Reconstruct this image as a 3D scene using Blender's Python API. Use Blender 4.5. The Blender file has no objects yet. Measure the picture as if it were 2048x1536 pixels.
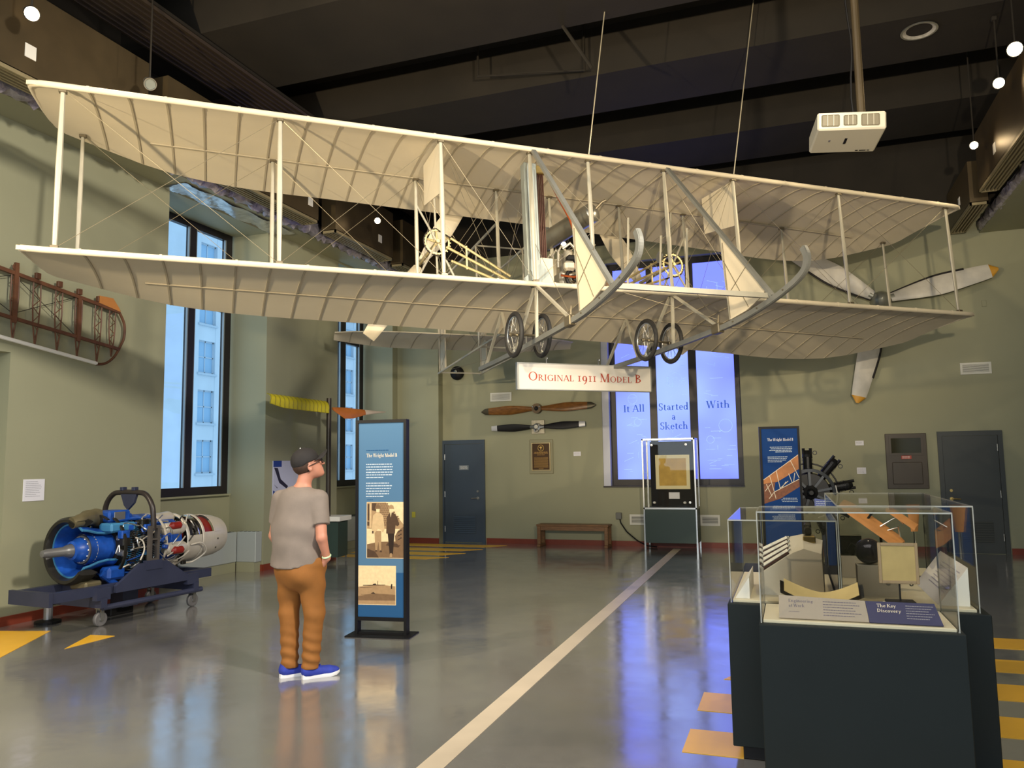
import bpy, bmesh, math, random
import numpy as np
from mathutils import Matrix, Vector

# ------------------------------------------------------------------ camera, world, exposure
SC = bpy.context.scene
COL = SC.collection
R_, U_, F_ = ((0.94205, 0.335154, -0.014626), (0.047178, -0.08919, 0.994897), (-0.332139, 0.937932, 0.099833))
cam_d = bpy.data.cameras.new('camera')
cam_d.sensor_width = 36.0
cam_d.lens = 1560.0 / 2048.0 * 36.0
cam_d.clip_end = 200
cam = bpy.data.objects.new('camera', cam_d)
COL.objects.link(cam)
m = Matrix(((R_[0], U_[0], -F_[0], 0), (R_[1], U_[1], -F_[1], 0), (R_[2], U_[2], -F_[2], 1.65), (0, 0, 0, 1)))
cam.matrix_world = m
SC.camera = cam
SC.view_settings.view_transform = 'Standard'
SC.view_settings.look = 'None'
SC.view_settings.exposure = 0.22
SC.view_settings.gamma = 1.0
SC.view_settings.use_curve_mapping = False

world = bpy.data.worlds.new('sky')
SC.world = world
world.use_nodes = True
bg = world.node_tree.nodes['Background']
bg.inputs[0].default_value = (0.55, 0.78, 1.0, 1)
bg.inputs[1].default_value = 1.25

WARM = (1.0, 0.82, 0.55)
def spot(pos, tgt, watts, angle=60, blend=0.6, size=0.08, col=WARM):
    d = bpy.data.lights.new('spot_light', 'SPOT')
    d.energy = watts; d.color = col; d.spot_size = math.radians(angle); d.spot_blend = blend
    d.shadow_soft_size = size
    o = bpy.data.objects.new('spot_light', d)
    COL.objects.link(o)
    o.location = pos
    o.rotation_euler = (Vector(tgt) - Vector(pos)).to_track_quat('-Z', 'Y').to_euler()
    return o
def area(pos, tgt, watts, sx, sy, col):
    d = bpy.data.lights.new('area_light', 'AREA')
    d.shape = 'RECTANGLE'; d.size = sx; d.size_y = sy; d.energy = watts; d.color = col
    o = bpy.data.objects.new('area_light', d)
    COL.objects.link(o)
    o.location = pos
    o.rotation_euler = (Vector(tgt) - Vector(pos)).to_track_quat('-Z', 'Y').to_euler()
    return o

# added fill lights, unseen: warm one overhead, cool one behind the viewer
area((-2.0, -0.6, 7.5), (-2.0, -0.4, 0.0), 480, 10.0, 5.5, (1.0, 0.95, 0.88))
area((-1.5, -3.9, 3.2), (-1.5, 8.0, 2.6), 400, 9.0, 4.0, (0.76, 0.88, 1.0))
# track spots on both sides of the hall
spot((-6.6, 5.11, 5.9), (-3.4, 8.0, 4.8), 330, 85)
spot((2.6, 9.81, 6.1), (-1.0, 9.0, 4.5), 330, 80)
spot((2.6, 10.55, 6.1), (-2.0, 15.0, 2.5), 110, 80)
spot((2.6, 12.0, 5.9), (1.5, 15.2, 3.0), 55, 90)
spot((-6.6, 11.73, 5.85), (-4.5, 15.2, 2.5), 170, 90)
spot((-6.6, 0.5, 6.0), (-3.6, 6.2, 0.3), 1150, 70, size=0.05)
spot((0.6, 6.6, 6.6), (0.3, 5.0, 0.9), 260, 50)
spot((2.6, 3.0, 6.0), (-6.8, 7.5, 1.6), 2500, 66, size=0.4, col=(1.0, 0.92, 0.80))
# unseen uplights, added near the viewer to wash the underside of the wings
spot((-5.2, 0.3, 3.25), (-4.0, 8.0, 5.5), 1750, 62, col=(1.0, 0.80, 0.50))
spot((1.6, 0.3, 3.25), (-0.8, 9.5, 5.6), 1700, 62, col=(1.0, 0.82, 0.56))


# ------------------------------------------------------------------ helpers
def S2L(c):
    return tuple((v / 12.92 if v <= 0.04045 else ((v + 0.055) / 1.055) ** 2.4) for v in c)
def rgb(r, g, b):
    return S2L((r / 255, g / 255, b / 255))
MATS = {}
def mat(name, col, rough=0.5, metal=0.0, var=0.0, scale=6.0, bump=0.0, bscale=60.0, spec=0.5, coat=0.0, stretch=None, emit=None, estr=0.0, trans=0.0, ior=1.45, alpha=1.0, sheen=0.0, col2=None, detail=4.0):
    if name in MATS:
        return MATS[name]
    mt = bpy.data.materials.new(name)
    mt.use_nodes = True
    nt = mt.node_tree
    b = nt.nodes['Principled BSDF']
    b.inputs['Base Color'].default_value = (*col, 1)
    b.inputs['Roughness'].default_value = rough
    b.inputs['Metallic'].default_value = metal
    b.inputs['Specular IOR Level'].default_value = spec
    b.inputs['Coat Weight'].default_value = coat
    b.inputs['Coat Roughness'].default_value = 0.08
    b.inputs['Transmission Weight'].default_value = trans
    b.inputs['IOR'].default_value = ior
    b.inputs['Alpha'].default_value = alpha
    b.inputs['Sheen Weight'].default_value = sheen
    if emit:
        b.inputs['Emission Color'].default_value = (*emit, 1)
        b.inputs['Emission Strength'].default_value = estr
    tc = nt.nodes.new('ShaderNodeTexCoord')
    src = tc.outputs['Object']
    if stretch:
        mp = nt.nodes.new('ShaderNodeMapping')
        mp.inputs['Scale'].default_value = stretch
        nt.links.new(src, mp.inputs['Vector'])
        src = mp.outputs['Vector']
    if var > 0 or col2:
        n = nt.nodes.new('ShaderNodeTexNoise')
        n.inputs['Scale'].default_value = scale
        n.inputs['Detail'].default_value = detail
        nt.links.new(src, n.inputs['Vector'])
        mx = nt.nodes.new('ShaderNodeMix')
        mx.data_type = 'RGBA'
        c2 = col2 if col2 else tuple(max(0, c * (1 - var)) for c in col)
        c1 = col if col2 else tuple(min(1, c * (1 + var)) for c in col)
        mx.inputs[6].default_value = (*c1, 1)
        mx.inputs[7].default_value = (*c2, 1)
        rp = nt.nodes.new('ShaderNodeMapRange')
        rp.inputs[1].default_value = 0.3; rp.inputs[2].default_value = 0.7
        nt.links.new(n.outputs['Fac'], rp.inputs[0])
        nt.links.new(rp.outputs[0], mx.inputs[0])
        nt.links.new(mx.outputs[2], b.inputs['Base Color'])
    if bump > 0:
        n2 = nt.nodes.new('ShaderNodeTexNoise')
        n2.inputs['Scale'].default_value = bscale
        n2.inputs['Detail'].default_value = 3
        nt.links.new(src, n2.inputs['Vector'])
        bp = nt.nodes.new('ShaderNodeBump')
        bp.inputs['Strength'].default_value = bump
        bp.inputs['Distance'].default_value = 0.01
        nt.links.new(n2.outputs['Fac'], bp.inputs['Height'])
        nt.links.new(bp.outputs['Normal'], b.inputs['Normal'])
    MATS[name] = mt
    return mt

class MB:
    def __init__(s):
        s.v = []; s.f = []
    def add(s, vs, fs):
        o = len(s.v)
        s.v.extend([tuple(float(t) for t in p) for p in vs])
        s.f.extend([tuple(i + o for i in f) for f in fs])
        return s
    def box(s, x0, x1, y0, y1, z0, z1):
        return s.add([(x0, y0, z0), (x1, y0, z0), (x1, y1, z0), (x0, y1, z0), (x0, y0, z1), (x1, y0, z1), (x1, y1, z1), (x0, y1, z1)],
                     [(3, 2, 1, 0), (4, 5, 6, 7), (0, 1, 5, 4), (1, 2, 6, 5), (2, 3, 7, 6), (3, 0, 4, 7)])
    def bbox(s, x0, x1, y0, y1, z0, z1, b=0.01):
        # chamfered box
        xs, ys, zs = (x0, x1), (y0, y1), (z0, z1)
        vs = []; idx = {}
        for i in (0, 1):
            for j in (0, 1):
                for k in (0, 1):
                    sx = b if i == 0 else -b; sy = b if j == 0 else -b; sz = b if k == 0 else -b
                    idx[i, j, k, 0] = len(vs); vs.append((xs[i], ys[j] + sy, zs[k] + sz))
                    idx[i, j, k, 1] = len(vs); vs.append((xs[i] + sx, ys[j], zs[k] + sz))
                    idx[i, j, k, 2] = len(vs); vs.append((xs[i] + sx, ys[j] + sy, zs[k]))
        I = idx; fs = []
        q = ((0, 0), (1, 0), (1, 1), (0, 1))
        for e in (0, 1):
            a = [I[e, y, z, 0] for y, z in q]; fs.append(tuple(a if e else a[::-1]))
            a = [I[x, e, z, 1] for x, z in q]; fs.append(tuple(a[::-1] if e else a))
            a = [I[x, y, e, 2] for x, y in q]; fs.append(tuple(a if e else a[::-1]))
        for i in (0, 1):
            for j in (0, 1):
                fs.append((I[i, j, 0, 0], I[i, j, 1, 0], I[i, j, 1, 1], I[i, j, 0, 1]))
                fs.append((I[i, 0, j, 0], I[i, 1, j, 0], I[i, 1, j, 2], I[i, 0, j, 2]))
                fs.append((I[0, i, j, 1], I[1, i, j, 1], I[1, i, j, 2], I[0, i, j, 2]))
        for i in (0, 1):
            for j in (0, 1):
                for k in (0, 1):
                    fs.append((I[i, j, k, 0], I[i, j, k, 1], I[i, j, k, 2]))
        return s.add(vs, fs)
    def bar(s, p0, p1, w, h, up=(0, 0, 1)):
        # rectangular bar between two points
        p0 = np.array(p0, float); p1 = np.array(p1, float)
        d = p1 - p0; d /= np.linalg.norm(d)
        u = np.array(up, float); r = np.cross(d, u)
        if np.linalg.norm(r) < 1e-4: r = np.cross(d, np.array([1.0, 0, 0]))
        r /= np.linalg.norm(r); u = np.cross(r, d)
        vs = []
        for q in (p0, p1):
            for a, b in ((-1, -1), (1, -1), (1, 1), (-1, 1)):
                vs.append(q + r * a * w / 2 + u * b * h / 2)
        return s.add(vs, [(3, 2, 1, 0), (4, 5, 6, 7), (0, 1, 5, 4), (1, 2, 6, 5), (2, 3, 7, 6), (3, 0, 4, 7)])
    def tube(s, pts, r, n=8, cap=True, flat=1.0):
        pts = [np.array(p, float) for p in pts]
        rs = r if isinstance(r, (list, tuple)) else [r] * len(pts)
        t0 = pts[1] - pts[0]; t0 = t0 / np.linalg.norm(t0)
        ref = np.array([0, 0, 1.0]) if abs(t0[2]) < 0.9 else np.array([0, 1.0, 0])
        a = np.cross(t0, ref); a /= np.linalg.norm(a); b = np.cross(a, t0)
        rings = []
        for i, p in enumerate(pts):
            if i == 0: t = pts[1] - p
            elif i == len(pts) - 1: t = p - pts[i - 1]
            else:
                t = (pts[i + 1] - p) / np.linalg.norm(pts[i + 1] - p) + (p - pts[i - 1]) / np.linalg.norm(p - pts[i - 1])
            t = t / np.linalg.norm(t)
            a = a - t * (a @ t); a /= np.linalg.norm(a); b = np.cross(t, a)
            rings.append([p + (a * math.cos(2 * math.pi * k / n) * flat + b * math.sin(2 * math.pi * k / n)) * rs[i] for k in range(n)])
        vs = [q for rg in rings for q in rg]; fs = []
        for i in range(len(pts) - 1):
            for k in range(n):
                k2 = (k + 1) % n
                fs.append((i * n + k, i * n + k2, (i + 1) * n + k2, (i + 1) * n + k))
        if cap:
            fs.append(tuple(range(n))[::-1]); fs.append(tuple((len(pts) - 1) * n + k for k in range(n)))
        return s.add(vs, fs)
    def lathe(s, prof, n=24, c=(0, 0, 0), axis='Z', a0=0, a1=360, closed=False):
        # prof: list of (r, h); axis direction of h
        full = abs(a1 - a0) >= 359.9
        m_ = n if full else n + 1
        vs = []
        for (r, h) in prof:
            for k in range(m_):
                t = math.radians(a0 + (a1 - a0) * k / n)
                x, y = r * math.cos(t), r * math.sin(t)
                if axis == 'Z': p = (x, y, h)
                elif axis == 'Y': p = (x, h, y)
                else: p = (h, x, y)
                vs.append((p[0] + c[0], p[1] + c[1], p[2] + c[2]))
        fs = []
        L = len(prof)
        rg = range(L) if closed else range(L - 1)
        for i in rg:
            i2 = (i + 1) % L
            for k in range(n if full else n):
                k2 = (k + 1) % m_
                if not full and k + 1 >= m_: continue
                fs.append((i * m_ + k, i * m_ + k2, i2 * m_ + k2, i2 * m_ + k))
        if closed and not full:
            fs.append(tuple(i * m_ for i in range(L))); fs.append(tuple(i * m_ + m_ - 1 for i in range(L))[::-1])
        return s.add(vs, fs)
    def torus(s, c, R, r, axis='Z', n=28, k=8, a0=0, a1=360):
        prof = [(R + r * math.cos(2 * math.pi * i / k), r * math.sin(2 * math.pi * i / k)) for i in range(k)]
        return s.lathe(prof, n, c, axis, a0, a1, True)
    def ball(s, c, r, n=12, sc=(1, 1, 1)):
        prof = [(math.sin(math.pi * i / (n // 2 + 1)), -math.cos(math.pi * i / (n // 2 + 1))) for i in range(n // 2 + 2)]
        o = len(s.v)
        s.lathe([(max(p[0], 1e-4) * r, p[1] * r) for p in prof], n)
        for i in range(o, len(s.v)):
            v = s.v[i]; s.v[i] = (v[0] * sc[0] + c[0], v[1] * sc[1] + c[1], v[2] * sc[2] + c[2])
        return s
    def prism(s, poly, o, ex, ey, ez, t):
        # poly in (a,b) -> o + a*ex + b*ey, extruded t along ez
        o = np.array(o, float); ex = np.array(ex, float); ey = np.array(ey, float); ez = np.array(ez, float)
        n = len(poly)
        vs = [o + ex * a + ey * b for a, b in poly] + [o + ex * a + ey * b + ez * t for a, b in poly]
        fs = [tuple(range(n))[::-1], tuple(range(n, 2 * n))] + [(i, (i + 1) % n, n + (i + 1) % n, n + i) for i in range(n)]
        return s.add(vs, fs)
    def grid(s, fn, nu, nv, wrap=False):
        vs = [fn(i, j) for i in range(nu) for j in range(nv)]
        fs = []
        for i in range(nu - 1):
            for j in range(nv if wrap else nv - 1):
                j2 = (j + 1) % nv
                fs.append((i * nv + j, i * nv + j2, (i + 1) * nv + j2, (i + 1) * nv + j))
        return s.add(vs, fs)
    def build(s, name, mt, parent=None, smooth=False, fix=True, **kw):
        me = bpy.data.meshes.new(name)
        me.from_pydata(s.v, [], s.f)
        if fix:
            bm = bmesh.new(); bm.from_mesh(me)
            bmesh.ops.recalc_face_normals(bm, faces=bm.faces)
            bm.to_mesh(me); bm.free()
        if smooth:
            me.polygons.foreach_set('use_smooth', [True] * len(me.polygons))
            try: me.set_sharp_from_angle(angle=math.radians(smooth if smooth is not True else 40))
            except Exception: pass
        me.update()
        return link(name, me, mt, parent, **kw)

def link(name, me, mt, parent=None, label=None, cat=None, group=None, kind=None):
    o = bpy.data.objects.new(name, me)
    COL.objects.link(o)
    if mt is not None and me is not None:
        if not me.materials: me.materials.append(mt)
    if parent: o.parent = parent
    tag(o, label, cat, group, kind)
    return o
def tag(o, label=None, cat=None, group=None, kind=None):
    if label: o['label'] = label
    if cat: o['category'] = cat
    if group: o['group'] = group
    if kind: o['kind'] = kind
    return o
def thing(name, label, cat, loc=(0, 0, 0), rz=0.0, group=None):
    o = bpy.data.objects.new(name, None)
    COL.objects.link(o)
    o.empty_display_size = 0.1
    o.location = loc; o.rotation_euler = (0, 0, rz)
    return tag(o, label, cat, group)
def struct(name, mb, mt, parent=None, smooth=False):
    return mb.build(name, mt, parent, smooth, kind=None if parent else 'structure')
def copy_tree(o, parent=None):
    c = o.copy(); COL.objects.link(c)
    if parent: c.parent = parent
    for ch in list(o.children):
        copy_tree(ch, c)
    return c

# ------------------------------------------------------------------ serif lettering drawn from strokes
def _glyphs():
    T, t = 0.15, 0.06
    G = {}
    def V(x, y0, y1, w=T): return [[(x - w / 2, y0), (x + w / 2, y0), (x + w / 2, y1), (x - w / 2, y1)]]
    def Hh(x0, x1, y, w=t): return [[(x0, y - w / 2), (x1, y - w / 2), (x1, y + w / 2), (x0, y + w / 2)]]
    def D(x0, y0, x1, y1, w=T): return [[(x0 - w / 2, y0), (x0 + w / 2, y0), (x1 + w / 2, y1), (x1 - w / 2, y1)]]
    def S(x, y, h=0.15): return [[(x - h, y - 0.025 + 0.025), (x + h, y), (x + h, y + 0.05), (x - h, y + 0.05)]]
    def St(x, y, h=0.15): return [[(x - h, y - 0.05), (x + h, y - 0.05), (x + h, y), (x - h, y)]]
    def A(cx, cy, rx, ry, a0, a1, wt=T, wn=t, n=14):
        out = []
        for i in range(n):
            q = []
            for a in (a0 + (a1 - a0) * i / n, a0 + (a1 - a0) * (i + 1) / n):
                r = math.radians(a); w = wn + (wt - wn) * abs(math.cos(r)) ** 1.3
                q.append(((cx + (rx + 0) * math.cos(r), cy + ry * math.sin(r)), (cx + (rx - w) * math.cos(r), cy + (ry - min(w, wn * 1.2 + w * 0.2)) * math.sin(r))))
            out.append([q[0][0], q[1][0], q[1][1], q[0][1]])
        return out
    def stem(x, h=1.0): return V(x, 0, h) + S(x, 0) + St(x, h)
    x_ = 0.62
    G['A'] = (0.82, D(0.08, 0, 0.40, 1, t * 1.2) + D(0.74, 0, 0.42, 1, T) + Hh(0.18, 0.60, 0.33) + S(0.08, 0, 0.12) + S(0.74, 0, 0.14))
    G['B'] = (0.74, stem(0.17) + A(0.17, 0.755, 0.40, 0.245, -90, 90) + A(0.17, 0.27, 0.48, 0.27, -90, 90))
    G['D'] = (0.86, stem(0.17) + A(0.17, 0.5, 0.61, 0.5, -90, 90))
    G['E'] = (0.70, stem(0.17) + Hh(0.1, 0.6, 0.03) + Hh(0.1, 0.58, 0.97) + Hh(0.17, 0.5, 0.52) + V(0.58, 0, 0.22, t) + V(0.56, 0.8, 1, t))
    G['G'] = (0.88, A(0.46, 0.5, 0.42, 0.5, 48, 318) + V(0.76, 0.06, 0.42) + St(0.76, 0.44, 0.14) + V(0.76, 0.72, 0.98, t))
    G['I'] = (0.38, stem(0.19))
    G['K'] = (0.84, stem(0.17) + D(0.22, 0.42, 0.66, 1, t * 1.2) + D(0.76, 0, 0.34, 0.58, T) + St(0.66, 1, 0.12) + S(0.76, 0, 0.12))
    G['L'] = (0.66, stem(0.17) + Hh(0.1, 0.6, 0.03) + V(0.59, 0, 0.26, t))
    G['M'] = (1.04, V(0.14, 0, 1, t) + D(0.52, 0, 0.17, 1, T) + D(0.52, 0, 0.84, 1, t) + V(0.87, 0, 1, T) + S(0.14, 0, 0.12) + S(0.87, 0, 0.14) + St(0.12, 1, 0.1) + St(0.9, 1, 0.1))
    G['N'] = (0.90, V(0.15, 0, 1, t) + D(0.74, 0, 0.17, 1, T) + V(0.76, 0, 1, t) + S(0.15, 0, 0.12) + St(0.12, 1, 0.1) + St(0.76, 1, 0.12))
    G['O'] = (0.92, A(0.46, 0.5, 0.43, 0.51, 0, 360, n=28))
    G['R'] = (0.80, stem(0.17) + A(0.17, 0.74, 0.43, 0.26, -90, 90) + D(0.72, 0, 0.36, 0.5, T) + S(0.74, 0, 0.1))
    G['S'] = (0.62, A(0.31, 0.745, 0.25, 0.265, 35, 265) + A(0.31, 0.26, 0.27, 0.27, -150, 88) + V(0.53, 0.72, 0.97, t) + V(0.08, 0.03, 0.28, t) + D(0.44, 0.42, 0.2, 0.58, 0.12))
    G['T'] = (0.76, V(0.38, 0, 1) + S(0.38, 0) + Hh(0.05, 0.71, 0.97) + V(0.07, 0.76, 1, t) + V(0.69, 0.76, 1, t))
    G['W'] = (1.16, D(0.34, 0, 0.12, 1, T) + D(0.34, 0, 0.56, 1, t) + D(0.78, 0, 0.56, 1, T) + D(0.78, 0, 1.02, 1, t) + St(0.12, 1, 0.13) + St(0.56, 1, 0.13) + St(1.02, 1, 0.11))
    G['a'] = (0.58, A(0.26, 0.43, 0.2, 0.2, 20, 160, 0.12) + V(0.41, 0.05, 0.46) + A(0.25, 0.18, 0.2, 0.18, 40, 330) + S(0.47, 0, 0.07))
    G['c'] = (0.54, A(0.3, 0.31, 0.26, 0.32, 40, 325))
    G['d'] = (0.66, A(0.28, 0.31, 0.25, 0.32, 20, 340) + V(0.5, 0, 1.02) + S(0.55, 0, 0.08) + St(0.44, 1.03, 0.1))
    G['e'] = (0.56, A(0.29, 0.31, 0.25, 0.32, 0, 318) + Hh(0.08, 0.53, 0.34, 0.05))
    G['g'] = (0.60, A(0.27, 0.38, 0.21, 0.24, 0, 360) + A(0.28, -0.1, 0.25, 0.17, 0, 360, 0.1) + V(0.14, 0.04, 0.2, t) + Hh(0.42, 0.58, 0.58, 0.07))
    G['h'] = (0.70, V(0.15, 0, 1.03) + S(0.15, 0, 0.13) + St(0.1, 1.03, 0.1) + A(0.34, 0.36, 0.24, 0.27, 0, 150) + V(0.51, 0, 0.38) + S(0.51, 0, 0.13))
    G['i'] = (0.34, V(0.17, 0, x_) + S(0.17, 0, 0.13) + St(0.13, x_, 0.1) + A(0.17, 0.86, 0.09, 0.09, 0, 360, 0.09, 0.09))
    G['k'] = (0.68, V(0.15, 0, 1.03) + S(0.15, 0, 0.13) + St(0.1, 1.03, 0.1) + D(0.2, 0.27, 0.5, x_, t) + D(0.58, 0, 0.3, 0.38, 0.13) + S(0.6, 0, 0.1) + St(0.5, x_, 0.11))
    G['l'] = (0.34, V(0.17, 0, 1.03) + S(0.17, 0, 0.13) + St(0.12, 1.03, 0.1))
    G['n'] = (0.70, V(0.15, 0, x_) + S(0.15, 0, 0.13) + St(0.1, x_, 0.1) + A(0.34, 0.36, 0.24, 0.27, 0, 150) + V(0.51, 0, 0.38) + S(0.51, 0, 0.13))
    G['o'] = (0.60, A(0.3, 0.31, 0.27, 0.32, 0, 360, n=20))
    G['r'] = (0.50, V(0.15, 0, x_) + S(0.15, 0, 0.13) + St(0.1, x_, 0.1) + A(0.33, 0.42, 0.18, 0.21, 50, 150, 0.1))
    G['s'] = (0.46, A(0.23, 0.46, 0.17, 0.17, 35, 265, 0.12) + A(0.22, 0.16, 0.18, 0.17, -150, 88, 0.12))
    G['t'] = (0.42, V(0.18, 0.06, 0.78) + Hh(0.04, 0.38, 0.6) + A(0.3, 0.13, 0.2, 0.14, 180, 300, 0.13))
    G['v'] = (0.62, D(0.32, 0, 0.12, x_, 0.13) + D(0.32, 0, 0.52, x_, t) + St(0.12, x_, 0.11) + St(0.52, x_, 0.1))
    G['y'] = (0.62, D(0.32, 0, 0.12, x_, 0.13) + D(0.16, -0.3, 0.52, x_, t) + St(0.12, x_, 0.11) + St(0.52, x_, 0.1) + A(0.14, -0.25, 0.06, 0.06, 0, 360, 0.06, 0.06))
    G['1'] = (0.42, V(0.21, 0, 0.66, 0.11) + S(0.21, 0, 0.15) + St(0.21, 0.66, 0.15))
    G['9'] = (0.62, A(0.3, 0.36, 0.25, 0.31, 0, 360) + A(0.18, 0.3, 0.37, 0.62, -88, 8, 0.14))
    return G
GLY = _glyphs()
def lettering(mb, text, o, ex, ez, size, small=0.78, center=False, width=None, words=None):
    """flat serif letters on the plane o + x*ex + z*ez; lower case marks written as ^x are small capitals"""
    seq = []; x = 0.0; i = 0; wi = 0
    while i < len(text):
        ch = text[i]; sc = 1.0
        if ch == '^': i += 1; ch = text[i]; sc = small
        if ch == ' ': x += 0.30; wi += 1
        else:
            w, polys = GLY[ch]
            seq.append((x, sc, polys, wi)); x += w * sc + 0.035
        i += 1
    k = size if width is None else width / x
    off = -x * k / 2 if center else 0
    o = np.array(o, float); ex = np.array(ex, float); ez = np.array(ez, float)
    kz = size
    for gx, sc, polys, wi in seq:
        for q in polys:
            (words[wi] if words else mb).add([o + ex * (off + (gx + a * sc) * k) + ez * (b * sc * kz) for a, b in q], [(0, 1, 2, 3)])
    return x * k
def textrow(mb, rnd, o, ex, ez, x0, x1, z, h):
    """one line of print too small to read"""
    o = np.array(o, float); ex = np.array(ex, float); ez = np.array(ez, float)
    x = x0
    while x < x1 - h:
        w = min(h * rnd.uniform(1.2, 4.2), x1 - x)
        mb.add([o + ex * a + ez * b for a, b in ((x, z), (x + w, z), (x + w, z + h), (x, z + h))], [(0, 1, 2, 3)])
        x += w + h * 0.55
def quad(mb, o, ex, ez, pts):
    o = np.array(o, float); ex = np.array(ex, float); ez = np.array(ez, float)
    n = len(pts)
    mb.add([o + ex * a + ez * b for a, b in pts], [tuple(range(n))])
    return mb

# ------------------------------------------------------------------ materials of the room
M_wall = mat('olive_wall_paint', rgb(150, 149, 122), 0.62, var=0.03, scale=1.2, bump=0.04, bscale=90)
M_dark = mat('dark_ceiling_paint', rgb(36, 31, 24), 0.8, var=0.15, scale=2.0, bump=0.1, bscale=30)
M_duct = mat('dark_bronze_duct', rgb(78, 66, 46), 0.45, 0.3, var=0.15, scale=3.0)
M_base = mat('rust_red_baseboard', rgb(122, 52, 34), 0.45, var=0.08)
M_frame = mat('dark_bronze_window_frame', rgb(38, 34, 36), 0.4, 0.2)
M_line = mat('cream_floor_paint', rgb(205, 190, 168), 0.32, var=0.06, scale=3)
M_yel = mat('yellow_floor_paint', rgb(232, 178, 52), 0.3, var=0.08, scale=2.5)
M_white = mat('white_paint', rgb(225, 222, 214), 0.5)
M_black = mat('black_metal', rgb(20, 19, 20), 0.5, spec=0.25)
M_steel = mat('brushed_steel', rgb(170, 170, 168), 0.3, 0.9)
M_chrome = mat('chrome', rgb(215, 215, 215), 0.12, 1.0)
M_foil = mat('crinkled_foil', rgb(205, 208, 205), 0.32, 0.75, var=0.15, scale=8, bump=0.9, bscale=14)

def floor_material():
    mt = bpy.data.materials.new('grey_epoxy_floor'); mt.use_nodes = True
    nt = mt.node_tree; b = nt.nodes['Principled BSDF']
    tc = nt.nodes.new('ShaderNodeTexCoord')
    n = nt.nodes.new('ShaderNodeTexNoise'); n.inputs['Scale'].default_value = 0.9; n.inputs['Detail'].default_value = 5
    n2 = nt.nodes.new('ShaderNodeTexNoise'); n2.inputs['Scale'].default_value = 3.5; n2.inputs['Detail'].default_value = 6
    nt.links.new(tc.outputs['Object'], n.inputs['Vector']); nt.links.new(tc.outputs['Object'], n2.inputs['Vector'])
    cr = nt.nodes.new('ShaderNodeValToRGB')
    cr.color_ramp.elements[0].position = 0.3; cr.color_ramp.elements[0].color = (*rgb(110, 108, 106), 1)
    cr.color_ramp.elements[1].position = 0.7; cr.color_ramp.elements[1].color = (*rgb(127, 125, 123), 1)
    nt.links.new(n.outputs['Fac'], cr.inputs[0]); nt.links.new(cr.outputs[0], b.inputs['Base Color'])
    mr = nt.nodes.new('ShaderNodeMapRange'); mr.inputs[1].default_value = 0.3; mr.inputs[2].default_value = 0.7
    mr.inputs[3].default_value = 0.10; mr.inputs[4].default_value = 0.20
    nt.links.new(n2.outputs['Fac'], mr.inputs[0]); nt.links.new(mr.outputs[0], b.inputs['Roughness'])
    bp = nt.nodes.new('ShaderNodeBump'); bp.inputs['Strength'].default_value = 0.06; bp.inputs['Distance'].default_value = 0.02
    n3 = nt.nodes.new('ShaderNodeTexNoise'); n3.inputs['Scale'].default_value = 5; n3.inputs['Detail'].default_value = 2
    nt.links.new(tc.outputs['Object'], n3.inputs['Vector']); nt.links.new(n3.outputs['Fac'], bp.inputs['Height']); nt.links.new(bp.outputs['Normal'], b.inputs['Normal'])
    b.inputs['Specular IOR Level'].default_value = 0.5
    b.inputs['Coat Weight'].default_value = 1.0; b.inputs['Coat IOR'].default_value = 2.1
    nt.links.new(mr.outputs[0], b.inputs['Coat Roughness']); nt.links.new(bp.outputs['Normal'], b.inputs['Coat Normal'])
    return mt
M_floor = floor_material()

def pane_material(name, tint, fres=0.03, gloss=0.02):
    mt = bpy.data.materials.new(name); mt.use_nodes = True
    nt = mt.node_tree; nt.nodes.clear()
    out = nt.nodes.new('ShaderNodeOutputMaterial')
    tr = nt.nodes.new('ShaderNodeBsdfTransparent'); tr.inputs[0].default_value = (*tint, 1)
    gl = nt.nodes.new('ShaderNodeBsdfGlossy'); gl.inputs['Roughness'].default_value = gloss
    lw = nt.nodes.new('ShaderNodeLayerWeight'); lw.inputs[0].default_value = 0.5
    pw = nt.nodes.new('ShaderNodeMath'); pw.operation = 'POWER'; pw.inputs[1].default_value = 4.0
    nt.links.new(lw.outputs['Facing'], pw.inputs[0])
    fr = nt.nodes.new('ShaderNodeMapRange'); fr.inputs[3].default_value = fres; fr.inputs[4].default_value = 0.7
    nt.links.new(pw.outputs[0], fr.inputs[0])
    mx = nt.nodes.new('ShaderNodeMixShader')
    nt.links.new(fr.outputs[0], mx.inputs[0]); nt.links.new(tr.outputs[0], mx.inputs[1]); nt.links.new(gl.outputs[0], mx.inputs[2])
    nt.links.new(mx.outputs[0], out.inputs[0])
    return mt
M_pane = pane_material('window_glass', (0.93, 0.97, 1.0))
M_acryl = pane_material('clear_acrylic', (0.985, 0.985, 0.97), 0.018)

UL, VF, UR, VB, ZC = -7.94, 15.22, 3.95, -4.0, 7.7
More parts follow.
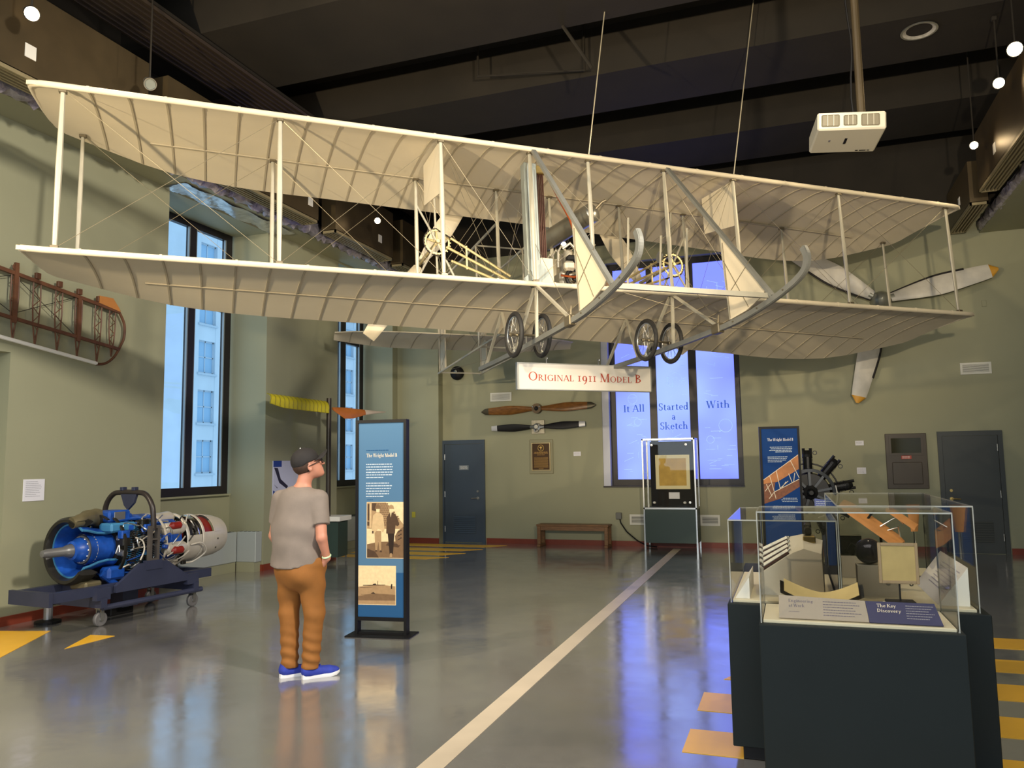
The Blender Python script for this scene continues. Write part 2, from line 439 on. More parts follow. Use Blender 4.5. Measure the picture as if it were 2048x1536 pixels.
# ------------------------------------------------------------------ shell
struct('floor', MB().box(UL - 0.9, UR + 0.3, VB - 0.3, VF + 0.5, -0.12, 0.0), M_floor)
w = MB()
w.box(UL - 0.67, UL, VB, 2.0, 0, 5.5)
w.box(UL - 0.67, UL, 2.0, 6.1, 2.92, 5.5)
w.box(UL - 0.67, UL, 6.1, 8.32, 0, 5.5)
w.box(UL - 0.67, UL, 10.5, 12.62, 0, 5.5)
w.box(UL - 0.67, UL, 14.775, VF + 0.3, 0, 5.5)
w.box(UL - 0.90, UL - 0.67, VB, VF + 0.3, 0, 1.2)
w.box(UL - 0.90, UL - 0.67, VB, 8.32, 1.2, 5.5)
w.box(UL - 0.90, UL - 0.67, 10.5, 12.62, 1.2, 5.5)
w.box(UL - 0.90, UL - 0.67, 14.775, VF + 0.3, 1.2, 5.5)
w.box(UL - 0.67, UL, 8.32, 10.5, 5.47, 5.5); w.box(UL - 0.67, UL, 12.62, 14.775, 5.47, 5.5)
wl = struct('wall_left', w, M_wall)
struct('trim_1', MB().box(UL - 0.9, UL, VB, VF + 0.3, 5.5, ZC), M_dark)
w = MB()
w.box(UL, -3.50, VF, VF + 0.35, 0, 6.0)
w.box(-0.83, UR + 0.3, VF, VF + 0.35, 0, 6.0)
w.box(-3.50, -0.83, VF, VF + 0.35, 0, 1.15)
w.box(-3.50, -0.83, VF, VF + 0.35, 5.62, 6.0)
w.box(UL, -6.97, 15.0, VF, 0, 6.0)
struct('wall_far', w, M_wall)
struct('trim_2', MB().box(UL, UR, VF - 0.02, VF + 0.35, 6.0, ZC), M_dark)
struct('wall_right', MB().box(UR, UR + 0.3, VB, VF + 0.35, 0, ZC), M_wall)
struct('wall_back', MB().box(UL - 0.9, UR + 0.3, VB - 0.3, VB, 0, ZC), M_wall)
struct('ceiling', MB().box(UL - 0.9, UR + 0.3, VB - 0.3, VF + 0.5, ZC, ZC + 0.2), M_dark)
for i, (a, b) in enumerate(((4.2, 5.6), (7.4, 8.9), (10.2, 11.38), (12.9, 14.2))):
    struct('beam', MB().box(UL, UR, a, b, 7.0, ZC), M_dark).name = 'ceiling_beam'
# soffits along both long walls
w = MB().box(UL, -7.46, VB, 15.0, 5.5, 5.72)
struct('trim_3', w, M_wall)
w = MB().box(3.27, UR, VB, VF, 5.5, 5.72)
struct('trim_4', w, M_wall)
# baseboards
bb = MB()
for (a, b) in ((6.1, 8.32), (10.5, 12.62), (14.775, 15.0)):
    bb.box(UL, UL + 0.02, a, b, 0, 0.1)
bb.box(UL - 0.67, UL - 0.65, 8.32, 10.5, 0, 0.1); bb.box(UL - 0.67, UL - 0.65, 12.62, 14.775, 0, 0.1)
bb.box(UL - 0.67, UL + 0.0, 10.48, 10.5, 0, 0.1); bb.box(UL - 0.67, UL, 14.755, 14.775, 0, 0.1)
bb.box(UL, UL + 0.02, 2.0, 2.001, 0, 0.1)
struct('baseboard_left', bb, M_base)
bb = MB().box(UL + 0.02, -6.97, 14.98, 15.0, 0, 0.1).box(-5.99, 2.38, VF - 0.02, VF, 0, 0.1).box(3.40, UR, VF - 0.02, VF, 0, 0.1)
struct('baseboard_far', bb, M_base)
struct('baseboard_right', MB().box(UR - 0.02, UR, VB, VF - 0.02, 0, 0.1), M_base)

# ------------------------------------------------------------------ windows of the left wall
def left_window(idx, v0, v1, mulls):
    root = thing('window_%d' % idx, None, None)
    tag(root, kind='structure')
    X0, X1 = UL - 0.75, UL - 0.67
    f = MB()
    f.box(X0, X1, v0, v1, 1.2, 1.34); f.box(X0, X1, v0, v1, 5.36, 5.5)
    f.box(X0, X1, v0, v0 + 0.1, 1.34, 5.36); f.box(X0, X1, v1 - 0.15, v1, 1.34, 5.36)
    f.build('window_frame', M_frame, root)
    for a, b in mulls:
        MB().box(X0, X1 + 0.01, a, b, 1.34, 5.36).build('mullion', M_frame, root)
    tr = MB()
    e = [v0 + 0.1] + [t for ab in mulls for t in ab] + [v1 - 0.15]
    for k in range(0, len(e), 2):
        MB().box(X0, X1, e[k], e[k + 1], 4.16, 4.26).build('transom', M_frame, root)
        MB().box(X0 + 0.035, X0 + 0.045, e[k], e[k + 1], 1.34, 4.16).build('pane', M_pane, root)
        MB().box(X0 + 0.035, X0 + 0.045, e[k], e[k + 1], 4.26, 5.36).build('pane', M_pane, root)
        g = MB()
        g.box(X1 - 0.03, X1 + 0.004, e[k], e[k] + 0.02, 1.34, 5.36); g.box(X1 - 0.03, X1 + 0.004, e[k + 1] - 0.02, e[k + 1], 1.34, 5.36)
        g.build('glazing_bead', mat('pale_aluminium_bead', rgb(150, 160, 165), 0.4, 0.5), root)
    MB().box(UL - 0.67, UL - 0.60, v0, v1, 1.19, 1.215).build('window_sill', M_wall, root)
left_window(1, 8.33, 10.44, ((9.47, 9.60),))
left_window(2, 12.63, 14.70, ((13.80, 13.97),))

# ------------------------------------------------------------------ the filmed window of the far wall
def film_material():
    mt = bpy.data.materials.new('backlit_sketch_film'); mt.use_nodes = True
    nt = mt.node_tree; nt.nodes.clear()
    out = nt.nodes.new('ShaderNodeOutputMaterial')
    em = nt.nodes.new('ShaderNodeEmission')
    tc = nt.nodes.new('ShaderNodeTexCoord')
    n = nt.nodes.new('ShaderNodeTexNoise'); n.inputs['Scale'].default_value = 0.55; n.inputs['Detail'].default_value = 2
    nt.links.new(tc.outputs['Object'], n.inputs['Vector'])
    cr = nt.nodes.new('ShaderNodeValToRGB')
    cr.color_ramp.elements[0].position = 0.46; cr.color_ramp.elements[0].color = (0.150, 0.192, 1.0, 1)
    cr.color_ramp.elements[1].position = 0.74; cr.color_ramp.elements[1].color = (0.245, 0.345, 0.86, 1)
    nt.links.new(n.outputs['Fac'], cr.inputs[0])
    nt.links.new(cr.outputs[0], em.inputs[0]); em.inputs[1].default_value = 1.6
    gl = nt.nodes.new('ShaderNodeBsdfGlossy'); gl.inputs['Roughness'].default_value = 0.6
    mx = nt.nodes.new('ShaderNodeMixShader'); mx.inputs[0].default_value = 0.02
    nt.links.new(em.outputs[0], mx.inputs[1]); nt.links.new(gl.outputs[0], mx.inputs[2])
    nt.links.new(mx.outputs[0], out.inputs[0])
    return mt
M_film = film_material()
M_filmink = mat('blue_film_lettering', rgb(52, 88, 176), 0.6, emit=rgb(60, 96, 190), estr=0.55)  # glow imitates window light passing through the ink
M_sketch = mat('pale_sketch_line', rgb(150, 185, 225), 0.7, emit=rgb(150, 180, 235), estr=0.8)  # emission stands in for light coming through the sketch lines
w3 = thing('window_3', None, None); tag(w3, kind='structure')
Y0, Y1 = VF + 0.17, VF + 0.25
f = MB()
f.box(-3.36, -0.83, Y0, Y1, 1.15, 1.28); f.box(-3.36, -0.83, Y0, Y1, 5.5, 5.62)
f.box(-3.36, -3.25, Y0, Y1, 1.28, 5.5); f.box(-0.94, -0.83, Y0, Y1, 1.28, 5.5)
f.box(-3.50, -0.83, VF - 0.03, Y0, 1.13, 1.16)
f.build('window_frame', M_frame, w3)
MB().box(-3.50, -3.36, VF + 0.02, Y1 + 0.02, 1.16, 5.62).build('reveal_panel', mat('pale_reveal_paint', rgb(200, 202, 215), 0.6), w3)
panes3 = ((-3.25, -2.57), (-2.43, -1.80), (-1.65, -0.94))
for a, b in ((-2.57, -2.43), (-1.80, -1.65)):
    MB().box(a, b, Y0 - 0.01, Y1, 1.28, 5.5).build('mullion', M_frame, w3)
rnd = random.Random(4)
for k, (a, b) in enumerate(panes3):
    pn = MB().box(a, b, Y0 + 0.03, Y0 + 0.04, 1.28, 5.5).build('pane', M_film, w3)
    sk = MB()
    o = (0, Y0 + 0.027, 0)
    for j in range(46):
        x = rnd.uniform(a + 0.08, b - 0.1); z = rnd.uniform(1.4, 5.2)
        L = rnd.uniform(0.05, 0.25); ang = rnd.choice((0, 0, 0, 1.57, 0.4, -0.3))
        if ang > 1.0: L *= 0.7
        x1 = min(b - 0.03, max(a + 0.03, x + L * math.cos(ang))); z1 = z + L * math.sin(ang)
        n = np.array([-(z1 - z), x1 - x]); n = n / (np.linalg.norm(n) + 1e-6) * 0.0035
        quad(sk, o, (1, 0, 0), (0, 0, 1), [(x - n[0], z - n[1]), (x1 - n[0], z1 - n[1]), (x1 + n[0], z1 + n[1]), (x + n[0], z + n[1])])
    for j in range(3):
        x = rnd.uniform(a + 0.2, b - 0.2); z = rnd.uniform(1.9, 4.3); r = rnd.uniform(0.06, 0.15)
        for i in range(18):
            t0, t1 = 2 * math.pi * i / 18, 2 * math.pi * (i + 1) / 18
            quad(sk, o, (1, 0, 0), (0, 0, 1), [(x + r * math.cos(t0), z + r * math.sin(t0)), (x + r * math.cos(t1), z + r * math.sin(t1)), (x + (r - .007) * math.cos(t1), z + (r - .007) * math.sin(t1)), (x + (r - .007) * math.cos(t0), z + (r - .007) * math.sin(t0))])
    sk.build('sketch_lines', M_sketch, pn)
    for word, x, z, wd in (('It All', -2.89, 2.61, 0.43), ('Started', -2.115, 2.62, 0.585), ('a', -2.115, 2.43, 0.085), ('Sketch', -2.115, 2.245, 0.55), ('With', -1.265, 2.63, 0.45)):
        if a < x < b:
            lt = MB()
            lettering(lt, word, (x, Y0 + 0.024, z), (1, 0, 0), (0, 0, 1), 0.142, center=True, width=wd)
            lt.build('lettering', M_filmink, pn)

# ------------------------------------------------------------------ doors
M_door = mat('slate_blue_door_paint', rgb(62, 74, 88), 0.42, var=0.04, scale=3)
M_brass = mat('dull_brass', rgb(190, 165, 105), 0.3, 0.9)
M_door2 = mat('charcoal_door_paint', rgb(60, 64, 64), 0.45, var=0.04, scale=3)
def wall_door(idx, u0, u1, z1, hinge_left, plate):
    M_door = MATS['slate_blue_door_paint'] if hinge_left else M_door2
    d = thing('door_%d' % idx, None, None); tag(d, kind='structure')
    f = MB()
    f.box(u0, u0 + 0.07, VF - 0.035, VF, 0, z1); f.box(u1 - 0.07, u1, VF - 0.035, VF, 0, z1); f.box(u0 + 0.07, u1 - 0.07, VF - 0.035, VF, z1 - 0.08, z1)
    f.build('door_frame', M_door, d)
    sl = MB().box(u0 + 0.075, u1 - 0.075, VF - 0.02, VF, 0.01, z1 - 0.085).build('door_leaf', M_door, d)
    hx = u0 + 0.085 if hinge_left else u1 - 0.085
    for z in (0.28, 1.0, 1.78):
        MB().tube([(hx, VF - 0.035, z - 0.06), (hx, VF - 0.035, z + 0.06)], 0.010, 8).build('hinge', M_steel, d)
    kx = u1 - 0.16 if hinge_left else u0 + 0.16
    sg = -1 if hinge_left else 1
    h = MB().lathe([(0.001, 0), (0.03, 0), (0.03, 0.012), (0.001, 0.012)], 16, (kx, VF - 0.032, 0.92), 'Y')
    h.tube([(kx, VF - 0.035, 0.92), (kx, VF - 0.07, 0.92), (kx + sg * 0.03, VF - 0.075, 0.92), (kx + sg * 0.13, VF - 0.075, 0.915)], 0.011, 8)
    h.build('door_handle', M_brass if not hinge_left else M_steel, sl)
    MB().lathe([(0.001, 0), (0.024, 0), (0.022, 0.018), (0.001, 0.02)], 16, (kx, VF - 0.04, 1.06), 'Y').build('deadbolt', M_brass if not hinge_left else M_steel, sl)
    # louvred lower grille
    lv = thing('louvre_grille', None, None); lv.parent = d
    a, b = u0 + 0.27, u1 - 0.21
    fr = MB().box(a, b, VF - 0.026, VF - 0.019, 0.56, 0.575).box(a, b, VF - 0.026, VF - 0.019, 0.17, 0.185).box(a, a + 0.015, VF - 0.026, VF - 0.019, 0.185, 0.56).box(b - 0.015, b, VF - 0.026, VF - 0.019, 0.185, 0.56)
    fr.build('louvre_frame', M_door, lv)
    for k in range(9):
        z = 0.20 + k * 0.039
        MB().add([(a + .015, VF - 0.034, z), (b - .015, VF - 0.034, z), (b - .015, VF - 0.018, z + 0.03), (a + .015, VF - 0.018, z + 0.03), (a + .015, VF - 0.031, z - 0.003), (b - .015, VF - 0.031, z - 0.003), (b - .015, VF - 0.015, z + 0.027), (a + .015, VF - 0.015, z + 0.027)],
                 [(0, 1, 2, 3), (7, 6, 5, 4), (0, 4, 5, 1), (1, 5, 6, 2), (2, 6, 7, 3), (3, 7, 4, 0)]).build('slat', M_door, lv)
    if plate:
        MB().bbox(u0 + 0.41, u0 + 0.63, VF - 0.03, VF - 0.02, 1.50, 1.60, 0.003).build('name_plate', mat('grey_name_plate', rgb(120, 128, 135), 0.4), d)
        pt = MB(); rr_ = random.Random(2)
        for z in (1.525, 1.555, 1.575): textrow(pt, rr_, (0, VF - 0.031, 0), (1, 0, 0), (0, 0, 1), u0 + 0.44, u0 + 0.60, z, 0.010)
        pt.build('plate_print', M_white, d)
    return d
wall_door(1, -7.0, -6.01, 2.13, True, True)
wall_door(2, 2.40, 3.38, 2.07, False, False)

# ------------------------------------------------------------------ painted floor markings
def paint(poly, mt, z=0.003):
    mb = MB(); n = len(poly)
    mb.add([(a, b, 0.0005) for a, b in poly] + [(a, b, z) for a, b in poly], [tuple(range(n, 2 * n))] + [(i, (i + 1) % n, n + (i + 1) % n, n + i) for i in range(n)])
    o = mb.build('painted_marking', mt, None, kind='structure')
    return o
paint([(-1.99, 3.2), (-1.845, 3.2), (-2.0, 14.95), (-2.14, 14.95)], M_line)
for v0, v1, e0, e1 in ((14.42, 14.82, -5.4, -5.75), (13.72, 14.08, -5.62, -5.95), (13.05, 13.42, -5.7, -6.0), (12.45, 12.78, -5.75, -6.05)):
    paint([(-7.9, v0), (e1, v0), (e0, v1), (-7.9, v1)], M_yel)
for v0, v1 in ((7.87, 8.30), (7.03, 7.45), (6.24, 6.67), (5.44, 5.86), (4.66, 5.06), (3.86, 4.26)):
    uL = -0.66
    if v0 > 6.1: uL = -0.66 + (v0 - 6.0) * 0.45
    paint([(uL, v0), (UR - 0.1, v0), (UR - 0.1, v1), (uL + (0.18 if v0 > 6.1 else 0), v1)], M_yel)
paint([(-6.38, 5.57), (-6.37, 6.13), (-6.65, 6.10)], M_yel)
paint([(-7.75, 5.98), (-7.22, 6.13), (-6.62, 5.1), (-7.2, 4.6), (-7.75, 5.2)], M_yel)

# ------------------------------------------------------------------ street front seen through the windows
M_stone = mat('pale_stone_front', rgb(190, 205, 214), 0.8, var=0.06, scale=0.6)
M_stone2 = mat('stone_trim', rgb(172, 190, 202), 0.8)
M_oglass = mat('street_window_glass', rgb(138, 178, 206), 0.3, spec=0.4)
fac = thing('street_building', 'pale stone building seen through the left windows', 'building', (-38, 48, -12))
FX = 0
cols = [-16.0, -11.6, -4.3, 1.0, 5.6, 10.2, 14.3, 18.0, 22.0]
rows = [-0.3 + 3.45 * k for k in range(2, 9)]
MB().box(-3, -0.35, -20, 26, 0, 40).build('facade_wall', M_stone, fac)
# piers and spandrels leave real openings round every window
cw = 0.82
ed = [-20.0]
for c in cols: ed += [c - cw, c + cw]
ed.append(26.0)
for k in range(0, len(ed), 2):
    MB().box(-0.35, 0, ed[k], ed[k + 1], 0, 40).build('pier', M_stone, fac)
for c in cols:
    zprev = 0.0
    for z in rows + [40.0]:
        z0 = 40.0 if z == 40.0 else z + 12 - 5.4
        MB().box(-0.35, -0.02, c - cw, c + cw, zprev, z0).build('spandrel', M_stone, fac)
        zprev = z0 + 2.28
for c in cols:
    for z in rows:
        z0 = z + 12 - 5.4
        w_ = MB()
        for (a, b, e, g) in ((c - cw, c - cw + .09, z0, z0 + 2.28), (c + cw - .09, c + cw, z0, z0 + 2.28), (c - cw, c + cw, z0, z0 + .1), (c - cw, c + cw, z0 + 2.18, z0 + 2.28), (c - .04, c + .04, z0, z0 + 2.28), (c - cw, c + cw, z0 + 1.1, z0 + 1.18)):
            w_.box(-0.26, -0.18, a, b, e, g)
        wo = w_.build('window', M_stone2, fac)
        MB().box(-0.25, -0.22, c - cw, c + cw, z0, z0 + 2.28).build('pane', M_oglass, wo)
        MB().box(-0.02, 0.12, c - cw - .12, c + cw + .12, z0 - 0.14, z0).build('sill', M_stone2, wo)
for z in (9.2, 9.75, 26.0):
    MB().box(0, 0.35, -20, 26, z, z + 0.18).build('cornice', M_stone2, fac)

# ------------------------------------------------------------------ ceiling services
fluff = MB()
rnd = random.Random(8)
def lump(i, j):
    v = VB + (15.0 - VB) * i / 260
    a = 2 * math.pi * j / 9
    r = 0.06 + 0.085 * rnd.random()
    return (-7.40 + r * 0.8 * math.cos(a), v, 5.60 + r * math.sin(a) * 1.2)
fluff.grid(lump, 261, 9, True)
fluff.build('insulation_wrap', mat('foil_insulation', rgb(168, 162, 172), 0.4, 0.55, var=0.3, scale=14, bump=1.0, bscale=30), None, True,
            label='crinkled foil insulation running along the edge of the soffit over the left windows', cat='insulation', kind=None)
fo = MB()
rnd = random.Random(3)
def sheet(i, j):
    v = 8.2 + 2.5 * i / 60; u = UL + 0.01 + 0.37 * j / 12
    return (u, v, 5.485 - 0.012 * rnd.random() - 0.015 * math.sin(v * 9 + u * 14))
fo.grid(sheet, 61, 13)
fo.grid(lambda i, j: (UL + 0.01 + 0.37 * j / 12, 8.2 + 2.5 * i / 60, 5.498), 61, 13)
fo.build('foil_sheet', M_foil, None, True, label='shiny wrinkled foil lining under the soffit above the left front window', cat='foil')
fl2 = MB()
fl2.grid(lambda i, j: (3.25 + 0.06 * rnd.random() + 0.06 * math.cos(2 * math.pi * j / 8), 4.0 + 11.1 * i / 140, 5.6 + (0.08 + .03 * rnd.random()) * math.sin(2 * math.pi * j / 8)), 141, 8, True)
fl2.build('insulation_wrap', MATS['foil_insulation'], None, True, label='crinkled foil insulation along the soffit at the upper right corner', cat='insulation')

def topz(v):
    return 7.0 if any(a <= v <= b for a, b in ((4.2, 5.6), (7.4, 8.9), (10.2, 11.38), (12.9, 14.2))) else ZC
M_grille = mat('beige_grille_paint', rgb(140, 128, 98), 0.45, 0.2)
def duct_unit(u0, u1, v0, v1, z1, label, tagplate=None):
    t = thing('air_duct', label, 'duct', ((u0 + u1) / 2, (v0 + v1) / 2, 5.5), 0, 'slot diffuser ducts along the ceiling sides')
    hw, hl = (u1 - u0) / 2, (v1 - v0) / 2
    MB().box(-hw, hw, -hl, hl, 0.04, z1 - 5.5).build('housing', M_duct, t)
    fr = MB().box(-hw, -hw + 0.025, -hl, hl, 0, 0.05).box(hw - 0.025, hw, -hl, hl, 0, 0.05).box(-hw, hw, -hl, -hl + 0.03, 0, 0.05).box(-hw, hw, hl - 0.03, hl, 0, 0.05)
    g = fr.build('grille_frame', M_grille, t)
    for y in (-hl * 0.8, hl * 0.8):
        xw = (UL if u0 < 0 else UR) - (u0 + u1) / 2
        MB().bar((0, y, z1 - 5.5 - 0.06), (xw, y, z1 - 5.5 - 0.06), 0.03, 0.04).build('wall_bracket', M_dark, t)
    n = 4
    for k in range(n):
        x = -hw + 0.025 + (2 * hw - 0.05) * (k + 0.5) / n
        MB().box(x - 0.012, x + 0.012, -hl + 0.03, hl - 0.03, 0.005, 0.045).build('slat', M_grille, t)
    if tagplate is not None:
        sgn = 1 if u0 < 0 else -1
        x = hw if u0 < 0 else -hw
        MB().box(min(x, x + sgn * 0.006), max(x, x + sgn * 0.006), tagplate - 0.06, tagplate + 0.06, 0.22, 0.36).build('paper_tag', M_white, t)
    return t
duct_unit(-7.22, -6.95, 3.6, 6.9, 6.42, 'dark slot diffuser duct above the wing skeleton at the upper left', 0.14)
duct_unit(-7.22, -6.95, 7.2, 10.45, 6.42, 'dark slot diffuser duct over the left front window behind the wing tip', 1.4)
duct_unit(-7.22, -6.95, 10.95, 12.95, 6.42, 'dark slot diffuser duct further back seen between the two wings', 0.5)
duct_unit(-7.22, -6.95, 13.35, 14.95, 6.42, 'dark slot diffuser duct nearest the far left corner of the hall')
duct_unit(2.80, 3.05, 9.6, 12.85, 6.4, 'dark slot diffuser duct at the right with a lit bronze side', 0.6)
duct_unit(2.80, 3.05, 13.45, 15.12, 6.2, 'dark slot diffuser duct meeting the far wall at the upper right', -0.1)

M_ridge = mat('dark_ribbed_metal', rgb(62, 52, 42), 0.5, 0.3)
t = thing('ribbed_cable_tray', 'dark ribbed metal tray running along the ceiling at the upper left', 'cable tray', (-7.02, 9.5, 6.925))
for k in range(9):
    x = -0.35 + 0.7 * k / 8
    MB().tube([(x, -5.4, 0), (x, 5.4, 0)], 0.036, 6).build('rib', M_ridge, t)
MB().box(-0.38, 0.38, -5.4, 5.4, 0.02, 0.06).build('tray_back', M_dark, t)

# hanging stub pipes in the ceiling dark
MB().tube([(-2.40, 8.85, 7.0), (-2.02, 8.75, 6.33)], 0.022, 8).build('pipe_stub', M_dark, None, label='short dark pipe hanging slanted from the ceiling beams', cat='pipe')
MB().tube([(-3.92, 9.82, 7.7), (-3.92, 9.82, 7.1), (-2.43, 10.05, 7.02), (-2.43, 10.05, 7.7)], 0.02, 8).build('ceiling_pipe', M_dark, None, label='thin dark bent pipe under the ceiling left of the left hanging wire', cat='pipe')

# downlight, track lamps
t = thing('recessed_downlight', 'round silver recessed downlight in the dark ceiling above the projector', 'downlight', (1.78, 10.55, 6.98))
MB().lathe([(0.19, 0), (0.215, 0), (0.215, 0.012), (0.19, 0.012)], 32, closed=True).build('trim_ring', M_steel, t, True)
MB().lathe([(0.19, 0.0), (0.15, 0.02), (0.05, 0.028), (0.001, 0.028)], 32).build('reflector', mat('satin_reflector', rgb(196, 192, 184), 0.4, 0.2, var=0.25, scale=22), t, True)

M_lamp = mat('lit_lamp_glass', (1, 0.86, 0.62), 0.3, emit=(1.0, 0.72, 0.38), estr=60.0)
def track_lamp(pos, tgt, label, lit=True, r=0.055):
    t = thing('track_spotlight', label, 'spotlight', pos, 0, 'ceiling track spotlights')
    d = Vector(tgt) - Vector(pos)
    hd = thing('lamp_head', None, None); hd.parent = t
    hd.rotation_euler = d.to_track_quat('Z', 'Y').to_euler()
    MB().lathe([(r * 0.55, -0.16), (r * 0.75, -0.14), (r * 1.12, -0.02), (r * 1.15, 0.025), (r * 1.03, 0.025), (r * 0.98, -0.005), (r * 0.5, -0.06)], 20).build('can', M_black if lit else M_steel, hd, True)
    MB().lathe([(0.001, 0.0), (r * 0.98, 0.0), (r * 0.98, 0.004), (0.001, 0.006)], 20).build('bulb', M_lamp if lit else mat('dull_lens', rgb(120, 125, 120), 0.2), hd, True)
    zt = topz(pos[1]) - pos[2]
    MB().tube([(0, 0, 0.05), (0, 0, zt - 0.03)], 0.010, 6).bbox(-0.03, 0.03, -0.03, 0.03, zt - 0.05, zt, 0.008).build('stem', M_dark, t)
    return t
for pos, lab, lit, r in (((-6.6, 5.11, 5.96), 'bright track spotlight at the top left corner of the hall', True, 0.062),
                    ((-6.6, 11.73, 5.88), 'small lit spotlight seen under the upper wing on the left', True, 0.05),
                    ((2.6, 9.81, 6.2), 'brightest track spotlight at the upper right edge', True, 0.075),
                    ((2.6, 10.55, 6.15), 'second lit spotlight just below the brightest one at right', True, 0.06),
                    ((2.6, 12.0, 5.93), 'farthest small spotlight at right, just left of the ducts', True, 0.05),
                    ((-6.6, 6.57, 5.95), 'unlit round lamp in the dark above the upper left wing', False, 0.06),
                    ((-4.04, 14.6, 5.93), 'lit spotlight glaring behind the flyer engine', True, 0.05)):
    track_lamp(pos, (-0.6, 2.0, 2.4) if lit else (-1.5, 3.5, 2.0), lab, lit, r)

# ------------------------------------------------------------------ projector
M_proj = mat('cream_projector_plastic', rgb(196, 188, 168), 0.5)
M_pgr = mat('projector_vent_mesh', rgb(120, 112, 92), 0.6, bump=0.3, bscale=400)
pr = thing('projector', 'cream ceiling projector hanging from a long pole', 'projector', (0.555, 6.65, 4.28))
pr.rotation_euler = (math.radians(-5), math.radians(3.8), math.radians(8))
MB().bbox(-0.255, 0.255, -0.17, 0.23, -0.075, 0.075, 0.012).build('case', M_proj, pr)
for (a, b, h) in ((-0.225, -0.09, 0.050), (-0.06, 0.04, 0.044), (0.07, 0.205, 0.050)):
    g = MB().bbox(a, b, -0.176, -0.168, -h, h, 0.008).build('vent_grille', M_pgr, pr)
    for q in (1, 2):
        x = a + (b - a) * q / 3
        MB().box(x - 0.002, x + 0.002, -0.179, -0.175, -h + .004, h - .004).build('bar', M_proj, g)
MB().box(-0.02, 0.0, -0.02, 0.07, -0.0775, -0.0752).build('latch', M_black, pr)
MB().box(-0.14, -0.125, 0.0, 0.03, -0.0772, -0.0752).build('vent_slot', mat('grey_print', rgb(120, 115, 120), 0.6), pr)
lg = MB(); textrow(lg, random.Random(1), (0, 0, -0.0765), (1, 0, 0), (0, 1, 0), 0.10, 0.21, 0.185, 0.014); lg.build('maker_mark', M_black, pr)
MB().bbox(-0.2, 0.22, -0.12, 0.16, 0.075, 0.092, 0.004).tube([(0.12, 0.06, 0.09), (0.12, 0.06, 0.14)], 0.05, 12).build('mount_plate', M_black, pr)
MB().lathe([(0.001, 0), (0.045, 0.0), (0.05, -0.02), (0.001, -0.02)], 16, (0.262, 0.05, 0.0), 'X').build('foot_knob', M_white, pr)
MB().tube([(0.672, 6.71, 4.43), (0.672, 6.71, 7.7)], 0.032, 12).build('projector_pole', M_duct, None, label='tall bronze pole carrying the projector from the ceiling', cat='pole')
cb = []
for k in range(20):
    z = 4.42 + 3.2 * k / 19
    cb.append((0.62 - 0.012 * math.sin(k * 1.3), 6.74 + 0.015 * math.cos(k), z))
MB().tube(cb, 0.008, 6).build('projector_cable', M_black, None, True, label='thin cable running up beside the projector pole', cat='cable')

# ------------------------------------------------------------------ far wall: grilles, plaques, propellers
M_vent = mat('off_white_vent', rgb(208, 206, 196), 0.5)
def wall_vent(u0, u1, z0, z1, label, nsl=7):
    t = thing('wall_vent', label, 'vent', ((u0 + u1) / 2, VF, (z0 + z1) / 2), 0, 'white wall vents')
    hw, hh = (u1 - u0) / 2, (z1 - z0) / 2
    f = MB().box(-hw, hw, -0.02, 0, hh - 0.035, hh).box(-hw, hw, -0.02, 0, -hh, -hh + 0.035).box(-hw, -hw + 0.035, -0.02, 0, -hh + .035, hh - .035).box(hw - 0.035, hw, -0.02, 0, -hh + .035, hh - .035)
    f.build('vent_frame', M_vent, t)
    MB().box(-hw + .035, hw - .035, -0.004, 0, -hh + .035, hh - .035).build('vent_back', mat('vent_shadow_grey', rgb(120, 120, 112), 0.7), t)
    for k in range(nsl):
        z = -hh + 0.045 + (2 * hh - 0.09) * k / (nsl - 1)
        MB().box(-hw + .035, hw - .035, -0.014, -0.006, z - 0.005, z + 0.005).build('slat', M_vent, t)
wall_vent(-5.87, -5.40, 2.92, 3.10, 'white wall vent just above the wooden propeller')
wall_vent(2.83, 3.30, 3.04, 3.24, 'white wall vent high on the right above the door')
wall_vent(-3.0, -2.64, 0.41, 0.61, 'low white wall vent at the left of the tall display case', 5)
wall_vent(-1.66, -1.30, 0.41, 0.61, 'low white wall vent at the right of the tall display case', 5)

